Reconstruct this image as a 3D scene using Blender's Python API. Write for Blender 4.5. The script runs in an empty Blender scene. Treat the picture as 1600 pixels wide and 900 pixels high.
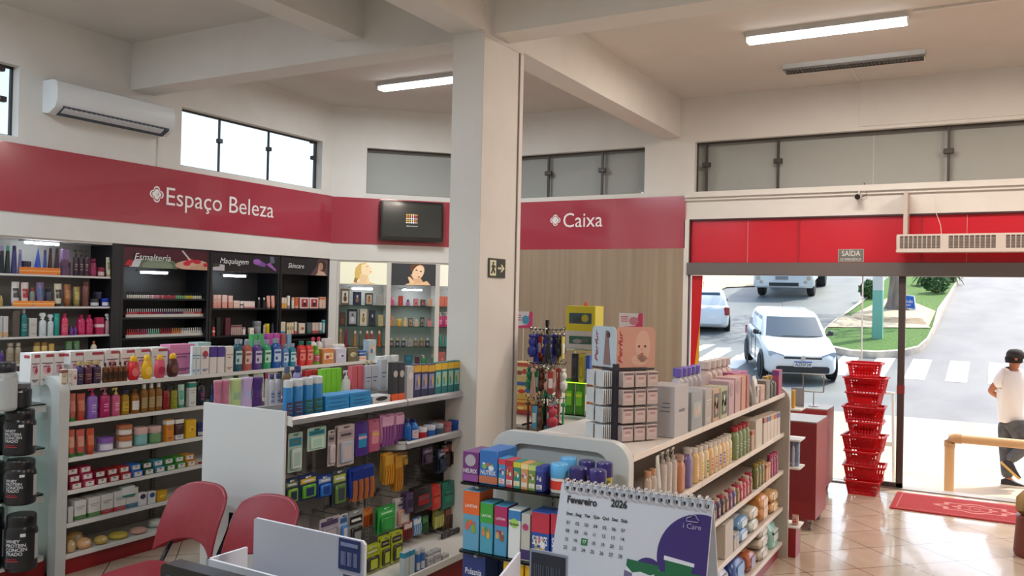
import bpy, math, random
from mathutils import Vector, Matrix
random.seed(7)
R = math.radians
C = bpy.context.scene.collection
# ------------------------------------------------------------------ camera
F = 1335.0
def _n(v): return v / v.length
_A = _n(Vector((752, 29, 1335))); _B = _n(Vector((-2370, -39, 1335)))
_B = _n(_B - _A * _A.dot(_B))
_X = -_B; _Y = _A; _Z = _X.cross(_Y)
if _Z.y > 0: _Z = -_Z
M = Matrix((_X, _Y, _Z))                      # camera space (x right, y down, z forward) -> world
CAM = Vector((0, 0, 2.0))
cd = bpy.data.cameras.new('camera'); cam = bpy.data.objects.new('camera', cd); C.objects.link(cam)
cd.sensor_width = 36; cd.lens = 36 * F / 1600; cd.clip_start = 0.05; cd.clip_end = 400
rt, dn, fw = M.col[0], M.col[1], M.col[2]
m4 = Matrix.Identity(4)
for i in range(3):
    m4[i][0] = rt[i]; m4[i][1] = -dn[i]; m4[i][2] = -fw[i]; m4[i][3] = CAM[i]
cam.matrix_world = m4
bpy.context.scene.camera = cam
# ------------------------------------------------------------------ world, sun, exposure
sc = bpy.context.scene
sc.view_settings.view_transform = 'Standard'; sc.view_settings.look = 'None'
sc.view_settings.gamma = 1; sc.view_settings.use_curve_mapping = False
sc.view_settings.exposure = 0.12
w = bpy.data.worlds.new('sky'); sc.world = w; w.use_nodes = True
nt = w.node_tree; nt.nodes.clear()
sky = nt.nodes.new('ShaderNodeTexSky'); sky.sky_type = 'NISHITA'; sky.sun_disc = False
sky.sun_elevation = R(52); sky.sun_rotation = R(20); sky.air_density = 1.0; sky.dust_density = 3.0
bgn = nt.nodes.new('ShaderNodeBackground'); bgn.inputs[1].default_value = 0.36
wo = nt.nodes.new('ShaderNodeOutputWorld')
nt.links.new(sky.outputs[0], bgn.inputs[0]); nt.links.new(bgn.outputs[0], wo.inputs[0])
sl = bpy.data.lights.new('sun', 'SUN'); sl.energy = 4.2; sl.angle = R(0.6); sl.color = (1, 0.95, 0.86)
sun = bpy.data.objects.new('sun', sl); C.objects.link(sun); sun.location = (4, 20, 30)
sun.rotation_euler = Vector((0.42, 0.60, 1.15)).to_track_quat('Z', 'Y').to_euler()

# ------------------------------------------------------------------ photograph -> place
def ray(px, py): return M @ Vector((px - 800, py - 450, F))
def on_z(px, py, z): r = ray(px, py); return CAM + r * ((z - 2.0) / r.z)
def on_x(px, py, x): r = ray(px, py); return CAM + r * (x / r.x)
def on_y(px, py, y): r = ray(px, py); return CAM + r * (y / r.y)
def proj(p):
    c = M.transposed() @ (Vector(p) - CAM); return 800 + F * c.x / c.z, 450 + F * c.y / c.z
def _lin(p, d, px, k):                          # t with proj(p + t d)[k] = px, k 0 = x, 1 = y
    MT = M.transposed(); a = MT @ (Vector(p) - CAM); b = MT @ Vector(d); u = px - (800, 450)[k]
    return (u * a.z - F * a[k]) / (F * b[k] - u * b.z)

# ------------------------------------------------------------------ materials
_mc = {}
def lin(c):
    if isinstance(c, str):
        c = [int(c[i:i + 2], 16) / 255 for i in (0, 2, 4)]
    return tuple(((x / 12.92) if x <= 0.04045 else ((x + 0.055) / 1.055) ** 2.4) for x in c)
def mat(c, rough=0.5, metal=0.0, emit=0, trans=0, coat=0, tl=0):
    key = (c, rough, metal, emit, trans, coat, tl)
    if key in _mc: return _mc[key]
    m = bpy.data.materials.new('m_%s_%d' % (c if isinstance(c, str) else 'c', len(_mc))); m.use_nodes = True
    b = m.node_tree.nodes['Principled BSDF']; col = lin(c) + (1,)
    b.inputs['Base Color'].default_value = col
    b.inputs['Roughness'].default_value = rough; b.inputs['Metallic'].default_value = metal
    if coat: b.inputs['Coat Weight'].default_value = coat; b.inputs['Coat Roughness'].default_value = 0.05
    if emit:
        b.inputs['Emission Color'].default_value = col; b.inputs['Emission Strength'].default_value = emit
    if trans or tl:
        n = m.node_tree; out = n.nodes['Material Output']; mx = n.nodes.new('ShaderNodeMixShader')
        t = n.nodes.new('ShaderNodeBsdfTransparent' if trans else 'ShaderNodeBsdfTranslucent')
        t.inputs[0].default_value = col if tl else (1, 1, 1, 1)
        if trans: t.inputs[0].default_value = tuple(0.35 * x + 0.65 for x in col[:3]) + (1,)
        mx.inputs[0].default_value = trans or tl
        n.links.new(b.outputs[0], mx.inputs[1]); n.links.new(t.outputs[0], mx.inputs[2]); n.links.new(mx.outputs[0], out.inputs[0])
    _mc[key] = m
    return m
def noisy(name, c1, c2, scale=8, rough=0.6, bump=0.0, stretch=(1, 1, 1), detail=4, coat=0, bscale=None):
    m = bpy.data.materials.new(name); m.use_nodes = True; n = m.node_tree; b = n.nodes['Principled BSDF']
    tc = n.nodes.new('ShaderNodeTexCoord'); mp = n.nodes.new('ShaderNodeMapping'); mp.inputs['Scale'].default_value = stretch
    no = n.nodes.new('ShaderNodeTexNoise'); no.inputs['Scale'].default_value = scale; no.inputs['Detail'].default_value = detail
    rp = n.nodes.new('ShaderNodeValToRGB'); rp.color_ramp.elements[0].color = lin(c1) + (1,); rp.color_ramp.elements[1].color = lin(c2) + (1,)
    rp.color_ramp.elements[0].position = 0.3; rp.color_ramp.elements[1].position = 0.7
    n.links.new(tc.outputs['Object'], mp.inputs[0]); n.links.new(mp.outputs[0], no.inputs[0]); n.links.new(no.outputs[0], rp.inputs[0])
    n.links.new(rp.outputs[0], b.inputs['Base Color']); b.inputs['Roughness'].default_value = rough
    if coat: b.inputs['Coat Weight'].default_value = coat
    if bump:
        bp = n.nodes.new('ShaderNodeBump'); bp.inputs['Strength'].default_value = bump; bp.inputs['Distance'].default_value = 0.01
        if bscale:
            no2 = n.nodes.new('ShaderNodeTexNoise'); no2.inputs['Scale'].default_value = bscale; n.links.new(mp.outputs[0], no2.inputs[0]); n.links.new(no2.outputs[0], bp.inputs['Height'])
        else: n.links.new(no.outputs[0], bp.inputs['Height'])
        n.links.new(bp.outputs[0], b.inputs['Normal'])
    return m
def glass_mat(name, tint=(1, 1, 1), refl=0.12, rough=0.02):
    m = bpy.data.materials.new(name); m.use_nodes = True; n = m.node_tree; n.nodes.clear()
    t = n.nodes.new('ShaderNodeBsdfTransparent'); t.inputs[0].default_value = tuple(tint) + (1,)
    g = n.nodes.new('ShaderNodeBsdfGlossy'); g.inputs['Roughness'].default_value = rough
    lw = n.nodes.new('ShaderNodeLayerWeight'); lw.inputs[0].default_value = refl
    mx = n.nodes.new('ShaderNodeMixShader'); o = n.nodes.new('ShaderNodeOutputMaterial')
    n.links.new(lw.outputs['Fresnel'], mx.inputs[0]); n.links.new(t.outputs[0], mx.inputs[1]); n.links.new(g.outputs[0], mx.inputs[2]); n.links.new(mx.outputs[0], o.inputs[0])
    return m
GLASS = glass_mat('clear_glass', (0.96, 0.99, 0.98)); SHELFGLASS = glass_mat('shelf_glass', (0.72, 0.86, 0.82), 0.3)
PLASTICBAG = glass_mat('clear_film', (0.93, 0.93, 0.93), 0.35, 0.15)

# ------------------------------------------------------------------ mesh builder
class MB:
    def __init__(s): s.v = []; s.f = []; s.m = []
    def add(s, vs, fs, mi=0):
        o = len(s.v); s.v += [tuple(v) for v in vs]
        for i, f in enumerate(fs):
            s.f.append(tuple(o + k for k in f)); s.m.append(mi[i] if isinstance(mi, (list, tuple)) else mi)
        return s
    def box(s, x0, x1, y0, y1, z0, z1, mi=0, bev=0):
        if x1 < x0: x0, x1 = x1, x0
        if y1 < y0: y0, y1 = y1, y0
        if z1 < z0: z0, z1 = z1, z0
        if not bev:
            return s.add([(x0, y0, z0), (x1, y0, z0), (x1, y1, z0), (x0, y1, z0), (x0, y0, z1), (x1, y0, z1), (x1, y1, z1), (x0, y1, z1)],
                  [(0, 3, 2, 1), (4, 5, 6, 7), (0, 1, 5, 4), (1, 2, 6, 5), (2, 3, 7, 6), (3, 0, 4, 7)], mi)
        b = min(bev, (x1 - x0) * .45, (y1 - y0) * .45, (z1 - z0) * .45)
        c = ((x0 + x1) / 2, (y0 + y1) / 2, (z0 + z1) / 2); h = ((x1 - x0) / 2, (y1 - y0) / 2, (z1 - z0) / 2)
        V = []; I = {}
        for sx in (-1, 1):
            for sy in (-1, 1):
                for sz in (-1, 1):
                    for a in range(3):
                        sg = (sx, sy, sz); I[(sx, sy, sz, a)] = len(V)
                        V.append(tuple(c[k] + sg[k] * (h[k] - (0 if k == a else b)) for k in range(3)))
        Fs = []
        def fix(f):
            p = [Vector(V[i]) for i in f]; nrm = (p[1] - p[0]).cross(p[2] - p[0]); ctr = sum(p, Vector()) / len(p)
            return f if nrm.dot(ctr - Vector(c)) > 0 else tuple(reversed(f))
        for a in range(3):
            o = [k for k in range(3) if k != a]
            for sg in (-1, 1):
                q = []
                for s1, s2 in ((-1, -1), (1, -1), (1, 1), (-1, 1)):
                    t = [0, 0, 0]; t[a] = sg; t[o[0]] = s1; t[o[1]] = s2; q.append(I[(*t, a)])
                Fs.append(fix(tuple(q)))
            for s1 in (-1, 1):
                for s2 in (-1, 1):
                    t0 = [0, 0, 0]; t0[a] = -1; t0[o[0]] = s1; t0[o[1]] = s2; t1 = list(t0); t1[a] = 1
                    Fs.append(fix((I[(*t0, o[0])], I[(*t1, o[0])], I[(*t1, o[1])], I[(*t0, o[1])])))
        for sx in (-1, 1):
            for sy in (-1, 1):
                for sz in (-1, 1): Fs.append(fix(tuple(I[(sx, sy, sz, a)] for a in range(3))))
        return s.add(V, Fs, mi)
    def rings(s, rs, mi=0, cap0=True, cap1=True, closed=False):
        n = len(rs[0]); V = [p for r in rs for p in r]; Fs = []; ms = []
        L = len(rs)
        for i in range(L if closed else L - 1):
            j = (i + 1) % L
            for k in range(n):
                k2 = (k + 1) % n; Fs.append((i * n + k, i * n + k2, j * n + k2, j * n + k)); ms.append(mi[i] if isinstance(mi, (list, tuple)) else mi)
        if cap0 and not closed: Fs.append(tuple(reversed(range(n)))); ms.append(mi[0] if isinstance(mi, (list, tuple)) else mi)
        if cap1 and not closed: Fs.append(tuple((L - 1) * n + k for k in range(n))); ms.append(mi[-1] if isinstance(mi, (list, tuple)) else mi)
        return s.add(V, Fs, ms)
    def lathe(s, prof, n=16, sx=1, sy=1, cx=0, cy=0, cz=0, mi=0, sq=0):
        rs = []
        for r, z in prof:
            ring = []
            for k in range(n):
                a = 2 * math.pi * (k + .5) / n; ca, sa = math.cos(a), math.sin(a)
                if sq:
                    e = 1 - sq; ca = math.copysign(abs(ca) ** e, ca); sa = math.copysign(abs(sa) ** e, sa)
                ring.append((cx + r * sx * ca, cy + r * sy * sa, cz + z))
            rs.append(ring)
        return s.rings(rs, mi)
    def tube(s, path, r, n=8, mi=0, rr=None):
        P = [Vector(p) for p in path]; rs = []
        for i, p in enumerate(P):
            t = (P[min(i + 1, len(P) - 1)] - P[max(i - 1, 0)]).normalized()
            up = Vector((0, 0, 1)) if abs(t.z) < .95 else Vector((0, 1, 0))
            a = t.cross(up).normalized(); b = a.cross(t)
            q = rr[i] if rr else r
            rs.append([tuple(p + a * (q * math.cos(2 * math.pi * k / n)) + b * (q * math.sin(2 * math.pi * k / n))) for k in range(n)])
        return s.rings(rs, mi)
    def prism(s, pts, axis, a0, a1, mi=0):       # pts 2-D outline in the two other axes
        def P(u, v, a): return {'x': (a, u, v), 'y': (u, a, v), 'z': (u, v, a)}[axis]
        ar = sum(pts[i][0] * pts[(i + 1) % len(pts)][1] - pts[(i + 1) % len(pts)][0] * pts[i][1] for i in range(len(pts)))
        flip = (ar > 0) == (axis == 'y')
        if flip: pts = pts[::-1]
        r0 = [P(u, v, a0) for u, v in pts]; r1 = [P(u, v, a1) for u, v in pts]
        if a1 < a0: r0, r1 = r1, r0
        return s.rings([r0, r1], mi)
    def merge(s, o, off=0, T=None):
        vs = [tuple(T @ Vector(v)) for v in o.v] if T else o.v
        b = len(s.v); s.v += vs
        for f, m in zip(o.f, o.m): s.f.append(tuple(b + k for k in f)); s.m.append(m + off)
        return s
    def T(s, mx): s.v = [tuple(mx @ Vector(v)) for v in s.v]; return s
    def mesh(s, name, mats, ang=38):
        me = bpy.data.meshes.new(name); me.from_pydata(s.v, [], s.f)
        for m in (mats if isinstance(mats, (list, tuple)) else [mats]): me.materials.append(m)
        me.polygons.foreach_set('material_index', s.m); me.polygons.foreach_set('use_smooth', [True] * len(s.f))
        me.set_sharp_from_angle(angle=R(ang)); me.update()
        return me
def rrect(w, h, r, n=5, cx=0, cy=0, corners=(1, 1, 1, 1)):   # corners: bl br tr tl
    out = []; x, y = w / 2, h / 2
    for (sx, sy, a0), on in zip(((-1, -1, 180), (1, -1, 270), (1, 1, 0), (-1, 1, 90)), corners):
        if not on: out.append((cx + sx * x, cy + sy * y)); continue
        for k in range(n + 1):
            a = R(a0 + 90 * k / n); out.append((cx + sx * (x - r) + r * math.cos(a), cy + sy * (y - r) + r * math.sin(a)))
    return out
def ell(cx, cy, rx, ry, n=20, rot=0):
    return [(cx + rx * math.cos(t) * math.cos(rot) - ry * math.sin(t) * math.sin(rot), cy + rx * math.cos(t) * math.sin(rot) + ry * math.sin(t) * math.cos(rot)) for t in [2 * math.pi * k / n for k in range(n)]]

# ------------------------------------------------------------------ objects
def link(name, me, parent=None, loc=(0, 0, 0), rz=0, kind=None):
    o = bpy.data.objects.new(name, me); C.objects.link(o); o.location = loc; o.rotation_euler = (0, 0, rz)
    if parent: o.parent = parent
    if kind: o['kind'] = kind
    return o
def part(name, mb, mats, parent, loc=(0, 0, 0), rz=0, label=None):
    o = link(name, mb.mesh(name, mats), parent, loc, rz)
    if label: o['label'] = label
    return o
def struct(name, mb, mats, parent=None): return link(name, mb.mesh(name, mats), parent, kind='structure')
def thing(name, label, cat, loc=(0, 0, 0), rz=0, group=None):
    o = link(name, None, None, loc, rz); o['label'] = label; o['category'] = cat
    o.empty_display_size = 0.1
    if group: o['group'] = group
    return o
def tag(o, label, cat, group=None):
    o['label'] = label; o['category'] = cat
    if group: o['group'] = group
    return o
_tc = {}
def text_mb(s, size, width=None, thick=0.0006, bold=0, shear=0, align='CENTER', cond=1.0):
    key = (s, bold, shear, align)
    if key not in _tc:
        cu = bpy.data.curves.new('t', 'FONT'); cu.body = s; cu.size = 1; cu.align_x = align; cu.align_y = 'CENTER'; cu.offset = bold; cu.shear = shear
        cu.resolution_u = 3
        o = bpy.data.objects.new('t', cu); C.objects.link(o)
        dg = bpy.context.evaluated_depsgraph_get(); me = bpy.data.meshes.new_from_object(o.evaluated_get(dg))
        vs = [tuple(v.co) for v in me.vertices]; fs = [tuple(p.vertices) for p in me.polygons]
        bpy.data.objects.remove(o); bpy.data.curves.remove(cu); bpy.data.meshes.remove(me)
        _tc[key] = (vs, fs)
    vs, fs = _tc[key]; xs = [v[0] for v in vs]
    k = size; kx = size * cond
    if width: kx = width / (max(xs) - min(xs))
    mb = MB()       # stands upright in the XZ plane, faces -Y
    mb.add([(v[0] * kx, -thick, v[1] * k) for v in vs], fs, 0)
    return mb
# things built from the photograph's shelves: labels are completed at the end so that each singles one out
REG = []
def reg(o, look, place, cat, px, grp=None): REG.append((o, look, place, cat, px, grp)); return o
ORD = 'first second third fourth fifth sixth seventh eighth ninth tenth eleventh twelfth thirteenth fourteenth fifteenth sixteenth seventeenth eighteenth nineteenth twentieth'.split()
def ordn(i):
    if i < 20: return ORD[i]
    n = i + 1; return {1: '%dst', 2: '%dnd', 3: '%drd'}.get(n % 10 if n % 100 not in (11, 12, 13) else 0, '%dth') % n
def finish_labels():
    from collections import defaultdict
    D = defaultdict(list)
    for r in REG: D[(r[1], r[2])].append(r)
    seen = {}
    for (look, place), L in D.items():
        L.sort(key=lambda r: r[4]); n = len(L)
        for i, (o, _, _, cat, _, grp) in enumerate(L):
            if n == 1: lab = '%s %s' % (look, place)
            else: lab = '%s, %s of %d from left, %s' % (look, ordn(i), n, place)
            k = len(lab.split())
            if k > 16: print('LONG LABEL', k, lab)
            if lab in seen: print('DUP', lab)
            seen[lab] = 1
            o['label'] = lab; o['category'] = cat
            if grp or n > 1: o['group'] = grp or ('%s %s' % (look, place))
# ================================================================== the room
WALL = noisy('wall_paint', 'd9d4cd', 'dedad4', 3, 0.75, 0.05, bscale=60)
CEIL = noisy('ceiling_paint', 'cfc9c1', 'd4cec6', 2, 0.85)
WHITE = mat('e4e3e0', 0.35); WHITE2 = mat('dadad6', 0.45); GREYP = mat('9b9a97', 0.45)
REDM = mat('a8202a', 0.35); DRED = mat('8e1a20', 0.4)
BLACK = mat('14151a', 0.35); DARK = mat('3a3230', 0.4)
BAND = mat('a63a48', 0.16, coat=0.6)
FR = mat('3c3331', 0.45)          # dark window frames
XL, YF, ZC = -7.634, 10.152, 4.474
def floor_material():
    m = bpy.data.materials.new('floor_tiles'); m.use_nodes = True; n = m.node_tree; b = n.nodes['Principled BSDF']
    tc = n.nodes.new('ShaderNodeTexCoord'); mp = n.nodes.new('ShaderNodeMapping'); mp.inputs['Rotation'].default_value = (0, 0, R(45)); mp.inputs['Location'].default_value = (0.12, 0.2, 0)
    br = n.nodes.new('ShaderNodeTexBrick'); br.offset = 0; br.inputs['Scale'].default_value = 1; br.inputs['Brick Width'].default_value = 0.45; br.inputs['Row Height'].default_value = 0.45
    br.inputs['Mortar Size'].default_value = 0.004; br.inputs['Mortar Smooth'].default_value = 0.2
    br.inputs['Color1'].default_value = lin('c6b6a2') + (1,); br.inputs['Color2'].default_value = lin('bdac97') + (1,); br.inputs['Mortar'].default_value = lin('54463a') + (1,)
    no = n.nodes.new('ShaderNodeTexNoise'); no.inputs['Scale'].default_value = 5; no.inputs['Detail'].default_value = 6
    mx = n.nodes.new('ShaderNodeMix'); mx.data_type = 'RGBA'; mx.blend_type = 'MULTIPLY'; mx.inputs[0].default_value = 0.35
    n.links.new(tc.outputs['Object'], mp.inputs[0]); n.links.new(mp.outputs[0], br.inputs['Vector']); n.links.new(tc.outputs['Object'], no.inputs[0])
    n.links.new(br.outputs['Color'], mx.inputs[6]); n.links.new(no.outputs[0], mx.inputs[7]); n.links.new(mx.outputs[2], b.inputs['Base Color'])
    b.inputs['Roughness'].default_value = 0.16; b.inputs['Coat Weight'].default_value = 0.3
    return m
XR, YB = 4.2, -4.0
struct('floor', MB().box(-8.2, XR, YB, 10.30, -0.12, 0), floor_material())
struct('ceiling', MB().box(-8.2, XR + .2, YB, 10.35, ZC, ZC + 0.15), CEIL)
def panes(mb, u0, u1, z0, z1, holes):       # rectangles around openings, in (u, z)
    us = sorted({u0, u1, *[h[0] for h in holes], *[h[1] for h in holes]}); out = []
    for a, b in zip(us, us[1:]):
        m = (a + b) / 2; zs = z0
        for h in sorted([h for h in holes if h[0] < m < h[1]], key=lambda h: h[2]):
            if h[2] > zs: out.append((a, b, zs, h[2]))
            zs = h[3]
        if zs < z1: out.append((a, b, zs, z1))
    return out
# left wall: upper part over the cabinets, lower part set back behind them
mb = MB()
LW = [(2.2, 4.47, 3.33, 3.965), (6.23, 8.44, 3.33, 3.96)]
for a, b, c, d in panes(mb, YB, 8.633, 2.44, ZC, LW): mb.box(XL - .16, XL, a, b, c, d)
mb.box(XL - .16, XL, YB, 2.9, 0, 2.44); mb.box(-8.2, -8.08, 2.9, 9.2, 0, 2.44); mb.box(-8.2, XL - .16, 2.82, 2.9, 0, 2.44)
mb.box(-8.2, XL - .16, 2.9, 8.9, 2.44, 2.52)
struct('wall_left', mb, WALL)
# chamfered corner wall
S2 = 2 ** .5
CH = Matrix.Translation((XL, 8.633, 0)) @ Matrix.Rotation(R(45), 4, 'Z')     # local x along the wall, y = away from the room
SL = (YF - 8.633) * S2
mb = MB(); CW = [(0.455, 1.75, 3.33, 3.94)]
for a, b, c, d in panes(mb, 0, SL, 2.43, ZC, CW): mb.box(a, b, 0, .14, c, d)
mb.box(-.5, SL + .3, .42, .5, 0, 2.5); mb.box(0, .098, 0, .02, 0, 2.44); mb.box(-.5, SL + .3, .14, .5, 2.46, 2.54)
struct('wall_corner', mb.T(CH), WALL)
# front wall with checkout wall and glazed shop front
mb = MB()
FW = [(-5.92, -3.845, 3.33, 3.915), (-3.20, 3.9, 3.31, 3.93), (-3.25, 3.9, 0, 2.985)]
XJ = XL + SL / S2
for a, b, c, d in panes(mb, XJ - .05, XR + .2, 0, ZC, FW): mb.box(a, b, YF, YF + .16, c, d)
mb.box(-3.30, XR, YF - .07, YF, 3.245, 3.31); mb.box(-3.30, XR, YF - .035, YF, 3.21, 3.245)      # ledge under the high windows
mb.box(-3.31, -3.25, YF - .02, YF + .1, 0, 2.985)
struct('wall_front', mb, WALL)
mb = MB(); mb.box(XR, XR + .2, YB, YF, 0, ZC); struct('wall_right', mb, WALL)
mb = MB(); mb.box(-8.2, XR, YB - .2, YB, 0, ZC); struct('wall_back', mb, WALL)
# woodgrain wall cladding below the checkout sign
wood = noisy('wood_cladding', '8f7c66', 'a39078', 1.2, 0.45, 0, (14, 14, 0.35), 6)
struct('wall_cladding', MB().box(XJ - .02, -3.31, YF - .02, YF, 0, 2.63), wood)
# windows
def window(n, mb_frame, mb_glass, T=None):
    if T: mb_frame.T(T); mb_glass.T(T)
    o = struct('window_%d' % n, mb_frame, FR); g = link('window_pane', mb_glass.mesh('window_pane', GLASS), o)
def frame_x(n, y0, y1, z0, z1, muls, latches):    # on the left wall
    f = MB(); g = MB(); x = XL - .11
    for a, b, c, d in ((y0, y1, z0, z0 + .02), (y0, y1, z1 - .02, z1), (y0, y0 + .02, z0, z1), (y1 - .02, y1, z0, z1)): f.box(x - .015, x + .015, a, b, c, d)
    for m in muls: f.box(x - .012, x + .012, m - .009, m + .009, z0, z1)
    for m, z in latches: f.box(x - .02, x + .035, m - .03, m + .03, z - .025, z + .025, bev=.005)
    g.box(x - .003, x + .003, y0, y1, z0, z1)
    window(n, f, g)
frame_x(1, 2.2, 4.47, 3.33, 3.965, [4.2, 3.2], [(4.36, 3.93), (4.38, 3.66)])
frame_x(2, 6.23, 8.44, 3.33, 3.96, [6.84, 7.60], [(6.84, 3.70), (7.60, 3.73), (8.36, 3.95), (8.38, 3.74)])
def frame_y(n, x0, x1, z0, z1, muls, zl, T=None, y=None):
    f = MB(); g = MB(); y = YF + .10 if y is None else y
    for a, b, c, d in ((x0, x1, z1 - .022, z1), (x0, x0 + .012, z0, z1), (x1 - .012, x1, z0, z1), (x0, x1, z0, z0 + .012)): f.box(a, b, y - .015, y + .015, c, d)
    for m in muls:
        f.box(m - .014, m + .014, y - .012, y + .012, z0, z1); f.box(m - .05, m + .05, y - .03, y + .02, zl - .028, zl + .028, bev=.006)
    g.box(x0, x1, y - .003, y + .003, z0, z1)
    window(n, f, g, T)
frame_y(3, 0.455, 1.75, 3.33, 3.94, [], 3.6, CH, .09)
frame_y(4, -5.92, -3.845, 3.33, 3.915, [-5.25, -4.465], 3.665)
frame_y(5, -3.20, 3.9, 3.31, 3.93, [-3.08, -2.225, -0.44, 1.4], 3.655)
blind = mat('b3a9a6', 0.6)
mb = MB(); mb.box(-6.1, XR, YF + .17, YF + .2, 3.25, 4.0); mb.T(Matrix.Identity(4)); mb2 = MB(); mb2.box(.3, 1.95, .15, .18, 3.2, 4.05); mb2.T(CH); mb.merge(mb2)
mb.box(-1.20, -1.19, YF + .165, YF + .17, 3.3, 3.95, 1)
struct('trim_1', mb, [blind, mat('c9c0bd', .6)])        # pale boards closing the high windows from outside
# ceiling beams and pillar
mb = MB(); mb.box(XL - .1, -3.65, 5.6, 5.88, 4.0, ZC); struct('trim_2', mb, WALL)
mb = MB(); mb.box(-3.65, -3.37, YB, 5.47, 4.0, ZC); mb.box(-3.385, -3.355, YB, 5.5, 4.19, 4.23); struct('trim_3', mb, WALL)
mb = MB(); mb.box(-3.37, XR, 5.58, 5.85, 4.0, ZC); struct('trim_4', mb, WALL)
mb = MB(); mb.box(-3.65, -3.39, 6.1, YF, 4.0, ZC); struct('trim_5', mb, WALL)
mb = MB(); mb.box(-4.90, -4.64, YB, 5.6, 4.135, ZC); struct('trim_6', mb, WALL)
mb = MB(); mb.box(-3.65, -3.37, 5.47, 6.1, 0, ZC, bev=.004); mb.box(-3.37, -3.362, 6.015, 6.03, 0, 3.97, 1); mb.box(-3.37, -3.362, 5.47, 6.08, 3.965, 3.985, 0)
struct('trim_7', mb, [WALL, mat('7d706b', .6)])         # the square pillar with its cable channel
# ceiling cable channel and wall conduit
mb = MB(); mb.box(-.62, 3.5, 7.84, 7.87, ZC - .02, ZC); mb.box(-1.34, -1.325, 9.2, YF, ZC - .01, ZC); mb.box(-1.34, -1.325, YF - .01, YF, 3.98, ZC)
mb.box(-1.34, XR, YF - .012, YF, 3.968, 3.984); struct('trim_8', mb, WALL)
mb = MB(); mb.box(XL, XL + .012, 5.93, 5.95, 3.27, 3.6); struct('trim_9', mb, WALL)
# shop front: red transom glass, grey header, glass, sliding door leaf
redg = mat('d83040', 0.18, tl=.3)
mb = MB(); mb.box(-3.24, -1.97, YF + .04, YF + .05, 2.455, 2.985); mb.box(-1.955, -.69, YF + .04, YF + .05, 2.455, 2.985); mb.box(-.68, XR, YF + .04, YF + .05, 2.455, 2.985)
mb.box(-3.25, XR, YF, YF + .04, 2.965, 2.985, 1); mb.box(-3.25, -3.235, YF, YF + .05, 0, 2.985, 1); mb.box(-1.972, -1.955, YF + .03, YF + .06, 2.455, 2.985, 2); mb.box(-.69, -.68, YF + .03, YF + .06, 2.455, 2.985, 2)
mb.box(-2.55, -2.545, YF + .034, YF + .04, 2.455, 2.975, 3); mb.box(-.255, -.25, YF + .034, YF + .04, 2.455, 2.975, 3)
tr = struct('window_6', mb, [redg, mat('3a1a1c', .4), mat('a81420', .3), mat('e79aa0', .3)])
HDR = mat('6e6663', 0.4, 0.3)
struct('trim_10', MB().box(-3.26, XR, YF - .05, YF + .07, 2.305, 2.455, bev=.006), HDR)
mb = MB(); mb.box(-3.2, -1.30, YF + .02, YF + .028, 0.02, 2.305); g1 = struct('window_7', mb, GLASS)
mb = MB(); mb.box(-1.265, -.865, YF + .045, YF + .053, 0.06, 2.305); mb2 = MB()
mb2.box(-.90, -.83, YF + .03, YF + .075, .0, 2.33, 0, .006); mb2.box(-1.27, -.83, YF + .03, YF + .075, 0, .06, 0); mb2.box(-1.275, -1.262, YF + .035, YF + .06, .06, 2.31, 1)
mb2.box(-.903, -.827, YF + .028, YF + .077, 1.03, 1.12, 2)
d1 = struct('door_1', mb2, [mat('4a403d', .4, .3), mat('cfd3d2', .3), mat('7a2b2b', .5)]); link('door_pane', mb.mesh('door_pane', GLASS), d1)
mb = MB(); mb.box(-3.25, XR, YF - .01, YF + .16, -.02, .012, 0); struct('trim_11', mb, mat('8a8580', .4, .4))

# ================================================================== lamps
LAMP = mat('f4fbff', 0.3, emit=9)
def tube_lamp(x0, x1, y, lit, label, n=2, lc=(.9, .97, 1), en=55):
    t = thing('ceiling_light', label, 'ceiling light', ((x0 + x1) / 2, y, ZC)); h = (x1 - x0) / 2
    mb = MB(); mb.prism([(-.10, 0), (.10, 0), (.09, -.045), (.03, -.03), (-.03, -.03), (-.09, -.045)], 'x', -h, h)
    part('reflector', mb, mat('c4c4c2', .35, .4), t)
    for s in (-1, 1):
        part('lamp_socket', MB().box(s * h - .012 * s, s * h, -.07, .07, -.085, -.04, 0, .004), WHITE2, t)
    if lit:
        for s in (-1, 1):
            m = MB(); m.tube([(-h + .02, s * .045, -.068), (h - .02, s * .045, -.068)], .016, 12); part('fluorescent_tube', m, LAMP, t)
        ld = bpy.data.lights.new('tube_light', 'AREA'); ld.shape = 'RECTANGLE'; ld.size = 2 * h - .05; ld.size_y = .12; ld.energy = en; ld.color = lc
        lo = bpy.data.objects.new('tube_light', ld); C.objects.link(lo); lo.parent = t; lo.location = (0, 0, -.09)
    else:
        m = MB()
        for k in range(36): m.box(-h + .03 + k * (2 * h - .06) / 36, -h + .035 + k * (2 * h - .06) / 36, -.08, .08, -.06, -.035)
        m.box(-h, h, -.085, -.08, -.065, -.03); m.box(-h, h, .08, .085, -.065, -.03); m.box(-h, h, -.004, .004, -.065, -.04)
        part('louvre', m, mat('8f8f8c', .3, .7), t)
tube_lamp(-2.03, -.66, 7.95, 1, 'lit twin tube ceiling light above the shop entrance area', lc=(1, .90, .80), en=75)
tube_lamp(-1.95, -.61, 9.2, 0, 'unlit louvred ceiling light behind the lit one near the entrance')
tube_lamp(-6.35, -4.98, 8.0, 1, 'lit twin tube ceiling light partly behind the square pillar')
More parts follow.
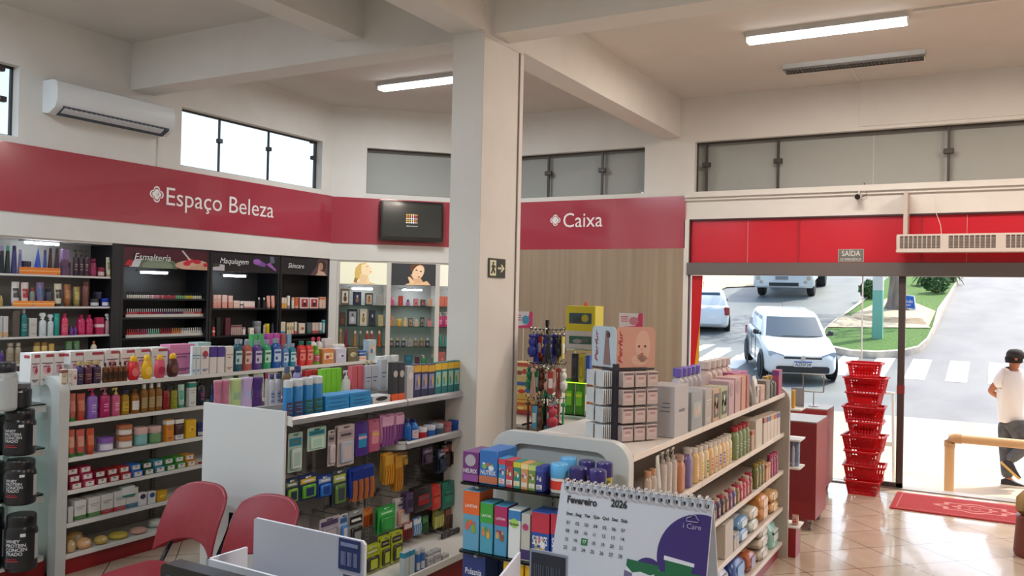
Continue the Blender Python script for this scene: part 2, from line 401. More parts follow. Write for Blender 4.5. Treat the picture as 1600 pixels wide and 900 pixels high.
for i, (x, y, tx) in enumerate(((-6.3, 2.4, 'left rear'), (-2.6, .2, 'centre rear'), (1.2, 2.6, 'right side'), (1.6, 7.9, 'right front'), (-6.0, -1.6, 'far left rear'))):  # unseen fill lights added as ceiling fixtures, cool on left, warm on right
    tube_lamp(x - .68, x + .68, y, 1, 'added twin tube fill light outside the view, %s of the shop' % tx, lc=(.74, .88, 1) if x < 0 else (1, .84, .72), en=85 if x < 0 else 100)

# ================================================================== signs and wall fixtures
def emblem_mb(s):        # four-lobed medical cross outline
    mb = MB(); o = []
    for k in range(48):
        a = 2 * math.pi * k / 48; r = s * (.62 + .38 * abs(math.cos(2 * a)) ** .7)
        o.append((r * math.cos(a), r * math.sin(a)))
    inner = [(x * .8, y * .8) for x, y in o]; n = len(o)
    mb.add([(x, 0, y) for x, y in o] + [(x, 0, y) for x, y in inner], [(k, (k + 1) % n, n + (k + 1) % n, n + k) for k in range(n)], 0)
    i2 = [(x * .66, y * .66) for x, y in o]; mb.add([(x, 0, y) for x, y in i2], [tuple(range(n))], 0)
    mb.box(-s * .05, s * .22, -.001, 0, -s * .12, -s * .04, 1); mb.box(s * .14, s * .22, -.001, 0, -s * .12, s * .2, 1)
    return mb
LET = mat('efe6e4', .4)
def sign_band(name, label, T, x0, x1, z0, z1, txt=None, tx0=0, tx1=0, tz=0, ts=.2, ex=0, es=.08):
    t = thing(name, label, 'sign'); t.matrix_world = T
    part('panel', MB().box(x0, x1, -.02, 0, z0, z1), BAND, t)
    if txt:
        m = text_mb(txt, ts, tx1 - tx0, .0); m.T(Matrix.Translation(((tx0 + tx1) / 2, -.024, tz))); part('lettering', m, LET, t)
        m = emblem_mb(es); m.T(Matrix.Translation((ex, -.024, tz + .015))); part('emblem', m, [LET, mat('9b5a60', .5)], t)
TL = Matrix.Translation((XL, 0, 0)) @ Matrix.Rotation(R(90), 4, 'Z')       # local x = +Y along the left wall, local y = into the wall
a = on_x(257, 300, XL).y; b = on_x(425, 313, XL).y; e = on_x(243, 292, XL)
sign_band('sign_band', 'long red sign board with white Espaço Beleza lettering on the left wall', TL, 2.2, 8.63, 2.655, 3.268, 'Espaço Beleza', a, b, 2.965, .27, e.y, .085)
sign_band('sign_band', 'red sign board behind the television in the angled corner', CH, 0.0, SL, 2.65, 3.262)
a = on_y(881, 345, YF).x; b = on_y(942, 345, YF).x; e = on_y(869, 345, YF)
sign_band('sign_band', 'glossy red sign board with white Caixa lettering above the wooden wall', Matrix.Translation((0, YF, 0)), XJ, -3.30, 2.63, 3.272, 'Caixa', a, b, e.z - .01, .27, e.x, .075)
# cream boards between sign and cabinets
struct('trim_12', MB().box(XL, XL + .012, 2.2, 8.63, 2.44, 2.655), WALL); struct('trim_13', MB().box(0, SL, -.012, 0, 2.43, 2.65).T(CH), WALL)
# emergency exit sign
p = on_y(1309, 389, YF); q = on_y(1349, 409, YF)
t = thing('exit_sign', 'small grey SAÍDA exit sign on the red transom above the entrance', 'sign', ((p.x + q.x) / 2, YF + .036, (p.z + q.z) / 2)); W, Hh = q.x - p.x, p.z - q.z
part('plate', MB().box(-W / 2, W / 2, -.004, .003, -Hh / 2, Hh / 2, 0).box(-W / 2 + .006, W / 2 - .006, -.0055, -.004, -Hh / 2 + .006, Hh / 2 - .006, 1), [mat('b9aba3', .5), mat('6d6f6a', .5)], t)
m = text_mb('SAÍDA', .085, W * .72, 0, .01); m.T(Matrix.Translation((0, -.007, .02))); m2 = text_mb('DE EMERGÊNCIA', .036, W * .82, 0, .01); m2.T(Matrix.Translation((0, -.007, -.045))); part('small_lettering', m2, mat('d8d2cc', .5), t)
part('lettering', m, mat('d8d2cc', .5), t)
# running-man sign on the pillar
y0 = on_x(763, 418, -3.365).y; y1 = on_x(789, 418, -3.365).y; z0 = on_x(776, 434, -3.365).z; z1 = on_x(776, 404, -3.365).z
t = thing('evacuation_sign', 'dark green running man arrow sign on the square pillar', 'sign', (-3.365, (y0 + y1) / 2, (z0 + z1) / 2), R(90)); W, Hh = y1 - y0, z1 - z0
part('plate', MB().box(-W / 2, W / 2, -.004, .0, -Hh / 2, Hh / 2, 0), mat('2c3227', .5), t)
m = MB()
m.prism(rrect(W * .36, Hh * .8, .004, cx=-W * .25), 'y', -.005, -.004, 0)
m.prism(ell(-W * .24, Hh * .26, W * .05, Hh * .06), 'y', -.0065, -.005, 1)
for pts in ([(-.30, .18), (-.20, .18), (-.18, -.05), (-.28, -.05)], [(-.28, -.02), (-.2, -.02), (-.12, -.2), (-.16, -.3), (-.21, -.22)], [(-.29, -.02), (-.22, -.02), (-.3, -.3), (-.38, -.28)], [(-.2, .16), (-.1, .06), (-.12, .0), (-.22, .1)], [(-.3, .16), (-.36, .02), (-.32, 0), (-.27, .1)]):
    m.prism([(x * W, z * Hh) for x, z in pts], 'y', -.0065, -.005, 1)
for pts in ([(.04, .05), (.26, .05), (.26, -.05), (.04, -.05)], [(.2, .2), (.27, .2), (.44, 0), (.27, -.2), (.2, -.2), (.32, 0)]): m.prism([(x * W, z * Hh) for x, z in pts], 'y', -.0055, -.004, 0)
part('symbol', m, [mat('ddd9b8', .5), mat('2c3227', .5)], t)
# television
s0 = 0.63; s1 = 1.485; zt, zb = 3.235, 2.70
t = thing('television', 'black wall television showing a small crossed logo in the angled corner', 'television'); t.matrix_world = CH @ Matrix.Translation(((s0 + s1) / 2, -.10, (zt + zb) / 2))
W, Hh = s1 - s0, zt - zb
part('casing', MB().box(-W / 2, W / 2, -.045, .025, -Hh / 2, Hh / 2, 0, .012), mat('0d0e10', .2, coat=.5), t)
part('wall_bracket', MB().box(-.12, .12, .025, .078, -.12, .12), BLACK, t)
part('screen', MB().box(-W / 2 + .035, W / 2 - .035, -.047, -.045, -Hh / 2 + .06, Hh / 2 - .035), mat('2a2d2b', .12, emit=.25, coat=1), t)
m = MB()
for k in range(5): m.box(-.075 + k * .03, -.066 + k * .03, -.049, -.047, -.03, .10, (0, 0, 1, 1, 2)[k]); m.box(-.085, .075, -.0492, -.0475, -.02 + k * .026, -.013 + k * .026, (1, 0, 1, 2, 0)[k])
m2 = text_mb('MEDIA INDOOR', .02, .15, 0); m2.T(Matrix.Translation((0, -.0485, -.065))); m.merge(m2, 1)
part('screen_logo', m, [mat('c9a23b', .5, emit=.5), mat('d8d8d8', .5, emit=.5), mat('c0392b', .5, emit=.5)], t)
# air conditioner
t = thing('air_conditioner', 'white split air conditioner high on the left wall', 'air conditioner', (XL, (4.69 + 5.965) / 2, 3.58), R(90)); h = (5.965 - 4.69) / 2
prof = [(0, .01), (0, .305), (-.15, .305), (-.205, .285), (-.222, .22), (-.22, .12), (-.19, .05), (-.10, .0)]
part('casing', MB().prism(prof, 'x', -h, h), mat('dfe2e4', .35), t)
m = MB(); m.prism([(-.202, .07), (-.196, .045), (-.095, -.006), (-.09, .02), (-.18, .075)], 'x', -h + .07, h - .05); part('air_outlet', m, mat('3b4450', .5), t)
m = MB(); m.prism([(-.205, .05), (-.185, .028), (-.15, .01), (-.155, .018)], 'x', -h + .08, h - .12)
for k in range(22): m.box(-h + .1 + k * .05, -h + .104 + k * .05, -.2, -.13, .03, .07)
part('louvre', m, mat('ccd0d4', .4), t)
# security camera
p = on_y(1341, 307, YF - .12)
t = thing('security_camera', 'small white bullet security camera under the ledge over the entrance', 'camera', (p.x, p.y, p.z))
m = MB(); m.tube([(0, -.06, -.01), (0, .06, .01)], .034, 14); part('camera_body', m, mat('c9c2bd', .4), t)
m = MB(); m.tube([(0, -.064, -.011), (0, -.058, -.01)], .03, 14); part('lens', m, mat('1b1718', .1), t)
m = MB(); m.tube([(0, .03, .03), (0, .06, .06), (0, .122, .06)], .012, 8); part('mount', m, mat('c9c2bd', .4), t)
m = MB(); m.tube([(.03, .06, .0), (.07, .08, .02), (.08, .09, .06), (.045, .1, .16)], .005, 6); part('cable', m, mat('4a4340', .6), t)
# air curtain over the door
p0 = on_y(1400, 393, 9.85); x0 = p0.x; z0 = on_y(1420, 394, 9.85).z; z1 = on_y(1420, 366, 9.85).z
t = thing('air_curtain', 'white air curtain with slatted grilles hung above the doorway', 'air curtain', (x0, 9.85, z0)); hh = z1 - z0
part('casing', MB().box(0, 2.0, 0, .2, 0, hh, 0, .01).box(0, 2.0, -.012, .0, 0, .025), mat('c9bdb4', .4), t)
for g0, g1 in ((.03, .42), (.49, .92), (1.0, 1.4), (1.47, 1.9)):
    m = MB(); n = 9; w1 = (g1 - g0) / n
    for k in range(n):
        m.box(g0 + k * w1 + .006, g0 + (k + 1) * w1 - .004, -.003, 0, .04, hh - .02, 0)
        for j in range(7): zz = .05 + j * (hh - .08) / 7; m.box(g0 + k * w1 + .006, g0 + (k + 1) * w1 - .004, -.007, -.003, zz, zz + .006, 1)
    part('grille', m, [mat('4b4039', .6), mat('9c8f86', .5)], t)
for xx in (.08, 1.9): part('hanger', MB().box(xx - .02, xx + .02, .1, .302 - .0, hh, 3.20 - z0, 0).box(xx - .02, xx + .02, .06, .1, hh, 3.20 - z0), mat('b9aca3', .5), t)
m = MB(); m.tube([(.42, .15, hh), (.41, .17, hh + .1), (.36, .2, hh + .25), (.34, .22, hh + .42)], .003, 6); part('cord', m, mat('d8cfc8', .5), t)
# ================================================================== product shapes: body, cap, label ... each (part name, mesh, colours)
def band(mb, w, d, z0, z1, mi, e=.0006, bev=0): return mb.box(-w / 2 - e, w / 2 + e, -d / 2 - e, d / 2 + e, z0, z1, mi)
def k_box(w, d, h, c, st='tl'):
    mb = MB().box(-w / 2, w / 2, -d / 2, d / 2, 0, h, 0, .0025); n = len(c); f = -d / 2 - .0012
    c1 = 1 % n; c2 = 2 % n; c3 = 3 % n
    if 't' in st: band(mb, w - .001, d, h * .78, h * .97, c1)
    if 'T' in st: band(mb, w - .001, d, h * .6, h * .985, c1)
    if 'h' in st: mb.box(-w * .1, w * .47, f - .0004, f, h * .86, h * .95, c1); mb.box(-w / 2 - .0006, -w / 2, -d * .4, d * .1, h * .84, h * .93, c1)
    if 'b' in st: band(mb, w - .001, d, h * .03, h * .24, c1 if 't' not in st else c2)
    if 'B' in st: band(mb, w - .001, d, h * .02, h * .48, c1)
    if 'm' in st: band(mb, w - .001, d, h * .42, h * .6, c1)
    if 'o' in st: mb.prism(ell(0, h * .5, w * .3, h * .17, 14), 'y', f - .0004, f, c2); mb.prism(ell(w * .1, h * .46, w * .14, h * .09, 10), 'y', f - .0008, f, c1)
    if 'O' in st: mb.prism(ell(0, h * .72, w * .34, min(w * .34, h * .2), 16), 'y', f - .0004, f, c2)
    if 'p' in st: mb.box(-w * .38, w * .38, f - .0004, f, h * .3, h * .72, c2); mb.prism(ell(-w * .1, h * .45, w * .16, h * .12, 12), 'y', f - .0008, f, c3); mb.prism(ell(w * .16, h * .52, w * .12, h * .15, 12), 'y', f - .0008, f, c1)
    if 'k' in st:
        m_ = .52 if 'T' not in st else .40
        mb.prism(ell(-w * .22, h * m_, w * .14, h * .07, 10), 'y', f - .0004, f, c2); mb.prism(ell(w * .16, h * (m_ - .03), w * .15, h * .08, 10), 'y', f - .0006, f, c3); mb.prism(ell(-w * .02, h * (m_ + .07), w * .1, h * .05, 10), 'y', f - .0008, f, c1); mb.prism(ell(w * .2, h * (m_ + .06), w * .07, h * .035, 8), 'y', f - .001, f, c2); mb.prism(ell(-w * .24, h * (m_ + .09), w * .08, h * .03, 8), 'y', f - .001, f, c3)
    if 'L' in st:
        mb.box(-w * .4, w * .4, f - .0005, f, h * .1, h * .28, c3)
        for k in range(3): mb.box(-w * .34, w * (.3 - .08 * k), f - .0009, f, h * (.12 + .05 * k), h * (.14 + .05 * k), c1)
    if 'w' in st: mb.box(-w * .36, w * .36, f - .0004, f, h * .12, h * .86, c1); mb.prism(ell(0, h * .38, w * .2, h * .18, 12), 'y', f - .0008, f, c2); mb.box(-w * .1, w * .1, f - .0008, f, h * .56, h * .74, c3)
    if 'l' in st:
        for k, (a, b) in enumerate(((.66, .40), (.56, .30), (.16, .34), (.11, .25))): mb.box(-w * b, w * b * (.6 if k % 2 else 1), f - .0005, f, h * a, h * a + h * .028, c3 if n > 3 else c1)
    if 's' in st:
        for k in range(3): mb.box(w / 2, w / 2 + .0006, -d * .35, -d * .05 * k, h * (.5 + .08 * k), h * (.515 + .08 * k), c1); mb.box(-w / 2 - .0006, -w / 2, -d * .35, -d * .05 * k, h * (.5 + .08 * k), h * (.515 + .08 * k), c1)
    return [('box', mb, c)]
def _lab(r, z0, z1, sy, mi=0, w=1.0, n=9, arc=58):     # curved label patch on the front of a round or oval body
    mb = MB(); V = []
    for i in range(n + 1):
        a = R(-90 - arc + 2 * arc * i / n); V += [(r * 1.012 * math.cos(a), r * 1.012 * sy * math.sin(a) - .0004, z0), (r * 1.012 * math.cos(a), r * 1.012 * sy * math.sin(a) - .0004, z1)]
    return mb.add(V, [(2 * i, 2 * i + 2, 2 * i + 3, 2 * i + 1) for i in range(n)], mi)
def _labmb(r, z0, z1, sy): 
    m = _lab(r, z0, z1, sy); zz = z1 - z0
    for a, b, arc in ((.72, .80, 40), (.52, .58, 30), (.2, .26, 36)): m.merge(_lab(r * 1.004, z0 + zz * a, z0 + zz * b, sy, 1, arc=arc))
    return m
def k_bottle(w, d, h, c, neck=.34, cap=.16, sh=.10, sq=0, ocap=None):
    r = w / 2; sy = d / w; hb = h * (1 - cap); b = MB().lathe([(r * .9, 0), (r, r * .12), (r, hb * (1 - sh) - r * .5), (r * .82, hb * (1 - sh * .5) - r * .22), (r * neck, hb)], 16, 1, sy, sq=sq)
    k = MB().lathe([(r * (ocap or neck * 1.25), hb - .001), (r * (ocap or neck * 1.25), h - .002), (r * (ocap or neck * 1.25) * .9, h)], 14, 1, min(1, sy * 1.5))
    out = [('body', b, [c[0]]), ('cap', k, [c[1]])]
    if len(c) > 2: out.append(('label', _labmb(r, hb * .18, hb * .62, sy), [c[2], c[3] if len(c) > 3 else c[1]]))
    return out
def k_oval(w, d, h, c): return k_bottle(w, d, h, c, .5, .14, .06, .15)
def k_can(w, d, h, c):
    r = w / 2; b = MB().lathe([(r * .96, 0), (r, .004), (r, h * .8), (r * .93, h * .82)], 18); k = MB().lathe([(r * .95, h * .82), (r * .97, h * .84), (r * .97, h * .985), (r * .8, h)], 18)
    o = [('body', b, [c[0]]), ('cap', k, [c[1]])]
    if len(c) > 2: o.append(('label', _labmb(r, h * .12, h * .45, 1), [c[2], c[3] if len(c) > 3 else c[1]]))
    return o
def k_wavy(w, d, h, c):
    r = w / 2; sy = d / w; pr = [(.86, 0), (.98, .03), (1, .12), (.94, .3), (.82, .48), (.80, .58), (.88, .74), (1.0, .9), (.99, .955)]
    b = MB().lathe([(r * a, h * z) for a, z in pr], 18, 1, sy); k = MB().lathe([(r * 1.0, h * .955), (r * 1.02, h * .975), (r * .98, h), ], 18, 1, sy)
    return [('body', b, [c[0]]), ('cap', k, [c[1]]), ('label', _lab(r * .84, h * .42, h * .62, sy, arc=40), [c[2 % len(c)]])]
def k_pump(w, d, h, c):
    r = w / 2; sy = d / w; hb = h * .76; b = MB().lathe([(r * .92, 0), (r, .006), (r, hb * .9), (r * .8, hb * .97), (r * .35, hb)], 16, 1, sy, sq=.2)
    k = MB().lathe([(r * .36, hb), (r * .36, hb + h * .07), (r * .13, hb + h * .08), (r * .13, h * .95)], 12); k.box(-r * .9, r * .3, -r * .17, r * .17, h * .945, h, 0, .002); k.box(-r * .9, -r * .7, -r * .12, r * .12, h * .915, h * .95)
    o = [('body', b, [c[0]]), ('pump', k, [c[1]])]
    if len(c) > 2: o.append(('label', _labmb(r, hb * .2, hb * .7, sy), [c[2], c[3] if len(c) > 3 else c[1]]))
    return o
def k_spray(w, d, h, c):
    r = w / 2; sy = d / w; hb = h * .7; b = MB().lathe([(r * .92, 0), (r, .006), (r, hb * .85), (r * .7, hb * .95), (r * .3, hb)], 16, 1, sy, sq=.2)
    k = MB().lathe([(r * .34, hb), (r * .34, hb + h * .08), (r * .2, hb + h * .12)], 12); k.prism([(-r * 1.0, h * .88), (-r * .9, h * .99), (r * .4, h), (r * .8, h * .9), (r * .3, h * .8), (-r * .3, h * .82)], 'y', -r * .2, r * .2); k.prism([(-r * .5, h * .86), (-r * .3, h * .86), (-r * .55, h * .74), (-r * .72, h * .75)], 'y', -r * .12, r * .12)
    return [('body', b, [c[0]]), ('trigger', k, [c[1]])] + ([('label', _labmb(r, hb * .2, hb * .7, sy), [c[2], c[3 % len(c)]])] if len(c) > 2 else [])
def k_tube(w, d, h, c):
    r = w / 2; rs = []
    for z, kx, ky in ((.13, .80, .80), (.3, .88, .82), (.6, .95, .55), (.9, 1, .12), (1, 1, .05)): rs.append([(r * kx * math.cos(6.2832 * k / 16), r * ky * math.sin(6.2832 * k / 16), h * z) for k in range(16)])
    b = MB().rings(rs); k = MB().lathe([(r * .72, 0), (r * .78, h * .13)], 16)
    o = [('body', b, [c[0]]), ('cap', k, [c[1]])]
    if len(c) > 2:
        q = MB(); V = []
        for i in range(7):
            a = R(-90 - 50 + 100 * i / 6)
            for z, kx, ky in ((.36, .90, .76), (.74, .97, .36)): V.append((r * kx * 1.02 * math.cos(a), r * ky * 1.04 * math.sin(a) - .0006, h * z))
        q.add(V, [(2 * i, 2 * i + 2, 2 * i + 3, 2 * i + 1) for i in range(6)]); o.append(('label', q, [c[2]]))
    return o
def k_jar(w, d, h, c, lidz=.62):
    r = w / 2; L_ = lidz; b = MB().lathe([(r * .9, 0), (r * .97, h * .05), (r * .97, h * (L_ - .02)), (r * .9, h * (L_ + .02))], 20); k = MB().lathe([(r * .99, h * L_), (r * 1.02, h * (L_ + .02)), (r * 1.02, h * .95), (r * .9, h)], 22)
    return [('body', b, [c[0]]), ('lid', k, [c[1]])] + ([('label', _lab(r * .97, h * .12, h * (L_ - .1), 1, arc=70), [c[2]])] if len(c) > 2 else [])
def k_mouth(w, d, h, c):
    r = w / 2; sy = d / w; b = MB().lathe([(r * .94, 0), (r, .008), (r, h * .22), (r * .9, h * .3), (r * .9, h * .55), (r, h * .66), (r * .95, h * .76), (r * .45, h * .86)], 18, 1, sy, sq=.35)
    k = MB().lathe([(r * .5, h * .85), (r * .52, h * .99), (r * .46, h)], 12)
    lb = MB().prism(rrect(w * .78, h * .42, .006, 3, 0, h * .43), 'y', -d / 2 - .0005, -d / 2 + .0005, 0); lb.box(-w * .34, w * .34, -d / 2 - .0012, -d / 2, h * .5, h * .57, 1); lb.prism(ell(-w * .12, h * .34, w * .14, h * .06, 12), 'y', -d / 2 - .0012, -d / 2, 1)
    return [('body', b, [c[0]]), ('cap', k, [c[1]]), ('label', lb, [c[2], c[3 % len(c)]])]
def k_egg(w, d, h, c):
    r = w / 2; sy = d / w; b = MB().lathe([(r * .62, 0), (r * .8, h * .04), (r * .98, h * .2), (r, h * .34), (r * .9, h * .52), (r * .66, h * .7), (r * .5, h * .78)], 20, 1, sy); k = MB().lathe([(r * .58, h * .77), (r * .6, h * .86), (r * .42, h * .96), (r * .12, h)], 16, 1, sy * 1.1)
    q = MB().prism(ell(0, h * .32, w * .28, h * .17, 18), 'y', -d / 2 - .002, -d / 2 + .002)
    return [('body', b, [c[0]]), ('cap', k, [c[1]]), ('label', q, [c[2]])]
def k_cone(w, d, h, c): return [('bottle', MB().lathe([(w / 2 * 1.3, 0), (w / 2 * 1.28, h * .04), (.002, h)], 4), [c[0]])]
def k_taper(w, d, h, c):
    r = w / 2; b = MB().lathe([(r, 0), (r, h * .04), (r * .62, h * .82)], 14); k = MB().lathe([(r * .62, h * .82), (r * .55, h)], 14)
    return [('body', b, [c[0]]), ('cap', k, [c[1]])]
def k_polish(w, d, h, c):
    r = w / 2; b = MB().lathe([(r, 0), (r, h * .45), (r * .5, h * .52)], 8); k = MB().lathe([(r * .48, h * .52), (r * .42, h)], 8)
    return [('body', b, [c[0]]), ('cap', k, [c[1]])]
def k_perf(w, d, h, c):
    b = MB().box(-w / 2, w / 2, -d / 2, d / 2, 0, h * .68, 0, .004); b.box(-w * .3, w * .3, -d / 2 - .0008, -d / 2, h * .15, h * .5, 1); k = MB().lathe([(w * .2, h * .68), (w * .2, h * .74), (w * .3, h * .75), (w * .3, h)], 10)
    return [('body', b, [c[0], c[2 % len(c)]]), ('cap', k, [c[1]])]
def k_pouch(w, d, h, c):          # lying or leaning soft pack
    rs = []
    for t_, kk in ((0, .04), (.08, .7), (.3, 1), (.7, 1), (.92, .7), (1, .04)): rs.append([(-w / 2 + w * t_, u, v) for u, v in rrect(d * (.86 + .14 * min(1, kk)), max(h * kk, .004), max(h * kk, .004) * .45, 3, 0, h / 2)][::-1])
    m = MB().rings(rs)
    m.prism(rrect(w * .5, h * .55, h * .1, 3, 0, h * .5), 'y', -d / 2 - .001, -d / 2 + .01, 1); m.prism(rrect(w * .5, d * .5, .01, 3), 'z', h - .002, h + .001, 2)
    return [('pack', m, [c[0], c[1], c[2 % len(c)]])]
def k_bag(w, d, h, c):            # standing foil bag
    rs = []
    for z, kx, ky in ((0, .92, .8), (.06, .98, 1), (.5, 1, .9), (.85, .98, .35), (.93, .97, .08), (1, 1, .05)): rs.append([(u, v, h * z) for u, v in rrect(w * kx, max(d * ky, .003), min(w * kx, max(d * ky, .003)) * .4, 3)])
    m = MB().rings(rs); m.prism(rrect(w * .6, h * .4, .008, 3, 0, h * .45), 'y', -d / 2 - .001, -d * .3, 1); m.box(-w * .3, w * .3, -d / 2 - .002, -d * .3, h * .5, h * .58, 2)
    return [('pack', m, [c[0], c[1], c[2 % len(c)]])]
def k_card(w, d, h, c, bl=True):   # hanging blister card with hang hole; top at z = h
    o = rrect(w, h, min(.008, w * .2), 3, 0, h / 2); hole = rrect(w * .3, .01, .004, 2, 0, h - .014); m = MB()
    m.prism(o, 'y', -.001, .001, 0); m.prism(hole, 'y', -.0016, -.001, 3 % len(c)); m.box(-w * .42, w * .42, -.0018, -.001, h * .66, h * .86, 1); m.box(-w * .3, w * .3, -.0026, -.0018, h * .73, h * .79, 3 % len(c))
    out = [('card', m, c)]
    if bl:
        q = MB().box(-w * .36, w * .36, -max(d, .008), -.001, h * .08, h * .6, 0, .006); q.box(-w * .22, w * .22, -max(d, .008) - .0006, -max(d, .008), h * .16, h * .5, 1)
        out.append(('blister', q, [c[2 % len(c)], c[0]]))
    return out
def k_razor(w, d, h, c):          # hanging bag of razors with loose handles
    m = MB(); rs = []
    for z, kx, ky in ((.0, .55, .5), (.1, .9, .9), (.5, 1, 1), (.8, 1, .3), (1, 1, .06)): rs.append([(u, v, h * z) for u, v in rrect(w * kx, max(.003, d * ky), max(.003, d * ky) * .4, 2)])
    m.rings(rs); m.box(-w * .42, w * .42, -d * .52, -d * .1, h * .58, h * .92, 1)
    q = MB()
    for k in range(4):
        x = -w * .34 + k * w * .23; q.tube([(x, -d * .55, h * .62), (x + .004, -d * .6, h * .3), (x - .003, -d * .5, -h * .02)], w * .07, 6)
    return [('bag', m, [c[0], c[1]]), ('razors', q, [c[2 % len(c)]])]
def k_puff(w, d, h, c):
    m = MB().lathe([(.01, 0), (w * .4, h * .08), (w * .5, h * .4), (w * .42, h * .8), (w * .15, h)], 14, 1, d / w); m.box(-w * .12, w * .12, -d / 2 + .004, -d / 2 + .012, h * .3, h * .8, 1)
    return [('sponge', m, [c[0], c[1 % len(c)]])]
def k_tub(w, d, h, c):           # big black screw lid tub
    r = w / 2; b = MB().lathe([(r * .92, 0), (r, h * .03), (r, h * .72), (r * .9, h * .8), (r * .86, h * .82)], 26); k = MB().lathe([(r * .9, h * .80), (r * .92, h * .82), (r * .92, h * .97), (r * .86, h)], 26)
    return [('body', b, [c[0]]), ('lid', k, [c[1]]), ('label', _lab(r, h * .06, h * .7, 1, arc=100, n=18), [c[2]])]
K = dict(box=k_box, bottle=k_bottle, oval=k_oval, can=k_can, wavy=k_wavy, pump=k_pump, spray=k_spray, tube=k_tube, jar=k_jar, mouth=k_mouth, egg=k_egg, cone=k_cone, taper=k_taper, polish=k_polish, perf=k_perf, pouch=k_pouch, bag=k_bag, card=k_card, razor=k_razor, puff=k_puff, tub=k_tub)
DEPTH = dict(box=.6, bottle=1, oval=.55, can=1, wavy=.6, pump=.62, spray=.6, tube=.8, jar=1, mouth=.55, egg=.5, cone=1, taper=1, polish=1, perf=.5, pouch=.8, bag=.4, card=.12, razor=.25, puff=.9, tub=1)
NAME = dict(box='carton', bottle='bottle', oval='lotion_bottle', can='spray_can', wavy='shampoo_bottle', pump='pump_bottle', spray='spray_bottle', tube='cream_tube', jar='jar', mouth='mouthwash_bottle', egg='shampoo_bottle', cone='pyramid_bottle', taper='tapered_bottle', polish='nail_polish', perf='perfume_bottle', pouch='soft_pack', bag='foil_bag', card='blister_pack', razor='razor_pack', puff='bath_sponge', tub='supplement_tub')
CATN = {k: v.replace('_', ' ').split()[-1] if k not in ('polish',) else 'nail polish' for k, v in NAME.items()}; CATN.update(box='box', card='blister pack', razor='razor pack', puff='sponge', can='spray can', pouch='soft pack', bag='bag', wavy='bottle', mouth='bottle')
_pm = {}
def cmat(c, kind):
    if not isinstance(c, str): return c
    return mat(c, {'box': .45, 'card': .35, 'puff': .8}.get(kind, .28))
def build(kind, w, d, h, cols, small, **kw):
    q = .002; w, d, h = [max(.004, round(v / q) * q) for v in (w, d, h)]
    key = (kind, w, d, h, tuple(str(c) for c in cols), small, str(sorted(kw.items())))
    if key not in _pm:
        ps = K[kind](w, d, h, list(cols), **kw); L = []
        if small and len(ps) > 1:
            mb = MB(); ms = []
            for pn, m, c in ps: mb.merge(m, len(ms)); ms += c
            ps = [(NAME[kind], mb, ms)]
        for pn, m, c in ps: L.append((pn, m.mesh(pn, [cmat(x, kind) for x in c])))
        _pm[key] = L
    return _pm[key], w, d, h
class Shelf:
    def __init__(s, p0, d, inn, rz, z, place, clear=9): s.clear = clear; s.p0 = Vector(p0); s.d = Vector(d); s.inn = Vector(inn); s.rz = rz; s.z = z; s.place = place
    def line(s, back, z=None): p = s.p0 + s.inn * back; p.z = s.z if z is None else z; return p
def SX(x, z, place, clear=9): return Shelf((x, 0, 0), (0, 1, 0), (-1, 0, 0), R(90), z, place, clear)
def SY(y, z, place): return Shelf((0, y, 0), (1, 0, 0), (0, 1, 0), 0, z, place)
def SC(z, place): return Shelf((XL, 8.633, 0), (1 / S2, 1 / S2, 0), (-1 / S2, 1 / S2, 0), R(45), z, place)
def place_item(kind, loc, rz, w, d, h, cols, look, place, px, small=False, grp=None, name=None, txt=None, **kw):
    L, w, d, h = build(kind, w, d, h, cols, small, **kw); nm = name or NAME[kind]
    if len(L) == 1 and not txt:
        o = link(nm, L[0][1], None, loc, rz)
    else:
        o = link(nm, None, None, loc, rz); o.empty_display_size = .03
        for pn, me in L: link(pn, me, o)
    if txt:
        for (s_, col, zf, wf, hf) in (txt if isinstance(txt, list) else [txt]):
            k = (s_, col, round(w, 3), round(h, 3), zf)
            if k not in _pm:
                q = text_mb(s_, h * hf, w * wf, 0, .015)
                if kind == 'tub':
                    for i, v in enumerate(q.v): a = v[0] / (w / 2); q.v[i] = (w / 2 * 1.02 * math.sin(a), -w / 2 * 1.03 * math.cos(a), v[2] + h * zf)
                else: q.T(Matrix.Translation((0, -d / 2 - .0022, h * zf)))
                _pm[k] = q.mesh('lettering', [mat(col, .5)])
            link('lettering', _pm[k], o)
    reg(o, look, place, CATN[kind], px, grp); return o
def put(S, kind, pxl, pxr, pyt, cols, look, n=1, back=0.0, gap=.1, d=None, wmax=.2, dmax=.16, small=None, name=None, txt=None, dz=0, rows=1, turn=0, hmax=9, **kw):
    p = S.line(back + .01, S.z + dz); a = _lin(p, S.d, pxl, 0); b = _lin(p, S.d, pxr, 0); pitch = (b - a) / n; w = min(pitch * (1 - gap), wmax)
    dd = min(w * DEPTH[kind], dmax) if d is None else d
    zz = _lin(p + S.d * ((a + b) / 2), Vector((0, 0, 1)), pyt, 1); h = min(max(zz, .01), S.clear - dz, hmax); h0 = proj(p + S.d * ((a + b) / 2))[1] - pyt
    if small is None: small = h0 < 17
    out = []
    for i in range(n):
        for r_ in range(rows):
            q = S.line(back + .01 + dd / 2 + r_ * (dd + .006), S.z + dz) + S.d * (a + pitch * (i + .5)); px = proj(q)[0]
            lk = look if rows == 1 else look + (' in front' if r_ == 0 else ' behind')
            out.append(place_item(kind, tuple(q), S.rz + turn, w, dd, h, cols, lk, S.place, px, small, name=name, txt=txt, **kw))
    return out
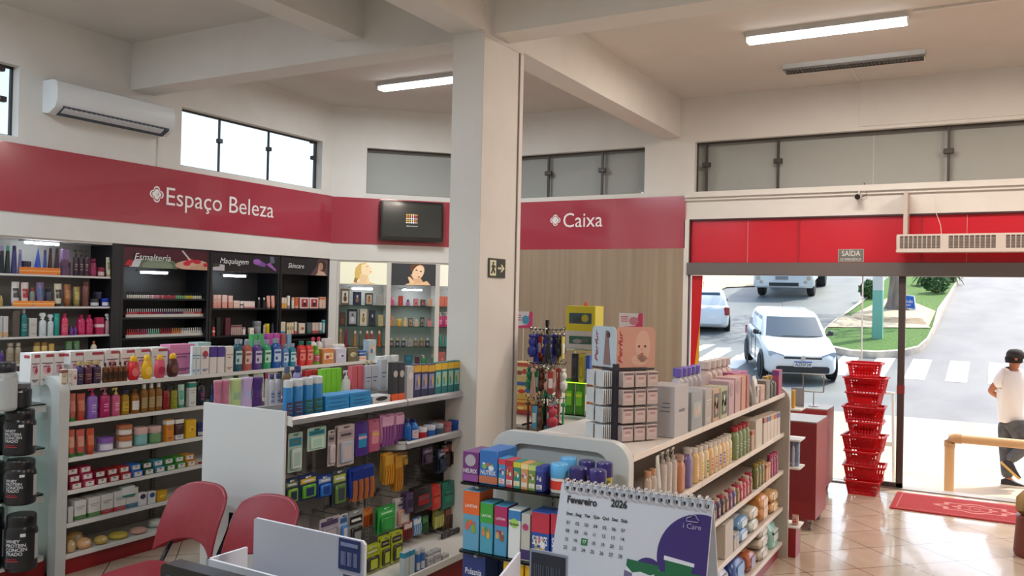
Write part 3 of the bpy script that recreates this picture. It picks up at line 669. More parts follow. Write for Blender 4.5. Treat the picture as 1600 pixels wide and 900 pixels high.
def seq(S, kind, pxl, pxr, pyt, colsets, **kw):      # neighbours of one kind in different colours: [(cols, look), ...]
    n = len(colsets)
    p = S.line(.01); a = _lin(p, S.d, pxl, 0); b = _lin(p, S.d, pxr, 0)
    for i, (c, lk) in enumerate(colsets):
        u = a + (b - a) * i / n; v = a + (b - a) * (i + 1) / n; y = pyt if not isinstance(pyt, (list, tuple)) else pyt[0] + (pyt[1] - pyt[0]) * (i + .5) / n
        put(S, kind, proj(p + S.d * u)[0], proj(p + S.d * v)[0], y, c, lk, **kw)

# ================================================================== shelving
SHW = mat('dcdbd7', .4); BACKP = mat('8f8a84', .6); RAIL = mat('b9b9bc', .25, .6); STEEL = mat('a9aaac', .3, .7)
def shelf_part(t, x0, x1, y0, y1, z, th=.022, m=SHW, lip=.03, side=1, name='shelf'):
    mb = MB(); xa, xb = (x0, x1); mb.box(x0, x1, y0, y1, z - th, z, 0, .003)
    if lip: xe = x1 if side > 0 else x0; mb.box(xe - .004, xe + .008 * side, y0, y1, z - lip, z + .003, 0, .002)
    return part(name, mb, m, t)
def round_end(mb, x0, x1, y, z1, r, rl, th=.03, rim=.03, inner=.1, cr=True):
    cx = (x0 + x1) / 2; w_ = x1 - x0; o = rrect(w_, z1, r, 6, cx, z1 / 2, (0, 0, 1, 1 if rl else 0)); mb.prism(o, 'y', y, y + th, 0)
    n = len(o); i2 = [(cx + (u - cx) * (1 - 2 * inner / w_), v * (1 - inner / z1 * .6)) for u, v in o]
    a = [(u, y, v) for u, v in o]; b = [(u, y - rim, v) for u, v in o]; c_ = [(u, y - rim, v) for u, v in i2]; d_ = [(u, y, v) for u, v in i2]
    mb.rings([a, b, c_, d_], 0, False, False)
# ---- left gondola
GZ = [1.31, 1.06, .81, .585, .356, .14]
t = thing('gondola_shelf', 'long white gondola of toiletries at the left, behind the tubs', 'shelf', (-5.9, 3.65, 0)); ox, oy = -5.9, 3.65
def rel(mb, o=(-5.9, 3.65)): return mb.T(Matrix.Translation((-o[0], -o[1], 0)))
LGL = 7.12
m = MB(); round_end(m, -6.28, -5.545, 3.625, 1.375, .11, 1, .03, .045, .09); part('end_panel', rel(m), mat('c3c5c3', .4), t)
part('end_panel', rel(MB().box(-6.26, -5.56, LGL, LGL + .03, 0, 1.33, 0, .01)), SHW, t)
part('back_panel', rel(MB().box(-5.93, -5.90, 3.66, LGL, .05, 1.30)), BACKP, t)
for i, z in enumerate(GZ):
    m = MB(); m.box(-5.9, -5.56, 3.66, LGL, z - .022, z, 0, .003); m.box(-5.565, -5.552, 3.66, LGL, z - .028, z + .002, 0, .002); part('shelf', rel(m), SHW, t)
    m = MB(); m.box(-6.26, -5.93, 3.66, LGL, z - .022, z, 0, .003); part('shelf', rel(m), SHW, t)
part('kick_plate', rel(MB().box(-6.24, -5.58, 3.66, LGL, 0, .112)), DRED, t)
for yy in (4.62, 5.9):
    m = MB(); m.box(-5.9, -5.885, yy - .02, yy + .02, .15, 1.28)
    for k in range(40): m.box(-5.885, -5.8845, yy - .004, yy + .004, .17 + k * .027, .185 + k * .027, 1)
    part('upright', rel(m), [mat('7b7772', .5), BLACK], t)
# its end cap with glass shelves and red base
for z in (1.188, .885, .565):
    part('glass_shelf', rel(MB().prism(rrect(.60, .50, .03, 4, -5.98, 3.335), 'z', z - .008, z)), SHELFGLASS, t)
    part('shelf_bracket', rel(MB().prism([(3.585, z - .009), (3.36, z - .009), (3.40, z - .035), (3.585, z - .06)], 'x', -5.74, -5.70)), SHW, t)
part('base_shelf', rel(MB().prism(rrect(.66, .56, .06, 5, -5.96, 3.30), 'z', .118, .14)), SHW, t)
part('base_plinth', rel(MB().box(-6.27, -5.66, 3.04, 3.58, 0, .118)), DRED, t)
# ---- centre gondola
t = thing('gondola_shelf', 'white gondola with plain end panel behind the red chairs', 'shelf', (-3.85, 3.65, 0)); o2 = (-3.85, 3.65)
part('end_panel', rel(MB().box(-4.19, -3.52, 3.63, 3.652, 0, 1.312, 0, .003), o2), mat('c7c8c8', .4), t)
part('end_panel', rel(MB().box(-4.19, -3.52, 5.90, 5.92, 0, 1.15, 0, .003), o2), SHW, t)
part('back_panel', rel(MB().box(-3.87, -3.83, 3.66, 5.9, .05, 1.30, 0, .003), o2), mat('8b8884', .6), t)
part('shelf', rel(MB().box(-4.18, -3.87, 3.66, 5.88, 1.20, 1.215, 0), o2), SHW, t)
for a, b in ((3.66, 4.765), (4.775, 5.88)):
    m = MB(); m.box(-3.83, -3.50, a, b, 1.235, 1.25, 0); m.prism([(-3.505, 1.228), (-3.487, 1.232), (-3.487, 1.262), (-3.5, 1.278), (-3.505, 1.278)], 'y', a, b, 1); part('shelf', rel(m, o2), [SHW, RAIL], t)
m = MB(); m.box(-3.83, -3.50, 4.775, 5.88, .945, .96, 0); m.prism([(-3.505, .93), (-3.487, .934), (-3.487, .968), (-3.5, .982), (-3.505, .982)], 'y', 4.775, 5.88, 1); part('shelf', rel(m, o2), [SHW, RAIL], t)
part('side_bracket', rel(MB().prism([(-3.83, .89), (-3.83, .96), (-3.50, .96), (-3.50, .93), (-3.60, .915)], 'y', 4.768, 4.775), o2), SHW, t)
m = MB(); m.prism([(-3.52, 1.23), (-3.485, 1.225), (-3.49, 1.28), (-3.52, 1.285)], 'y', 3.652, 3.662); part('side_bracket', rel(m, o2), SHW, t)
m = MB(); m.box(-4.18, -3.20, 3.66, 5.9, .185, .2, 0); m.box(-3.205, -3.19, 3.66, 5.9, .165, .215, 0, .003); part('base_shelf', rel(m, o2), SHW, t)
part('kick_plate', rel(MB().box(-4.15, -3.22, 3.67, 5.88, 0, .184), o2), DRED, t)
for yy in (4.77, 5.86):
    m = MB(); m.box(-3.83, -3.815, yy - .018, yy + .018, .2, 1.23)
    for k in range(36): m.box(-3.815, -3.8145, yy - .004, yy + .004, .22 + k * .027, .237 + k * .027, 1)
    part('upright', rel(m, o2), [mat('a3a29f', .5), BLACK], t)
CG = t
# ---- right gondola
RZ = [1.284, .975, .684, .396, .125]
t = thing('gondola_shelf', 'white gondola of lotions and baby goods nearest the entrance', 'shelf', (-1.76, 3.65, 0)); o3 = (-1.76, 3.65)
m = MB(); round_end(m, -2.115, -1.405, 3.62, 1.352, .1, 1, .03, .03, .09); part('end_panel', rel(m, o3), mat('c0c2c0', .4), t)
m = MB(); m.prism(rrect(.76, 1.34, .12, 6, -1.755, .67, (0, 0, 1, 1)), 'y', 6.90, 6.94); part('end_panel', rel(m, o3), mat('b3aca4', .45), t)
part('back_panel', rel(MB().box(-1.78, -1.75, 3.66, 6.9, .05, 1.27), o3), mat('a39c95', .6), t)
for i, z in enumerate(RZ):
    for a, b in ((3.66, 4.72), (4.724, 5.8), (5.804, 6.89)):
        m = MB(); m.box(-1.75, -1.42, a, b, z - .02, z, 0); m.box(-1.425, -1.41, a, b, z - .026, z + .004, 0, .002); part('shelf', rel(m, o3), mat('d9cfc4', .3), t)
    part('shelf', rel(MB().box(-2.10, -1.78, 3.66, 6.89, z - .02, z, 0, .003), o3), SHW, t)
part('kick_plate', rel(MB().box(-2.05, -1.44, 3.67, 6.88, 0, .10), o3), DRED, t)
for z in (1.15, .84, .50):
    part('glass_shelf', rel(MB().prism(rrect(.70, .30, .02, 4, -1.76, 3.44), 'z', z - .010, z), o3), SHELFGLASS, t)
    for xx in (-2.02, -1.5): part('shelf_bracket', rel(MB().box(xx - .008, xx + .008, 3.3, 3.6, z - .022, z - .010), o3), STEEL, t)
m = MB(); m.box(-1.80, -1.77, 3.60, 3.615, .1, 1.2)
for k in range(36): m.box(-1.788, -1.782, 3.5995, 3.6, .12 + k * .03, .138 + k * .03, 1)
part('upright', rel(m, o3), [mat('9a9a98', .4), BLACK], t)
part('base_shelf', rel(MB().prism(rrect(.72, .42, .03, 4, -1.76, 3.39), 'z', .1, .125), o3), SHW, t); part('base_plinth', rel(MB().box(-2.08, -1.44, 3.22, 3.6, 0, .1), o3), DRED, t)
for z in (1.16, .92, .70, .24):
    part('end_shelf', rel(MB().box(-2.1, -1.30, 6.965 - .02, 7.16, z - .012, z), o3), SHW, t)
part('base_plinth', rel(MB().box(-2.08, -1.32, 6.95, 7.14, 0, .226), o3), DRED, t)

# ================================================================== wall cabinets
CBLK = mat('16181d', .4); CGRY = mat('56575a', .55); CWHT = mat('d5cec6', .45)
LED = mat('eef8ff', .3, emit=26)
def strip_light(t, x, y, z, L_, rz=0):
    m = MB(); m.box(-L_ / 2 - .05, L_ / 2 + .02, -.022, .022, -.012, 0, 0, .003); m.box(-L_ / 2, L_ / 2, -.018, .018, -.034, -.012, 1, .006)
    part('strip_light', m, [mat('8f9294', .4), LED], t, (x, y, z))
def cabinet(label, T, x0, x1, z0, z1, dep, case, back, shelves, sign_h=0, shelf_m=None, light=True, th=.018, sdep=None, s0=0.0, name='display_cabinet', lx=.5):
    t = thing(name, label, 'cabinet'); t.matrix_world = T
    m = MB(); m.box(x0, x0 + .03, s0, dep, z0, z1); m.box(x1 - .03, x1, s0, dep, z0, z1); m.box(x0 + .03, x1 - .03, s0, dep, z1 - .02, z1); part('case', m, case, t)
    part('back_panel', MB().box(x0 + .03, x1 - .03, dep - .02, dep, z0, z1 - .02), back, t)
    part('base_cabinet', MB().box(x0 + .001, x1 - .001, s0 + .01, dep, 0, z0), DRED, t)
    for z in shelves: part('shelf', MB().box(x0 + .03, x1 - .03, s0 + .012, dep - .02, z - th, z), shelf_m or case, t)
    if light: strip_light(t, x0 + (x1 - x0) * lx, s0 + .1, z1 - sign_h - .022, min(.32, (x1 - x0) * .4))
    return t
def zy(px, py): return on_x(px, py, XL - .02).z
WZ = [zy(94, 430), zy(94, 479), zy(94, 524.5), zy(94, 565)]
t = cabinet('white wall cabinet of hair products at the far left', TL, 3.0, 5.50, .6, 2.44, .36, mat('cfcbc6', .5), mat('8d8b88', .6), WZ, 0, lx=.60)
t['label'] = 'white wall cabinet of hair products at the far left'
for ch in t.children:
    if ch.name.startswith('strip_light'): ch.location.x = on_x(66, 375, XL - .1).y
part('divider', MB().box(5.44, 5.54, -.005, .36, .6, 2.44), CBLK, t)
def pic_panel(t, x0, x1, z0, z1, bg, polys, txt=None, border=None, glow=0, y=0.0, wt=.5, tx=.3, tz=.5, th=.09):
    W_, H_ = x1 - x0, z1 - z0
    part('sign_panel', MB().box(x0, x1, y, y + .02, z0, z1), [mat(bg, .25, emit=glow)], t)
    if polys:
        cols = []; m = MB()
        for k, (pts, c) in enumerate(polys):
            if c not in cols: cols.append(c)
            P_ = [(x0 + W_ * min(.995, max(.005, u)), z0 + H_ * min(.99, max(.01, v))) for u, v in pts]; m.prism(P_, 'y', y - .001 - .0004 * k, y, cols.index(c))
        part('picture', m, [mat(c, .3, emit=glow) for c in cols], t)
    if txt:
        q = text_mb(txt, th, W_ * wt, 0, 0, .25); q.T(Matrix.Translation((x0 + W_ * tx, y - .012, z0 + H_ * tz))); part('lettering', q, mat('dcdcdc', .5), t)
E_ = ell
def cy(px, py=420): return on_x(px, py, XL).y
ZS = 2.225
units = [('black wall cabinet of nail polish under the Esmalteria sign', 5.545, 6.655, [zy(210, 466), zy(210, 496), zy(210, 528), 1.22, 1.0]),
         ('black wall cabinet of cosmetics under the Maquiagem sign', 6.665, 7.735, [zy(385, 481.5), zy(385, 523), 1.36, 1.1]),
         ('black wall cabinet of face creams under the Skincare sign', 7.745, 8.63, [zy(480, 482), zy(480, 521), 1.4, 1.12])]
UT = []
for i, (lb, a, b, zs) in enumerate(units):
    tt = cabinet(lb, TL, a, b, .7, 2.44, .36, CBLK, mat('2e3032', .6), zs, .23, light=i < 2, lx=.42, s0=0); UT.append(tt)
pic_panel(UT[0], 5.575, 6.625, 2.21, 2.425, '4a2129', [(E_(.38, .12, .24, .42), '5b6a55'), (E_(.38, .10, .18, .3), '7d8c74'), ([(.06, .02), (.12, .4), (.2, .42), (.16, .02)], 'c9ccd0'), ([(.0, .1), (.05, .35), (.1, .35), (.08, .05)], 'b3242c'), (E_(.80, .25, .20, .26, 16, -.5), 'caa28a'), (E_(.92, .12, .14, .2, 14, -.5), 'c0957c'), (E_(.73, .3, .045, .11), 'c4283c'), (E_(.77, .45, .05, .12), 'c4283c'), (E_(.86, .42, .05, .11), 'b8243a'), (E_(.97, .28, .03, .1), 'b8243a'), ([(.66, .93), (.68, .95), (.78, .5), (.76, .46)], 'c9b4b4')], 'Esmalteria', wt=.42, tx=.31, tz=.5, th=.10)
pic_panel(UT[1], 6.695, 7.705, 2.21, 2.425, '242629', [([(.0, .03), (.17, .03), (.17, .35), (0, .4)], 'b9b3b6'), ([(0, .2), (.1, .25), (.1, .38), (0, .4)], '31412f'), ([(.60, .72), (.68, .75), (.80, .5), (.78, .35), (.70, .38), (.62, .5)], '7a4f98'), ([(.80, .48), (.86, .6), (.97, .2), (.95, .15)], '9a5fae'), (E_(.655, .6, .06, .16), '9a5fae'), ([(.86, .95), (.92, .95), (.94, .6), (.87, .55)], '5d6278')], 'Maquiagem', wt=.42, tx=.30, tz=.55, th=.09)
pic_panel(UT[2], 7.775, 8.60, 2.21, 2.425, '27272b', [([(.6, .01), (.72, .5), (.78, .99), (.99, .99), (.99, .01)], '5b4247'), (E_(.86, .58, .10, .36), '3a2424'), (E_(.83, .55, .055, .24), 'b58873'), ([(.72, .02), (.8, .3), (.9, .25), (.97, .02)], 'c9a593'), ([(.76, .2), (.78, .5), (.8, .6), (.81, .3)], 'c39b87')], 'Skincare', wt=.34, tx=.27, tz=.5, th=.085)
# perfume cabinets in the angled corner
PZ = [1.835, 1.556, 1.283, 1.03]
CT = []
for i, (a, b, lb) in enumerate(((.10, .785, 'white perfume cabinet under the blonde woman picture'), (.785, 1.45, 'white perfume cabinet under the dark picture of a woman'), (1.45, 2.12, 'white perfume cabinet beside the square pillar'))):
    tt = cabinet(lb, CH, a, b, .75, 2.43, .36, CWHT, mat('a9a7a4', .55), PZ, .33, SHELFGLASS, th=.008, s0=0.0); CT.append(tt)
BL = 'd9bd8e'
pic_panel(CT[0], .135, .755, 2.115, 2.405, 'e3dfc6', [([(.20, .01), (.40, .11), (.63, .11), (.80, .01)], 'd9b98c'), ([(.34, .12), (.31, .45), (.33, .75), (.41, .94), (.55, .99), (.59, .9), (.47, .6), (.43, .3)], 'c9a860'), ([(.42, .5), (.41, .03), (.63, .03), (.595, .42), (.5, .45)], 'dcbc90'), ([(.45, .88), (.55, .97), (.61, .9), (.645, .80), (.685, .68), (.665, .61), (.672, .54), (.65, .45), (.59, .40), (.50, .44), (.45, .58)], 'e8cfa8'), ([(.645, .60), (.672, .585), (.667, .555), (.64, .56)], 'b0483f'), ([(.545, .80), (.60, .84), (.602, .815), (.55, .785)], '6a4a34'), ([(.405, .60), (.425, .65), (.435, .55), (.415, .52)], 'd0a87c'), ([(.29, .1), (.32, .32), (.38, .24), (.36, .05)], '94703c'), ([(.56, .03), (.58, .3), (.61, .32), (.64, .03)], 'e4c8a0')], glow=.42)
pic_panel(CT[1], .815, 1.42, 2.115, 2.405, '35373a', [(E_(.58, .82, .17, .25, 18), '5a3b26'), (E_(.60, .60, .13, .36, 20, -.15), 'e2bf9c'), ([(.5, .3), (.56, .02), (.76, .02), (.66, .34)], 'cfa57e'), ([(.3, .02), (.42, .12), (.62, .1), (.8, .22), (.88, .05), (.88, .02)], 'd8b187'), ([(.37, .38), (.41, .4), (.54, .16), (.50, .06), (.42, .1)], 'deb892'), ([(.43, .5), (.46, .5), (.56, .2), (.53, .16)], 'd2a880'), (E_(.56, .72, .025, .03), '2b2a28'), (E_(.66, .66, .025, .03), '2b2a28'), (E_(.62, .40, .03, .03), 'b5524e')], glow=.38)
pic_panel(CT[2], 1.48, 2.09, 2.115, 2.405, 'e6e2d2', [([(.2, .45), (.24, .6), (.36, .5), (.3, .3)], 'd0b8a4'), ([(.4, .3), (.5, .8), (.7, .7), (.7, .1)], 'd8bda4')], glow=.42)
# ================================================================== goods, shelf by shelf
# ---- top of the left gondola
S = SX(-5.555, 1.312, 'on top of left gondola')
put(S, 'box', 95, 106, 577, ['d8cbb8', '8a5a4a', 'b0a090'], 'thin cream carton', st='tl'); put(S, 'box', 106, 112, 577, ['d9d4c9', '9a8a7a'], 'narrow pale carton', st='l')
put(S, 'box', 112, 121, 577, ['e3d4d2', 'a03848', 'd5a8a8'], 'small pinkish carton', st='o')
put(S, 'bottle', 121, 133, 565, ['35305e', 'b59b62', '2c2850'], 'indigo bottle with gold cap', ocap=.7)
put(S, 'bottle', 133, 147, 565, ['521a34', 'b59b62', '5e2440'], 'maroon bottle with gold cap', ocap=.7)
put(S, 'bottle', 147, 161, 564, ['3c2140', 'b59b62', '4a2850'], 'plum bottle with gold cap', ocap=.7)
put(S, 'bottle', 162, 201, 566, ['6b3a14', '16120f', '3a2414'], 'amber bottle with black cap', n=5)
put(S, 'egg', 201, 222, 556, ['d01f2a', 'e3b01e', 'e8747a'], 'red egg shaped bottle', wmax=.11); put(S, 'egg', 223, 242, 554, ['e7b312', 'e8bd28', 'f0cf5e'], 'yellow egg shaped bottle', wmax=.11)
put(S, 'egg', 243, 262, 554, ['d8506a', 'e8a82a', 'b02848'], 'pink egg shaped bottle', wmax=.11); put(S, 'egg', 263, 283, 552, ['4d2420', 'e3b01e', '7a4a40'], 'brown egg shaped bottle', wmax=.11)
for i, (a, b, y) in enumerate(((35, 50, 552), (50, 72, 551), (72, 88, 550), (96, 118, 549), (118, 150, 548), (151, 174, 546), (176, 198, 545), (198, 222, 544), (224, 250, 543))):
    put(S, 'box', a + 12, b + 12, y, ['e2dedc', 'a83a46', 'dca8b4', '55505a'], 'red banded white carton, back row', back=.16, d=.13, wmax=.3, gap=.03, st='hol')
put(S, 'box', 262, 306, 538, ['d888ae', 'a02858', 'e8b8cc', '70305a'], 'large pink carton in back row', back=.16, d=.12, wmax=.5, st='l'); put(S, 'box', 307, 330, 535, ['aecfca', '8ab4b0'], 'pale green carton in back row', back=.16, d=.12, wmax=.4, st='')
put(S, 'box', 299, 306, 541, ['d7e2e6', 'c23a3a', '6f8fae', '4b7fb5'], 'slim pale blue carton left', st='l'); put(S, 'box', 306, 313, 541, ['d7e2e6', 'c23a3a', '6f8fae', '4b7fb5'], 'slim pale blue carton right', st='l')
put(S, 'box', 313, 327, 541, ['e4dcd8', 'c22f36', 'c22f36', '3a56a0'], 'white carton with red oval', st='Ol'); put(S, 'box', 327, 339, 541, ['e4ddda', '4a2f8c', '7fb04a'], 'white carton with purple top', n=1, st='T'); put(S, 'box', 339, 351, 541, ['e4ddda', '4a2f8c', '4aa0c0'], 'white carton with violet top', st='T')
put(S, 'box', 352, 365, 541, ['e6dcd2', '8a4a4a', 'c8a8a0'], 'cream carton with brown print', st='l')
WC = '8f99a5'
put(S, 'mouth', 366, 380, 530, ['14566b', WC, 'bcd8d8', '1a6a78'], 'dark teal mouthwash bottle'); put(S, 'mouth', 381, 395, 532, ['b2584e', WC, 'd8c0b0', '9a4a44'], 'coral mouthwash bottle'); put(S, 'mouth', 397, 411, 532, ['5a3a8c', WC, 'c8c0d8', '40207a'], 'violet mouthwash bottle')
put(S, 'mouth', 412, 425, 531, ['2e9a66', WC, 'b8e0c8', '1a7a4a'], 'green mouthwash bottle'); put(S, 'mouth', 426, 441, 529, ['1554a8', WC, 'b8cce8', '1040a0'], 'tall blue mouthwash bottle'); put(S, 'mouth', 442, 452, 538, ['5a8cc0', WC, 'c8d8e8', '2a60b0'], 'small pale blue mouthwash bottle'); put(S, 'mouth', 453, 464, 537, ['1a7f98', WC, 'b8dce0', '1a6a80'], 'small teal mouthwash bottle')
put(S, 'mouth', 372, 392, 530, ['1d6070', 'a8b0b8', 'bcd8d8', '1a6a78'], 'teal mouthwash bottle behind', n=2, back=.12)
put(S, 'mouth', 467, 479, 533, ['d02a2c', '1f6a50', 'e87a6a', 'b01818'], 'red mouthwash bottle with green cap', n=1); put(S, 'mouth', 479, 491, 533, ['dc3a34', '1f6a50', 'e88a7a', 'b01818'], 'bright red bottle with green cap', n=1); put(S, 'bottle', 492, 502, 540, ['63b024', '5aa81e', 'c83a6a', 'e8e8e8'], 'lime green bottle', ocap=.6)
put(S, 'box', 503, 523, 545, ['d88a52', 'e8a84a', 'f0e0c8', 'b83a2a'], 'orange carton with bottle picture', st='p'); put(S, 'box', 524, 542, 544, ['cdd0e0', '5a68b0', 'e8e0f0', 'c04a6a'], 'lilac carton with round logo', st='o'); put(S, 'box', 543, 560, 543, ['6a6044', 'a89a6a', 'd8cca0'], 'olive carton with round logo', st='o')
put(S, 'box', 561, 573, 556, ['ecd9cc', 'e08a5a', 'f0e8e0'], 'flat white and orange pack, lower', st='m'); put(S, 'box', 561, 573, 548, ['2f62b0', 'ccd8e8', 'f0e8e0'], 'flat blue pack, upper', dz=.05, st='m')
put(S, 'box', 575, 588, 531, ['b8ccd4', 'e4dcc8', 'd8c0a8', '3a78b0'], 'upright diaper carton with baby picture', st='p')
put(S, 'box', 392, 412, 522, ['4fae6c', 'dfe8e0', 'bfe0c8'], 'green and white carton behind mouthwash', n=2, back=.2, st='B'); put(S, 'box', 416, 437, 521, ['b84aa4', 'c8b0cc', 'e0c8dc'], 'magenta carton behind mouthwash', n=2, back=.2, st='B'); put(S, 'box', 439, 446, 521, ['b0525a', 'e0d8d4'], 'narrow red carton behind mouthwash', back=.2, st='B'); put(S, 'box', 448, 455, 522, ['7fa8c8', 'd8d4cc'], 'narrow blue carton behind mouthwash', back=.2, st='B')
put(S, 'bottle', 488, 506, 527, ['d6d2d0', 'c02a48', 'e8e8e8'], 'white bottle with red cap behind', n=2, back=.16); put(S, 'box', 508, 520, 529, ['d6d0d0', 'c8a8b0', 'e8e0e0'], 'white carton behind lime bottle', back=.16, st='l'); put(S, 'jar', 521, 541, 538, ['dcdad6', 'e4e2de'], 'white tub behind orange carton', n=2, back=.16)
# ---- second shelf
S = SX(-5.555, 1.062, 'on second shelf, left gondola', 0.215)
put(S, 'tube', 108, 121, 615, ['b0604e', '3c8a2c', 'c87a6a'], 'orange tube with green cap'); put(S, 'tube', 122, 136, 615, ['b04a38', 'c83a28', 'c4745c'], 'orange tube with red cap')
put(S, 'pump', 138, 155, 607, ['8a62b8', 'c8286e', '9a78c4', 'd8c8e8'], 'lilac pump bottle with magenta pump'); put(S, 'pump', 157, 175, 606, ['a8185e', 'c07088', 'b83070', 'e0b0c8'], 'magenta pump bottle'); put(S, 'pump', 176, 190, 606, ['c05478', 'd8c070', 'cc7090', 'e8d0d8'], 'pink bottle with cream pump')
put(S, 'bottle', 192, 205, 609, ['a07a18', '2a2440', 'c8a83a', '4a3a20'], 'golden oil bottle with navy cap', ocap=.8)
put(S, 'bottle', 207, 221, 608, ['8a5410', '5a3a18', 'e0dcd4', 'c8c4bc'], 'amber bottle with white label', neck=.4); put(S, 'bottle', 222, 256, 599, ['84561c', 'd2ccc4', 'a8926a', '8a7a5a'], 'amber bottle with white cap', n=3, neck=.4)
put(S, 'pump', 256, 267, 600, ['8a1c22', '201a1c', '9a2a30', '601418'], 'dark red pump bottle'); put(S, 'pump', 268, 279, 600, ['8c8a22', '201a1c', 'a8a440', '5a5a18'], 'olive yellow pump bottle'); put(S, 'tube', 280, 291, 601, ['a8c8b8', '4f9a78', '5aa888'], 'pale green cream tube'); put(S, 'box', 295, 307, 597, ['d8dad4', '2e8a78', 'c8c8c0', 'a89a90'], 'white carton with green top', st='tl')
put(S, 'pump', 309, 324, 588, ['15161e', '121318', '2a3a78', 'c83a3a'], 'black pump bottle with blue label'); put(S, 'can', 329, 337, 600, ['22305e', '3a3f58', '2f5fa0'], 'navy spray can', n=2)
put(S, 'bag', 345, 520, 575, ['b8c4b0', '8fae9a', 'd8d8c8'], 'pale green foil bag half hidden', n=8, wmax=.12)
# ---- third shelf
S = SX(-5.555, 0.812, 'on third shelf, left gondola', 0.215)
put(S, 'tube', 107, 119, 672, ['c0604a', '2f7a2a', 'd89a80'], 'floral tube with green cap', n=1); put(S, 'tube', 121, 135, 671, ['c4564a', '2f7a2a', 'd0907c'], 'red floral tube with green cap'); put(S, 'tube', 137, 150, 670, ['c2482e', 'b83420', 'd07858'], 'orange red tube standing on cap')
put(S, 'jar', 159, 183, 684, ['a89cc8', '8a62b0', 'dcd8e8'], 'lilac jar'); put(S, 'jar', 189, 213, 681, ['c8a898', 'b8704a', 'e0dcd8'], 'orange lidded jar, lower of two'); 
p_ = REG[-1][0]; put(S, 'jar', 189, 213, 664, ['c8a898', 'b8704a', 'e0dcd8'], 'orange lidded jar, upper of two', dz=.095)
put(S, 'jar', 215, 236, 668, ['6fa8a8', 'd8b4b0', '80b4b4'], 'teal jar with pink lid'); put(S, 'jar', 237, 257, 666, ['5f8a5c', 'd0b0a8', '709a6a'], 'green jar with pink lid')
put(S, 'box', 259, 272, 656, ['d8862a', 'e4e2dc', 'd8862a', '50504c'], 'orange and white carton', st='tbl'); put(S, 'box', 274, 287, 654, ['4a2a2e', 'e4e2dc', 'dcdad6', '90888a'], 'brown and white carton', st='tbl'); put(S, 'box', 290, 307, 656, ['dcae1c', 'b88a10', 'e8c040'], 'yellow carton', st='o'); put(S, 'jar', 311, 322, 668, ['2b2f60', '323a78', 'c8c8d0'], 'navy jar'); put(S, 'jar', 311, 322, 660, ['2b2f60', '323a78'], 'navy jar stacked on another', dz=.07)
# ---- fourth shelf: stacked soap boxes
S = SX(-5.555, 0.587, 'on fourth shelf, left gondola', 0.19)
cs = [('8e1a30', 'crimson'), ('b03058', 'rose'), ('7a1220', 'dark red'), ('a01c28', 'scarlet'), ('a82a26', 'brick red'), ('2a6ac0', 'blue'), ('1d4a28', 'dark green'), ('3a8aa8', 'teal'), ('2f7a2e', 'leaf green'), ('3f9038', 'grass green'), ('c8861c', 'amber')]
p = S.line(.01); a = _lin(p, S.d, 108, 0); b = _lin(p, S.d, 306, 0); wv = (b - a) / len(cs)
for i, (c, nm) in enumerate(cs):
    for r_ in range(3 if i < 2 else 2):
        q = S.line(.05 + .025 * r_, S.z + .046 * r_) + S.d * (a + wv * (i + .5))
        mbx = None; L, w_, d_, h_ = build('box', wv * .9, .10, .045, [c, 'dcd8d6', 'dcd8d6', '6a6070'], False, st='')
        o = place_item('box', tuple(q), S.rz, wv * .9, .10, .045, [c, 'ddd9d6', 'ddd9d6', '504858'], nm + ' soap carton, ' + ('bottom', 'second', 'top')[r_] + ' of stack', S.place, proj(q)[0], False, name='soap_box', st='w')
put(S, 'box', 313, 322, 722, ['a02430', 'd8c8c4'], 'small red carton', st='o')
# ---- fifth shelf
S = SX(-5.555, 0.358, 'on fifth shelf, left gondola', 0.195)
for i, (px, c, nm) in enumerate(((116, '3f7a3a', 'green'), (138, '4a8a40', 'light green'), (158, 'b83038', 'red'), (178, 'c04048', 'coral'), (197, '2f7a98', 'blue'))): put(S, 'box', px, px + 19, 795 - (px - 116) * .24 - 14 + 1, ['d8d6d2', c, 'dcd8d4', '8a8886'], 'white soap carton with %s foot' % nm, gap=.04, d=.12, name='soap_box', st='bl', back=.01)
put(S, 'box', 106, 115, 792, ['c8c6c4', '2a2a30'], 'grey white carton with dark edge', st='s'); put(S, 'box', 192, 212, 760, ['d8dcd8', '2f7a78', 'dcdcd8'], 'white soap carton on a lower one', dz=.09, name='soap_box', st='b'); put(S, 'box', 216, 230, 770, ['dcd8da', 'e0dcdc', '2a2a48'], 'white carton with dark oval', st='O'); put(S, 'box', 231, 244, 768, ['d8dadc', '2f4a88', '2f4a88'], 'white carton with blue logo', st='O'); put(S, 'box', 245, 262, 767, ['c89a1c', 'e0b840', 'e8c850'], 'mustard carton', st='o')
# ---- base: bath sponges in film
S = SX(-5.555, 0.142, 'on base shelf, left gondola', 0.185)
put(S, 'puff', 106, 123, 845, ['c8a87a', 'e8e0d0'], 'beige sponge', wmax=.2); put(S, 'puff', 107, 138, 832, ['cbab72', 'e8e0d0'], 'large tan sponge behind', back=.12, wmax=.3); put(S, 'puff', 124, 150, 842, ['d8a878', 'e8e0d0'], 'peach sponge', wmax=.2); put(S, 'puff', 153, 175, 838, ['d0b060', 'e8e0d0'], 'round yellow sponge', wmax=.2); put(S, 'puff', 178, 208, 833, ['c8b048', 'd8c868'], 'flat yellow sponge disc', wmax=.25); put(S, 'puff', 210, 236, 826, ['d0a090', 'd8b0a0'], 'flat pink sponge', wmax=.25); put(S, 'puff', 238, 262, 812, ['c8ccc0', 'e0e0d8'], 'white net sponge', back=.05, wmax=.2)
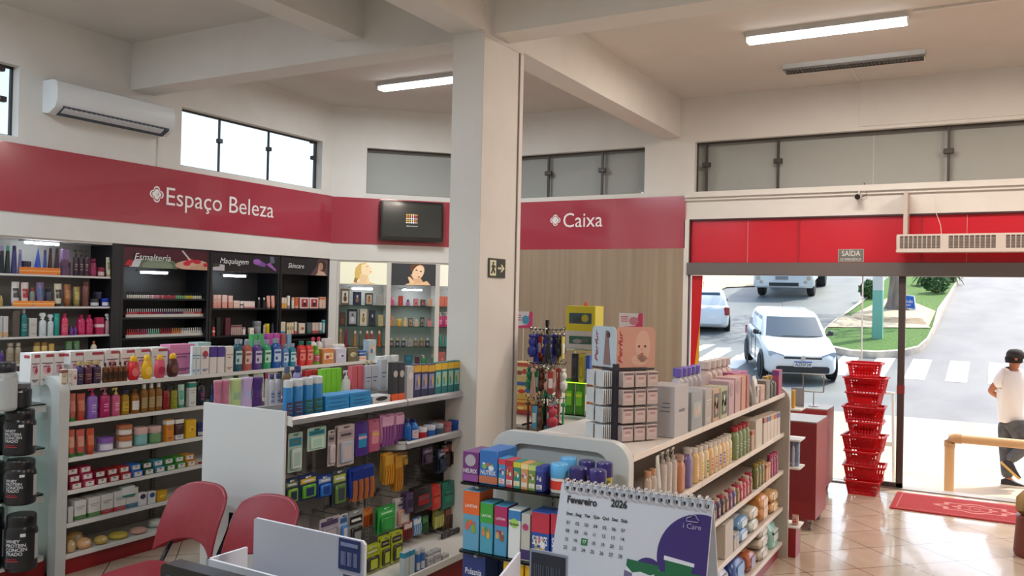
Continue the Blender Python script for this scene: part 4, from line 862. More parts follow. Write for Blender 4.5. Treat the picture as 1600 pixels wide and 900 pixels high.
# ---- end cap tubs of the left gondola
def tub(px, py, pyt, w_px, y, z, label, txt=True, cols=('17171b', '101013', '1b1b20'), rz=1.0):
    q = on_y(px, py, y); c = Vector((q.x, y, z)); w_ = w_px * (c - CAM).dot(M.col[2]) / F; h = _lin(c, Vector((0, 0, 1)), pyt, 1)
    o = link('supplement_tub', None, None, tuple(c), rz); o['label'] = label; o['category'] = 'tub'; o.empty_display_size = .05
    L, w2, d2, h2 = build('tub', w_, w_, h, list(cols), False)
    for pn, me in L: link(pn, me, o)
    if txt:
        m = MB()
        for k, s_ in enumerate(('WHEY', 'PROTEIN', 'CONCEN', 'TRADO')):
            q_ = text_mb(s_, h2 * .085, None, 0, .02, 0, 'LEFT'); 
            for v in q_.v: a_ = v[0] / (w2 / 2) - .95; m.v.append((w2 / 2 * 1.035 * math.sin(a_), -w2 / 2 * 1.035 * math.cos(a_), v[2] + h2 * (.56 - .075 * k)))
            o_ = len(m.v) - len(q_.v)
            for f in q_.f: m.f.append(tuple(o_ + i for i in f)); m.m.append(0)
        part('lettering', m, mat('cfcfd2', .5), o)
        m = _lab(w2 / 2 * 1.02, h2 * .20, h2 * .215, 1, arc=25); m.merge(_lab(w2 / 2 * 1.02, h2 * .24, h2 * .25, 1, arc=18)); m.T(Matrix.Rotation(-.55, 4, 'Z')); part('red_stripe', m, mat('b8303a', .5), o)
        m = _lab(w2 / 2 * 1.025, h2 * .2, h2 * .66, 1, arc=14); m.T(Matrix.Rotation(1.15, 4, 'Z')); part('data_label', m, mat('b9bbbc', .5), o)
    m = _lab(w2 / 2 * 1.02, h2 * .64, h2 * .70, 1, arc=9); m.T(Matrix.Rotation(.12, 4, 'Z')); part('price_tag', m, mat('d4d6d8', .5), o)
    return o
tub(30, 705, 640, 45, 3.34, .886, 'black supplement tub with white lettering on the middle glass shelf'); tub(31, 785, 717, 44, 3.34, .566, 'black supplement tub with white lettering on the lowest glass shelf'); tub(32, 882, 803, 46, 3.34, .141, 'black supplement tub with white lettering on the red based plinth')
tub(30, 630, 598, 34, 3.36, 1.189, 'small dark jar with grey lid on the top glass shelf', False, ('1d1d22', '6a6a6e', '26262c'))
tub(-2, 632, 566, 50, 3.2, 1.189, 'white tub with dark lid on the top glass shelf at left edge', False, ('a9b0b2', '20242c', 'b9bfc2'))
tub(-14, 705, 648, 40, 3.3, .886, 'black tub cut by left edge, middle glass shelf', True); tub(-14, 785, 722, 40, 3.3, .566, 'black tub cut by left edge, lowest glass shelf', True); tub(-16, 880, 795, 40, 3.24, .141, 'black tub cut by left edge, on plinth', True)

# ---- white hair cabinet
X0 = XL - .012
S = SX(X0, WZ[0], 'in white cabinet top shelf')
put(S, 'taper', 0, 9, 384, ['20252c', '8a7a9a'], 'dark tapered bottle with mauve top'); put(S, 'taper', 9, 18, 384, ['22302f', '3f8a7a'], 'dark tapered bottle with green top'); put(S, 'taper', 19, 29, 384, ['3a3a68', '28284a'], 'indigo tapered bottle'); put(S, 'taper', 29, 36, 390, ['6f6490', '8a80a8'], 'small lilac tapered bottle'); put(S, 'jar', 37, 52, 408, ['2f2a3c', '3a3448'], 'wide dark jar')
put(S, 'cone', 56, 67, 387, ['2b48a8'], 'blue pyramid bottle'); put(S, 'taper', 68, 75, 391, ['3a4a8c', '2a3058'], 'small blue tapered bottle'); put(S, 'taper', 76, 84, 388, ['3a2226', '1c1418'], 'dark brown tapered bottle'); put(S, 'taper', 86, 95, 388, ['3c2630', '1f161c'], 'dark plum tapered bottle'); put(S, 'box', 97, 108, 389, ['5a3a58', '7a6088', '9a88a8'], 'purple carton', st='T'); put(S, 'jar', 98, 114, 409, ['4a2436', '3c1c2c', '6a3a50'], 'low plum jar')
put(S, 'pump', 115, 140, 391, ['33202e', '1a161c', '42283a', 'b8a890'], 'dark plum pump bottle', n=3); put(S, 'bottle', 142, 153, 404, ['7a1c42', '681438', '9a3058'], 'crimson bottle', ocap=.9); put(S, 'jar', 154, 166, 418, ['7a2438', '8a2c40', 'c8a8a8'], 'small crimson jar'); put(S, 'tube', 167, 176, 402, ['cfcab0', 'b8a878', '8a8060'], 'cream tube with dark stripe'); put(S, 'tube', 177, 183, 391, ['a8a4a2', '9a9692', '787470'], 'grey tube on box'); put(S, 'jar', 176, 186, 421, ['b4ae9c', '8a8270', 'c8c4b8'], 'small beige jar', back=.0, dmax=.05)
put(S, 'box', 30, 95, 418, ['e07a2a', 'f0a860', 'b8401c'], 'long orange shelf talker box', d=.02, wmax=1, gap=.02, name='shelf_talker', st='m')
S = SX(X0, WZ[1], 'in white cabinet second shelf')
put(S, 'bottle', 0, 6, 462, ['9a8048', 'b8a868'], 'gold bottle at left edge'); put(S, 'tube', 19, 33, 440, ['c4c0bc', '8a8886', '3a3838'], 'light grey tube', n=1); put(S, 'tube', 34, 47, 441, ['cdbab4', 'b87878', 'a02a3a'], 'pale pink tube'); put(S, 'bottle', 48, 56, 450, ['7a7a78', 'a01c2c'], 'grey bottle with red cap'); put(S, 'tube', 58, 71, 441, ['6f6088', '54486c', '4a6088'], 'purple tube'); put(S, 'can', 73, 83, 451, ['333648', '22242e'], 'dark blue can')
put(S, 'tube', 86, 99, 443, ['c8bca4', '26242c', '3a3230'], 'cream tube with navy cap'); put(S, 'tube', 101, 113, 444, ['8a5230', '6a3a20', 'a87048'], 'bronze tube'); put(S, 'tube', 116, 127, 448, ['8f7a40', '6f5c30', 'a89858'], 'gold tube'); put(S, 'can', 130, 141, 440, ['6f4038', '54302a'], 'brown can'); put(S, 'jar', 143, 158, 467, ['2c2c30', '3a3a40', 'c8c8c8'], 'low black jar'); put(S, 'jar', 150, 163, 456, ['26243a', '302e48'], 'dark jar stacked behind', dz=.075, back=.02); put(S, 'jar', 161, 174, 466, ['2036a0', '283eb0', 'd8d8e0'], 'royal blue jar'); put(S, 'bottle', 177, 186, 458, ['2a2438', '1c1828'], 'dark purple bottle')
put(S, 'box', 21, 86, 470, ['ec8a34', 'f4c070', 'c8501c'], 'long orange shelf talker box', d=.02, wmax=1, gap=.02, name='shelf_talker', st='m')
S = SX(X0, WZ[2], 'in white cabinet third shelf')
put(S, 'box', 0, 4, 494, ['b8b4b0', 'c8a078'], 'white carton at left edge', st='b'); put(S, 'box', 5, 13, 494, ['c4c0bc', 'c8a078'], 'white carton with tan foot', st='b'); put(S, 'box', 20, 31, 485, ['5f5048', '6f6058'], 'tall brown carton', st=''); put(S, 'bottle', 33, 45, 483, ['1f6a6c', 'b0b8b8', '2a7a7a'], 'tall teal bottle', ocap=.4); put(S, 'box', 46, 58, 497, ['c2beb6', 'a8a49c'], 'white carton', st='l'); put(S, 'spray', 62, 74, 489, ['bcc6c8', 'd8dcdc', 'ccd4d6'], 'pale trigger spray bottle', n=1); put(S, 'spray', 75, 85, 491, ['b4bcbc', 'c8cccc', 'c4caca'], 'pale spray bottle with black mark')
put(S, 'can', 85, 95, 490, ['1f8a80', '2a9a90'], 'turquoise can'); put(S, 'bottle', 97, 109, 490, ['c83a5c', 'a82848', 'd86078'], 'coral pink bottle', ocap=.5); put(S, 'bottle', 110, 122, 510, ['5c2a78', '78387a'], 'small purple bottle', n=2); put(S, 'bottle', 123, 148, 492, ['b0184e', '98123e', 'c83a68'], 'crimson shampoo bottle', n=2, neck=.45, ocap=.5); put(S, 'box', 150, 163, 496, ['a8164a', 'e0c0c8', 'c03060'], 'crimson carton', st='m'); put(S, 'spray', 165, 175, 490, ['b88a94', 'd8d4d4', 'c8a0a8'], 'pink trigger spray bottle'); put(S, 'bottle', 176, 182, 501, ['7a5a6a', 'b0a8b0'], 'mauve mini bottle')
S = SX(X0, WZ[3], 'in white cabinet fourth shelf')
put(S, 'bottle', 0, 8, 548, ['44286c', '6a6a88'], 'violet bottle at left edge'); put(S, 'bottle', 12, 24, 536, ['9a8a74', 'a89a88', '8a7a64'], 'taupe shampoo bottle left', ocap=.8); put(S, 'bottle', 25, 35, 536, ['a09078', 'b0a290', '8f7f68'], 'taupe shampoo bottle right', ocap=.8); put(S, 'can', 54, 76, 535, ['b89a58', '8a6a3a', 'c8b078'], 'gold banded jar', n=2); put(S, 'tube', 77, 87, 537, ['b89648', '8a6a30'], 'gold tube'); put(S, 'can', 104, 127, 533, ['4a6a48', '5f8058'], 'green jar', n=2); put(S, 'bottle', 144, 153, 533, ['c8b8a0', 'a86040'], 'cream bottle with brown cap'); put(S, 'tube', 169, 181, 531, ['b8985c', '8a6a40'], 'wide gold tube')

# ---- nail polish cabinet: bottles one by one
rn = random.Random(11)
NP = {0: [('e0d8c8', '17171b', 'clear'), ('d8ccc8', '17171b', 'pale'), ('c8848c', '17171b', 'pink'), ('a83a44', '17171b', 'red'), ('7aa87a', '17171b', 'green'), ('c8b83a', '17171b', 'yellow'), ('c8c8b0', '17171b', 'cream')],
      1: [('c85a64', 'd8d8d8', 'rose'), ('b82838', 'd8d4d4', 'red'), ('8c1c4c', 'd8d8dc', 'wine'), ('3c2a50', 'd8d8dc', 'violet'), ('5a2030', 'dcdcdc', 'burgundy'), ('b88078', 'd0ccc8', 'nude'), ('c04a38', 'd8d4d0', 'coral')],
      2: [('b82a2a', 'b83030', 'scarlet'), ('a02858', 'b87098', 'magenta'), ('58987a', 'a8c8b8', 'mint'), ('9a1c2c', 'a02838', 'ruby'), ('c87838', 'd89858', 'orange'), ('d8d4cc', 'e0dcd8', 'white'), ('c8c4bc', 'd8d4d0', 'ivory')]}
for r_, (z, y) in enumerate(((units[0][3][0], 455.5), (units[0][3][1], 482), (units[0][3][2], 514))):
    S = SX(X0 - .03, z, 'in nail polish cabinet, %s row' % ('top', 'middle', 'lower')[r_]); n = 38
    p = S.line(.01); a = _lin(p, S.d, 198, 0); b = _lin(p, S.d, 316, 0); st = (b - a) / n
    for i in range(n):
        c, k_, nm = NP[r_][min(6, int((i + rn.uniform(-1.5, 1.5)) / n * 7)) if i > 1 else 0]; q = S.line(.01 + .012) + S.d * (a + st * (i + .5))
        hh = _lin(q, Vector((0, 0, 1)), y + (q.y - 5.6) * 4.5 * (-.25 if r_ else .1), 1)
        place_item('polish', tuple(q + Vector((0, 0, .022 if r_ else .0))), S.rz, st * .82, st * .82, .066, [c, k_], nm + ' nail polish', S.place, proj(q)[0], True)
    if r_: reg(link('polish_rack', MB().box(-.49, .49, -.0, .06, 0.0005, .021, 0).box(-.49, .49, -.004, 0, 0.0005, .03, 1).mesh('polish_rack', [mat('3a3a3c', .4), mat('c8c4bc', .35, emit=0)]), None, tuple(S.line(.012) + S.d * (a + b) * .5), S.rz), 'white fronted rack under the bottles', S.place, 'rack', 250)
# cosmetics cabinet
S = SX(X0, units[1][3][0], 'in cosmetics cabinet upper shelf', .28)
put(S, 'box', 333, 345, 461, ['e0bcb0', 'd8988a', 'e8d0c8', 'b05048'], 'tall pink carton', n=2, st='Bl'); put(S, 'box', 347, 355, 461, ['e0c0b8', 'd8988a', 'e8d0c8'], 'tall pink carton standing apart', st='B'); put(S, 'box', 357, 364, 462, ['e0bcb0', 'd8988a'], 'tall rosy carton', st='B'); put(S, 'box', 365, 375, 470, ['e4cabc', 'd8a090'], 'small cream pink carton', n=1, st='l'); put(S, 'box', 376, 380, 471, ['ddd0cc', '5a3030'], 'slim dark striped carton', st='m'); put(S, 'box', 381, 399, 471, ['e4d0c8', 'c88a88', 'f0e0d8', '301c24'], 'wide pale pink palette carton', n=1, wmax=.3, st='b')
put(S, 'lip' if 'lip' in K else 'taper', 404, 408, 465, ['2a2426', 'c8beb4'], 'black dropper bottle', n=1); put(S, 'taper', 412, 416, 465, ['2a2426', 'c8beb4'], 'second black dropper bottle'); put(S, 'tube', 418, 424, 462, ['d89a88', 'c88878'], 'slim pink tube left'); put(S, 'tube', 425, 431, 462, ['d8a090', 'c88878'], 'slim pink tube right')
S = SX(X0, units[1][3][1], 'in cosmetics cabinet lower shelf')
put(S, 'box', 332, 336, 511, ['c8484a', 'd8c8c0'], 'narrow red carton', st='m'); put(S, 'box', 338, 345, 496, ['1a1a1e', '2a2a30'], 'tall black carton', st=''); put(S, 'box', 352, 360, 497, ['5a2030', '3a1a24'], 'tall wine carton', st=''); put(S, 'box', 361, 378, 508, ['b09490', '7a4044', 'c8b0a8'], 'slim mascara carton', n=6, st='t'); put(S, 'box', 379, 384, 512, ['d8ccc4', 'a87068'], 'white mascara carton', st='t'); put(S, 'box', 390, 397, 512, ['e8d8cc', 'd89a78'], 'bright cream carton', st='o'); put(S, 'jar', 400, 411, 502, ['8a8c90', '7a7c80'], 'grey brush pot'); put(S, 'box', 412, 415, 508, ['c8b49c', '8a7060'], 'thin tan carton', st='l'); put(S, 'can', 416, 423, 506, ['c8b41e', 'd8c838'], 'bright yellow can'); put(S, 'taper', 425, 430, 505, ['34364a', '24263a'], 'navy tapered bottle')
# skincare cabinet
S = SX(X0, units[2][3][0], 'in skincare cabinet upper shelf')
put(S, 'box', 440, 448, 465, ['dccaba', 'd8a050', 'e0c8b0'], 'slim cream carton', n=2, st='B'); put(S, 'box', 449, 453, 462, ['e0dcd8', '8a8886'], 'tall white carton', st='b'); put(S, 'box', 456, 460, 465, ['d8ccc0', 'c8a888'], 'narrow beige carton', st='t'); put(S, 'box', 461, 466, 465, ['d85c2c', 'e0a080'], 'bright orange carton', st='b'); put(S, 'box', 468, 498, 465, ['e0c8c8', 'a83030', '2e2438', 'e8d8d0'], 'pink carton with dark figure', n=2, st='w'); put(S, 'box', 499, 519, 464, ['dcbca8', 'c87850', 'e4ccb8'], 'peach carton', n=4, st='t')
S = SX(X0, units[2][3][1], 'in skincare cabinet lower shelf')
put(S, 'box', 438, 446, 503, ['d8ccb4', '3f88b0', 'e0d8c8'], 'cream carton with blue foot', n=2, st='b'); put(S, 'box', 448, 459, 504, ['dcc8a8', 'c84a50', '7a9a5a'], 'cream carton with red print', n=3, st='o'); put(S, 'box', 460, 464, 503, ['d8c8bc', 'c85058'], 'narrow carton with red foot', st='b'); put(S, 'box', 467, 477, 505, ['d8cdbc', '5a4030', 'c88a58'], 'carton with three jars printed', st='o'); put(S, 'box', 480, 487, 504, ['5a6468', '386858'], 'grey green carton', st='b'); put(S, 'box', 488, 498, 504, ['d0b8ac', 'b84a48'], 'pink carton with red foot', n=2, st='b'); put(S, 'box', 499, 503, 504, ['c8ccc4', '3a7880'], 'narrow carton with teal foot', st='b'); put(S, 'box', 504, 508, 500, ['a8c8c8', '3a8a90'], 'aqua carton', st='t'); put(S, 'box', 510, 521, 499, ['a8b8c8', '3a6a98', 'c8d0d8'], 'blue grey carton', n=2, st='t')
# perfume cabinets
S = SC(PZ[0] + .001, 'on corner cabinet top shelf')
put(S, 'box', 532, 546, 451, ['6a5a48', 'd0c8b8', '5a4228', '181818'], 'brown framed perfume carton', st='w', gap=.05); put(S, 'box', 551, 565, 456, ['1c2038', '2a3050', '8a6a4a', 'c8c0b0'], 'navy perfume carton', st='w'); put(S, 'box', 570, 583, 458, ['4a4842', 'b8a890', 'a0683a', '2c241c'], 'perfume carton with amber bottle', st='w'); put(S, 'box', 587, 601, 461, ['989690', 'a8a6a0', 'b8b4b0'], 'grey perfume carton', st='l')
put(S, 'perf', 609, 616, 464, ['c05080', 'd880a0'], 'pink perfume bottle'); put(S, 'box', 622, 630, 462, ['b84a28', 'a82830', 'c84848'], 'red perfume carton', st='w'); put(S, 'perf', 634, 641, 468, ['9a6a98', '1c1c38'], 'mauve perfume bottle with navy cap'); put(S, 'box', 646, 654, 467, ['a85a5c', 'c88888', 'a83048'], 'dusty red perfume carton', st='w'); put(S, 'box', 657, 665, 468, ['281c20', '8a5050', 'a85a58'], 'black perfume carton', st='w'); put(S, 'box', 669, 676, 467, ['b8a088', 'c88a58', 'c89068'], 'beige perfume carton', st='w'); put(S, 'box', 685, 703, 463, ['cc6e58', 'd88a74', 'd89078'], 'peach carton', n=2, st='', gap=.03)
S = SC(PZ[1] + .001, 'on corner cabinet second shelf')
put(S, 'box', 530, 540, 488, ['3a302a', '5a3a28', '6a4430'], 'dark brown perfume carton', st='w'); put(S, 'box', 542, 559, 483, ['17181c', '9a9a9c', 'c0c4c8', '50504e'], 'black framed perfume carton', st='w'); put(S, 'box', 561, 574, 483, ['b4ac98', 'c8c0a8', '9a7a38', '6a4a28'], 'pale perfume carton with gold bottle', st='w'); put(S, 'box', 576, 587, 485, ['20222e', '2c2e3c', '181a24', 'b8b8bc'], 'black perfume carton', st='w'); put(S, 'box', 590, 599, 492, ['a8986a', 'b8a87c'], 'gold carton', st='l')
put(S, 'perf', 608, 616, 494, ['a87850', 'c87858'], 'amber perfume bottle'); put(S, 'jar', 620, 628, 498, ['c8982a', 'd8b040'], 'round gold perfume bottle'); put(S, 'perf', 630, 636, 496, ['c8b078', 'd8c8a0'], 'champagne perfume bottle'); put(S, 'box', 638, 645, 497, ['5a4038', 'a88a78'], 'dark perfume carton', st='w'); put(S, 'perf', 647, 654, 499, ['b8a888', 'd0c4a8'], 'pale gold perfume bottle'); put(S, 'box', 656, 663, 496, ['222226', '8a7a68'], 'small black perfume carton', st='w'); put(S, 'perf', 667, 675, 497, ['b87878', 'a85a68'], 'rose perfume bottle'); put(S, 'pump', 684, 702, 488, ['b82c68', 'c8c0b8', 'c85080'], 'magenta body pump bottle', n=2)
S = SC(PZ[2] + .001, 'on corner cabinet third shelf')
put(S, 'taper', 529, 535, 514, ['9a7444', 'b8a060'], 'tall gold body spray'); put(S, 'taper', 537, 544, 514, ['7a2438', '8a3a50'], 'tall wine body spray'); put(S, 'taper', 551, 558, 517, ['9a7038', 'd0c8b8'], 'bronze body spray'); put(S, 'taper', 560, 566, 517, ['5a5e58', 'c8a888'], 'grey body spray'); put(S, 'taper', 570, 584, 517, ['a03a30', 'd8c0b0'], 'red body spray', n=2); put(S, 'taper', 589, 596, 517, ['a84a1e', 'd8b098'], 'orange body spray')
for i, (c, nm) in enumerate((('4a2a24', 'brown'), ('24242a', 'black'), ('2a2a30', 'charcoal'), ('8a8a8c', 'grey'), ('6a5428', 'bronze'), ('7a4a28', 'tan'), ('1e1e1e', 'jet black'))): put(S, 'perf', 608 + i * 9.4, 615 + i * 9.4, 528, [c, 'a89868' if i % 2 else 'b0b0b0', '7a7a7a'], nm + ' cubic perfume bottle')
put(S, 'bottle', 685, 692, 522, ['2a7a70', '3a8a80'], 'sea green bottle'); put(S, 'bottle', 694, 702, 526, ['3a8478', '4a9488'], 'pale sea green bottle')
S = SC(PZ[3] + .001, 'on corner cabinet lowest shelf')
put(S, 'box', 613, 622, 553, ['6a3a34', '8a4a44'], 'brown red carton', n=2, st='l'); put(S, 'box', 632, 645, 555, ['1c5a6e', 'c8ccd0', '287088'], 'petrol blue carton', st='O'); put(S, 'box', 648, 656, 558, ['4a1c2a', '6a2c3a'], 'maroon carton', st='o'); put(S, 'pump', 658, 666, 555, ['1f7a40', 'd8dcd8'], 'green pump bottle', n=1); put(S, 'pump', 674, 682, 555, ['22803e', 'd8dcd8'], 'bright green pump bottle'); put(S, 'box', 684, 696, 550, ['a85c58', 'c88a80'], 'rose carton', st='o')
# ---- centre gondola top, back row standing behind the divider
S = SX(-4.115, 1.216, 'on rear top, centre gondola')
put(S, 'wavy', 336, 360, 594, ['b06880', 'c898a4', 'b87088'], 'rose wavy bottle', n=2, gap=0); put(S, 'wavy', 362, 380, 592, ['a8bc80', 'c0d098', '8fa888'], 'pale green wavy bottle', gap=0); put(S, 'wavy', 381, 397, 590, ['b8a0c8', 'c8b4d4', 'a8a8d0'], 'lilac wavy bottle', gap=0); put(S, 'wavy', 398, 413, 590, ['4a2a6c', '5a3a7c', '5a3a7c'], 'deep purple wavy bottle', gap=0)
put(S, 'oval', 414, 420, 583, ['c4c0c4', '982048'], 'white bottle with crimson cap'); put(S, 'oval', 421, 441, 584, ['ccd0d8', '3a3a70', 'b0b8d8', '2a3a98'], 'white lotion bottle with navy cap', n=2)
S = SX(-3.90, 1.216, 'on rear top, centre gondola')
put(S, 'oval', 444, 456, 573, ['6a5038', '50607a'], 'brown lotion bottle', back=.12); put(S, 'oval', 460, 474, 572, ['8a84c0', '3a3a70'], 'periwinkle lotion bottle', back=.12); put(S, 'box', 476, 498, 578, ['b02a30', '8a1a20'], 'red carton behind the cans', n=2, back=.1, st='', wmax=.3)
put(S, 'box', 500, 533, 576, ['76c42e', '5aa81e', '8ad040'], 'lime green carton', n=4, st='s', gap=.06, back=.02); put(S, 'pump', 538, 549, 579, ['cfd4d0', 'd8dcd8'], 'white pump bottle'); put(S, 'box', 548, 568, 571, ['c8606a', 'd07c84'], 'translucent rose carton', n=2, st='', back=.02)
put(S, 'box', 570, 590, 571, ['b8bcc8', 'd8dce0', '8a90a8', '5a6080'], 'silver grey carton', n=2, st='l'); put(S, 'box', 594, 604, 562, ['b4bac4', 'dce0e4', '8a90a8', '6a7088'], 'tall silver carton', st='l')
put(S, 'bottle', 572, 586, 564, ['c8c8c0', 'a8a078'], 'white tonic bottle', n=2, back=.1); put(S, 'bottle', 592, 628, 556, ['d8dad8', 'e4e6e4'], 'large white lidded bottle', n=3, back=.12, ocap=.8)
# front row
S = SX(-3.512, 1.252, 'on front top, centre gondola')
for (a, b, y) in ((449, 460, 594), (462, 477, 592), (479, 492, 590), (493, 508, 588)): put(S, 'can', a, b, y, ['1f74b0', 'c3c8cc', '2f5a50' if a > 470 else '4a3a58', '2a8ac0'], 'white capped blue gel can', gap=0)
put(S, 'box', 509, 546, 628, ['2a8ac8', '1c5a98', '3a9ad8', '1a2a68'], 'flat blue carton, lower', n=1, wmax=.5, gap=.02, st='l'); put(S, 'box', 509, 546, 617, ['2a8ac8', '1c5a98', '3a9ad8', '1a2a68'], 'flat blue carton, upper', n=1, wmax=.5, dz=.062, gap=.02, st='l'); put(S, 'box', 547, 580, 622, ['2688c4', '1c5a98', '3a9ad8', '1a2a68'], 'long flat blue carton, lower', wmax=.5, gap=.02, st='l'); put(S, 'box', 547, 580, 612, ['2688c4', '1c5a98', '3a9ad8', '1a2a68'], 'long flat blue carton, upper', wmax=.5, dz=.058, gap=.02, st='l')
put(S, 'box', 581, 611, 618, ['c8c8cc', '202022', '202022'], 'flat white carton with black disc', wmax=.5, st='O'); put(S, 'box', 612, 622, 566, ['2b2a30', 'd85a28', 'b8b4b0', 'd8d4d0'], 'black and orange dryer carton', st='bO', gap=.04); put(S, 'box', 622, 632, 566, ['2b2a30', 'd85a28', 'b8b4b0', 'd8d4d0'], 'black and orange dryer carton', st='bO', gap=.04); put(S, 'box', 635, 646, 572, ['b8b8bc', 'c8a83a', 'd0ccd0', 'a87a9a'], 'silver carton with gold label', st='O', gap=.04)
seq(S, 'box', 646, 679, 569, [(['292a50', 'd0a02a', '8a8ab0', '6a6a98'], 'navy toothbrush carton')] * 3, st='tp', gap=.05); seq(S, 'box', 679, 727, [567, 562], [(['1a6f70', 'd8b028', '8ac0b8', '3a9a90'], 'teal toothbrush carton')] * 5, st='tp', gap=.05)
put(S, 'box', 727, 735, 571, ['26284a', '3a3c6a', '5a7a9a'], 'dark navy tube carton', st='b'); put(S, 'box', 736, 745, 568, ['b09a94', '8a3a3a', 'd8d0cc'], 'silver carton with red foot', st='b')
# second shelf
S = SX(-3.512, .962, 'on second shelf, centre gondola')
put(S, 'jar', 628, 642, 686, ['c8ccd0', '24262a'], 'low clear jar with black lid', back=0); put(S, 'bottle', 636, 645, 655, ['1a5ca8', '1b2a6c'], 'blue liquid bottle with navy cap', neck=.5, ocap=.45); put(S, 'bottle', 646, 658, 655, ['1c66b4', '1b2a6c', 'd8c8d0', 'b03048'], 'blue liquid bottle with pink label', neck=.5, ocap=.45)
cl = [('b82a30', 'd8d8d8', 'red and white tin'), ('2b62b8', 'c8d0e0', 'blue and white tin'), ('3f5a78', 'a8b0b8', 'slate blue tin'), ('b06a70', 'a85a64', 'pink tin'), ('1f4fa0', '2454a8', 'royal blue tin'), ('7a6428', '8a7438', 'olive gold tin'), ('6a6428', 'b8a858', 'khaki tin'), ('302a28', '3a3432', 'black lidded tin')]
for i, (c, l_, nm) in enumerate(cl): put(S, 'jar', 659 + i * 13, 671 + i * 13, 668 - i * 2.9, [c, l_], nm, n=1, wmax=.09, gap=.04)
for i, (c, l_, nm) in enumerate((('5a6478', '6a7488', 'grey blue tin at back'), ('8a6a58', '9a7464', 'brown tin at back'), ('a86a70', 'b0787c', 'rose tin at back'), ('3a4a88', '465898', 'navy tin at back'))): put(S, 'jar', 676 + i * 13, 688 + i * 13, 659 - i * 2.0, [c, l_], nm, wmax=.09, back=.14)
# hooks with hanging goods on the centre gondola
HK = mat('8f8f92', .3, .8)
def hang(pxl, pxr, pyt, pyb, kind, cols, look, n=1, x=-3.58, step=.022, d=.02, rz=R(90), small=None, name=None, hook=True, txt=None, **kw):
    pm = (pxl + pxr) / 2; pt = on_x(pm, pyt, x); pb = on_x(pm, pyb, x); a = on_x(pxl, (pyt + pyb) / 2, x).y; b = on_x(pxr, (pyt + pyb) / 2, x).y; w_ = b - a; yc = (a + b) / 2; h_ = pt.z - pb.z
    zb0 = .207 if x > -3.83 else 0; zq = max(pb.z, zb0); h_ = pt.z - zq
    for i in range(n):
        q = (x - .0 - step * i, yc, zq); place_item(kind, q, rz, w_, d, h_, cols, look + ('' if n == 1 else ', front pack' if i == 0 else ', hung behind it'), 'on hooks, centre gondola', pm + i * .01, small if small is not None else False, name=name, txt=txt, **kw)
    if hook:
        L_ = -3.83 - x - .03; zc = pt.z - .012; m = MB(); m.tube([(-3.835, yc, zc - .01), (-3.82, yc, zc), (x + .02, yc, zc), (x + .03, yc, zc + .012)], .0025, 6); m.box(-3.835, -3.829, yc - .02, yc + .02, zc - .02, zc + .01)
        part('hook', rel(m, o2), HK, CG)
hang(450, 472, 676, 737, 'card', ['9fb8ae', '2a7a98', 'b8ccc4', '5a7a70'], 'pale green toothbrush card', txt=None); hang(480, 509, 667, 703, 'card', ['a8ccbc', '1f7f9c', 'c4dcd0', '3a6a60'], 'wide mint card with teal top', d=.01)
hang(512, 523, 672, 728, 'card', ['b8aeb2', '8a8084', 'c8bcc0', '3a3438'], 'narrow grey pink card'); hang(527, 553, 664, 727, 'card', ['bfb2b2', 'a898a0', 'a8b0c0', '4a4448'], 'large grey pink card with figure', n=2)
hang(554, 575, 659, 712, 'bag', ['4a2a80', '2a88b8', 'd8a8c0'], 'purple and blue pouch'); hang(575, 592, 655, 705, 'bag', ['b05a7a', 'd08a98', 'd8b058'], 'pink sparkly pouch', n=2, d=.03); hang(593, 614, 647, 695, 'razor', ['c890b8', 'd8a8c8', '8a4a90'], 'pink razor pack', n=2, d=.03); hang(615, 630, 645, 690, 'razor', ['c088b0', 'd8a8c8', '7a3a8a'], 'mauve razor pack', n=2, d=.03)
G_ = ('Gillette', 'c8d0e0', .76, .6, .08)
hang(445, 466, 748, 787, 'card', ['1f2f4a', '6a7a5a', '7aa83a', 'd8d8d8'], 'navy and green blade card', n=2, txt=G_); hang(467, 495, 742, 780, 'card', ['22305a', 'c8a81e', '5aa02a', 'd8d8d8'], 'yellow topped green blade card', n=2, txt=G_); hang(496, 518, 742, 777, 'card', ['1f3a80', '8ca8c8', '1f6ac0', 'd8d8d8'], 'light blue topped blade card', n=2, txt=G_); hang(519, 541, 734, 790, 'card', ['3a4248', 'a8b858', '5a7a3a', 'd8d8d8'], 'lime topped razor card', n=2, txt=G_)
hang(545, 583, 729, 778, 'razor', ['1f3a98', '1a2f80', 'a8602a'], 'blue pack with orange razors', n=2, d=.03); hang(598, 613, 708, 755, 'razor', ['b8862a', 'c8983a', 'c88a20'], 'amber razor pack left', n=2, d=.03, hook=True); hang(614, 627, 708, 765, 'razor', ['b07a22', 'c08c30', 'b87a1a'], 'amber razor pack right', n=2, d=.03)
hang(437, 462, 815, 850, 'card', ['2a3a70', '3a4a88', '6a7ab0', 'b8c0d8'], 'navy card low on the panel'); hang(499, 530, 808, 845, 'card', ['a8a0a8', '4a3a68', '8a8490', '4a4450'], 'lilac grey print card'); hang(530, 543, 803, 845, 'card', ['b8bcc4', '2a6ab0', '3a7ac0', '4a4450'], 'white and blue card'); hang(544, 567, 797, 862, 'card', ['8a8c8c', '1a1a1c', '26262a', 'd8d8d8'], 'card with black round mirror', txt=('Belliz', 'd8d8d8', .76, .6, .06))
hang(560, 581, 795, 822, 'razor', ['c8682a', 'd8884a', 'b85a20'], 'orange clip pack', x=-3.68, d=.02); hang(590, 617, 791, 832, 'card', ['2f9a44', '3fb054', '2a8a3c', 'b8e0c0'], 'bright green comb pack', n=2); hang(617, 640, 777, 822, 'card', ['b8b4b4', 'a8a4a6', 'b88a7a', '3a3a3c'], 'white card with round brush', n=2)
YL = ['a8b42a', '25241e', '3a382e', '8a8478']
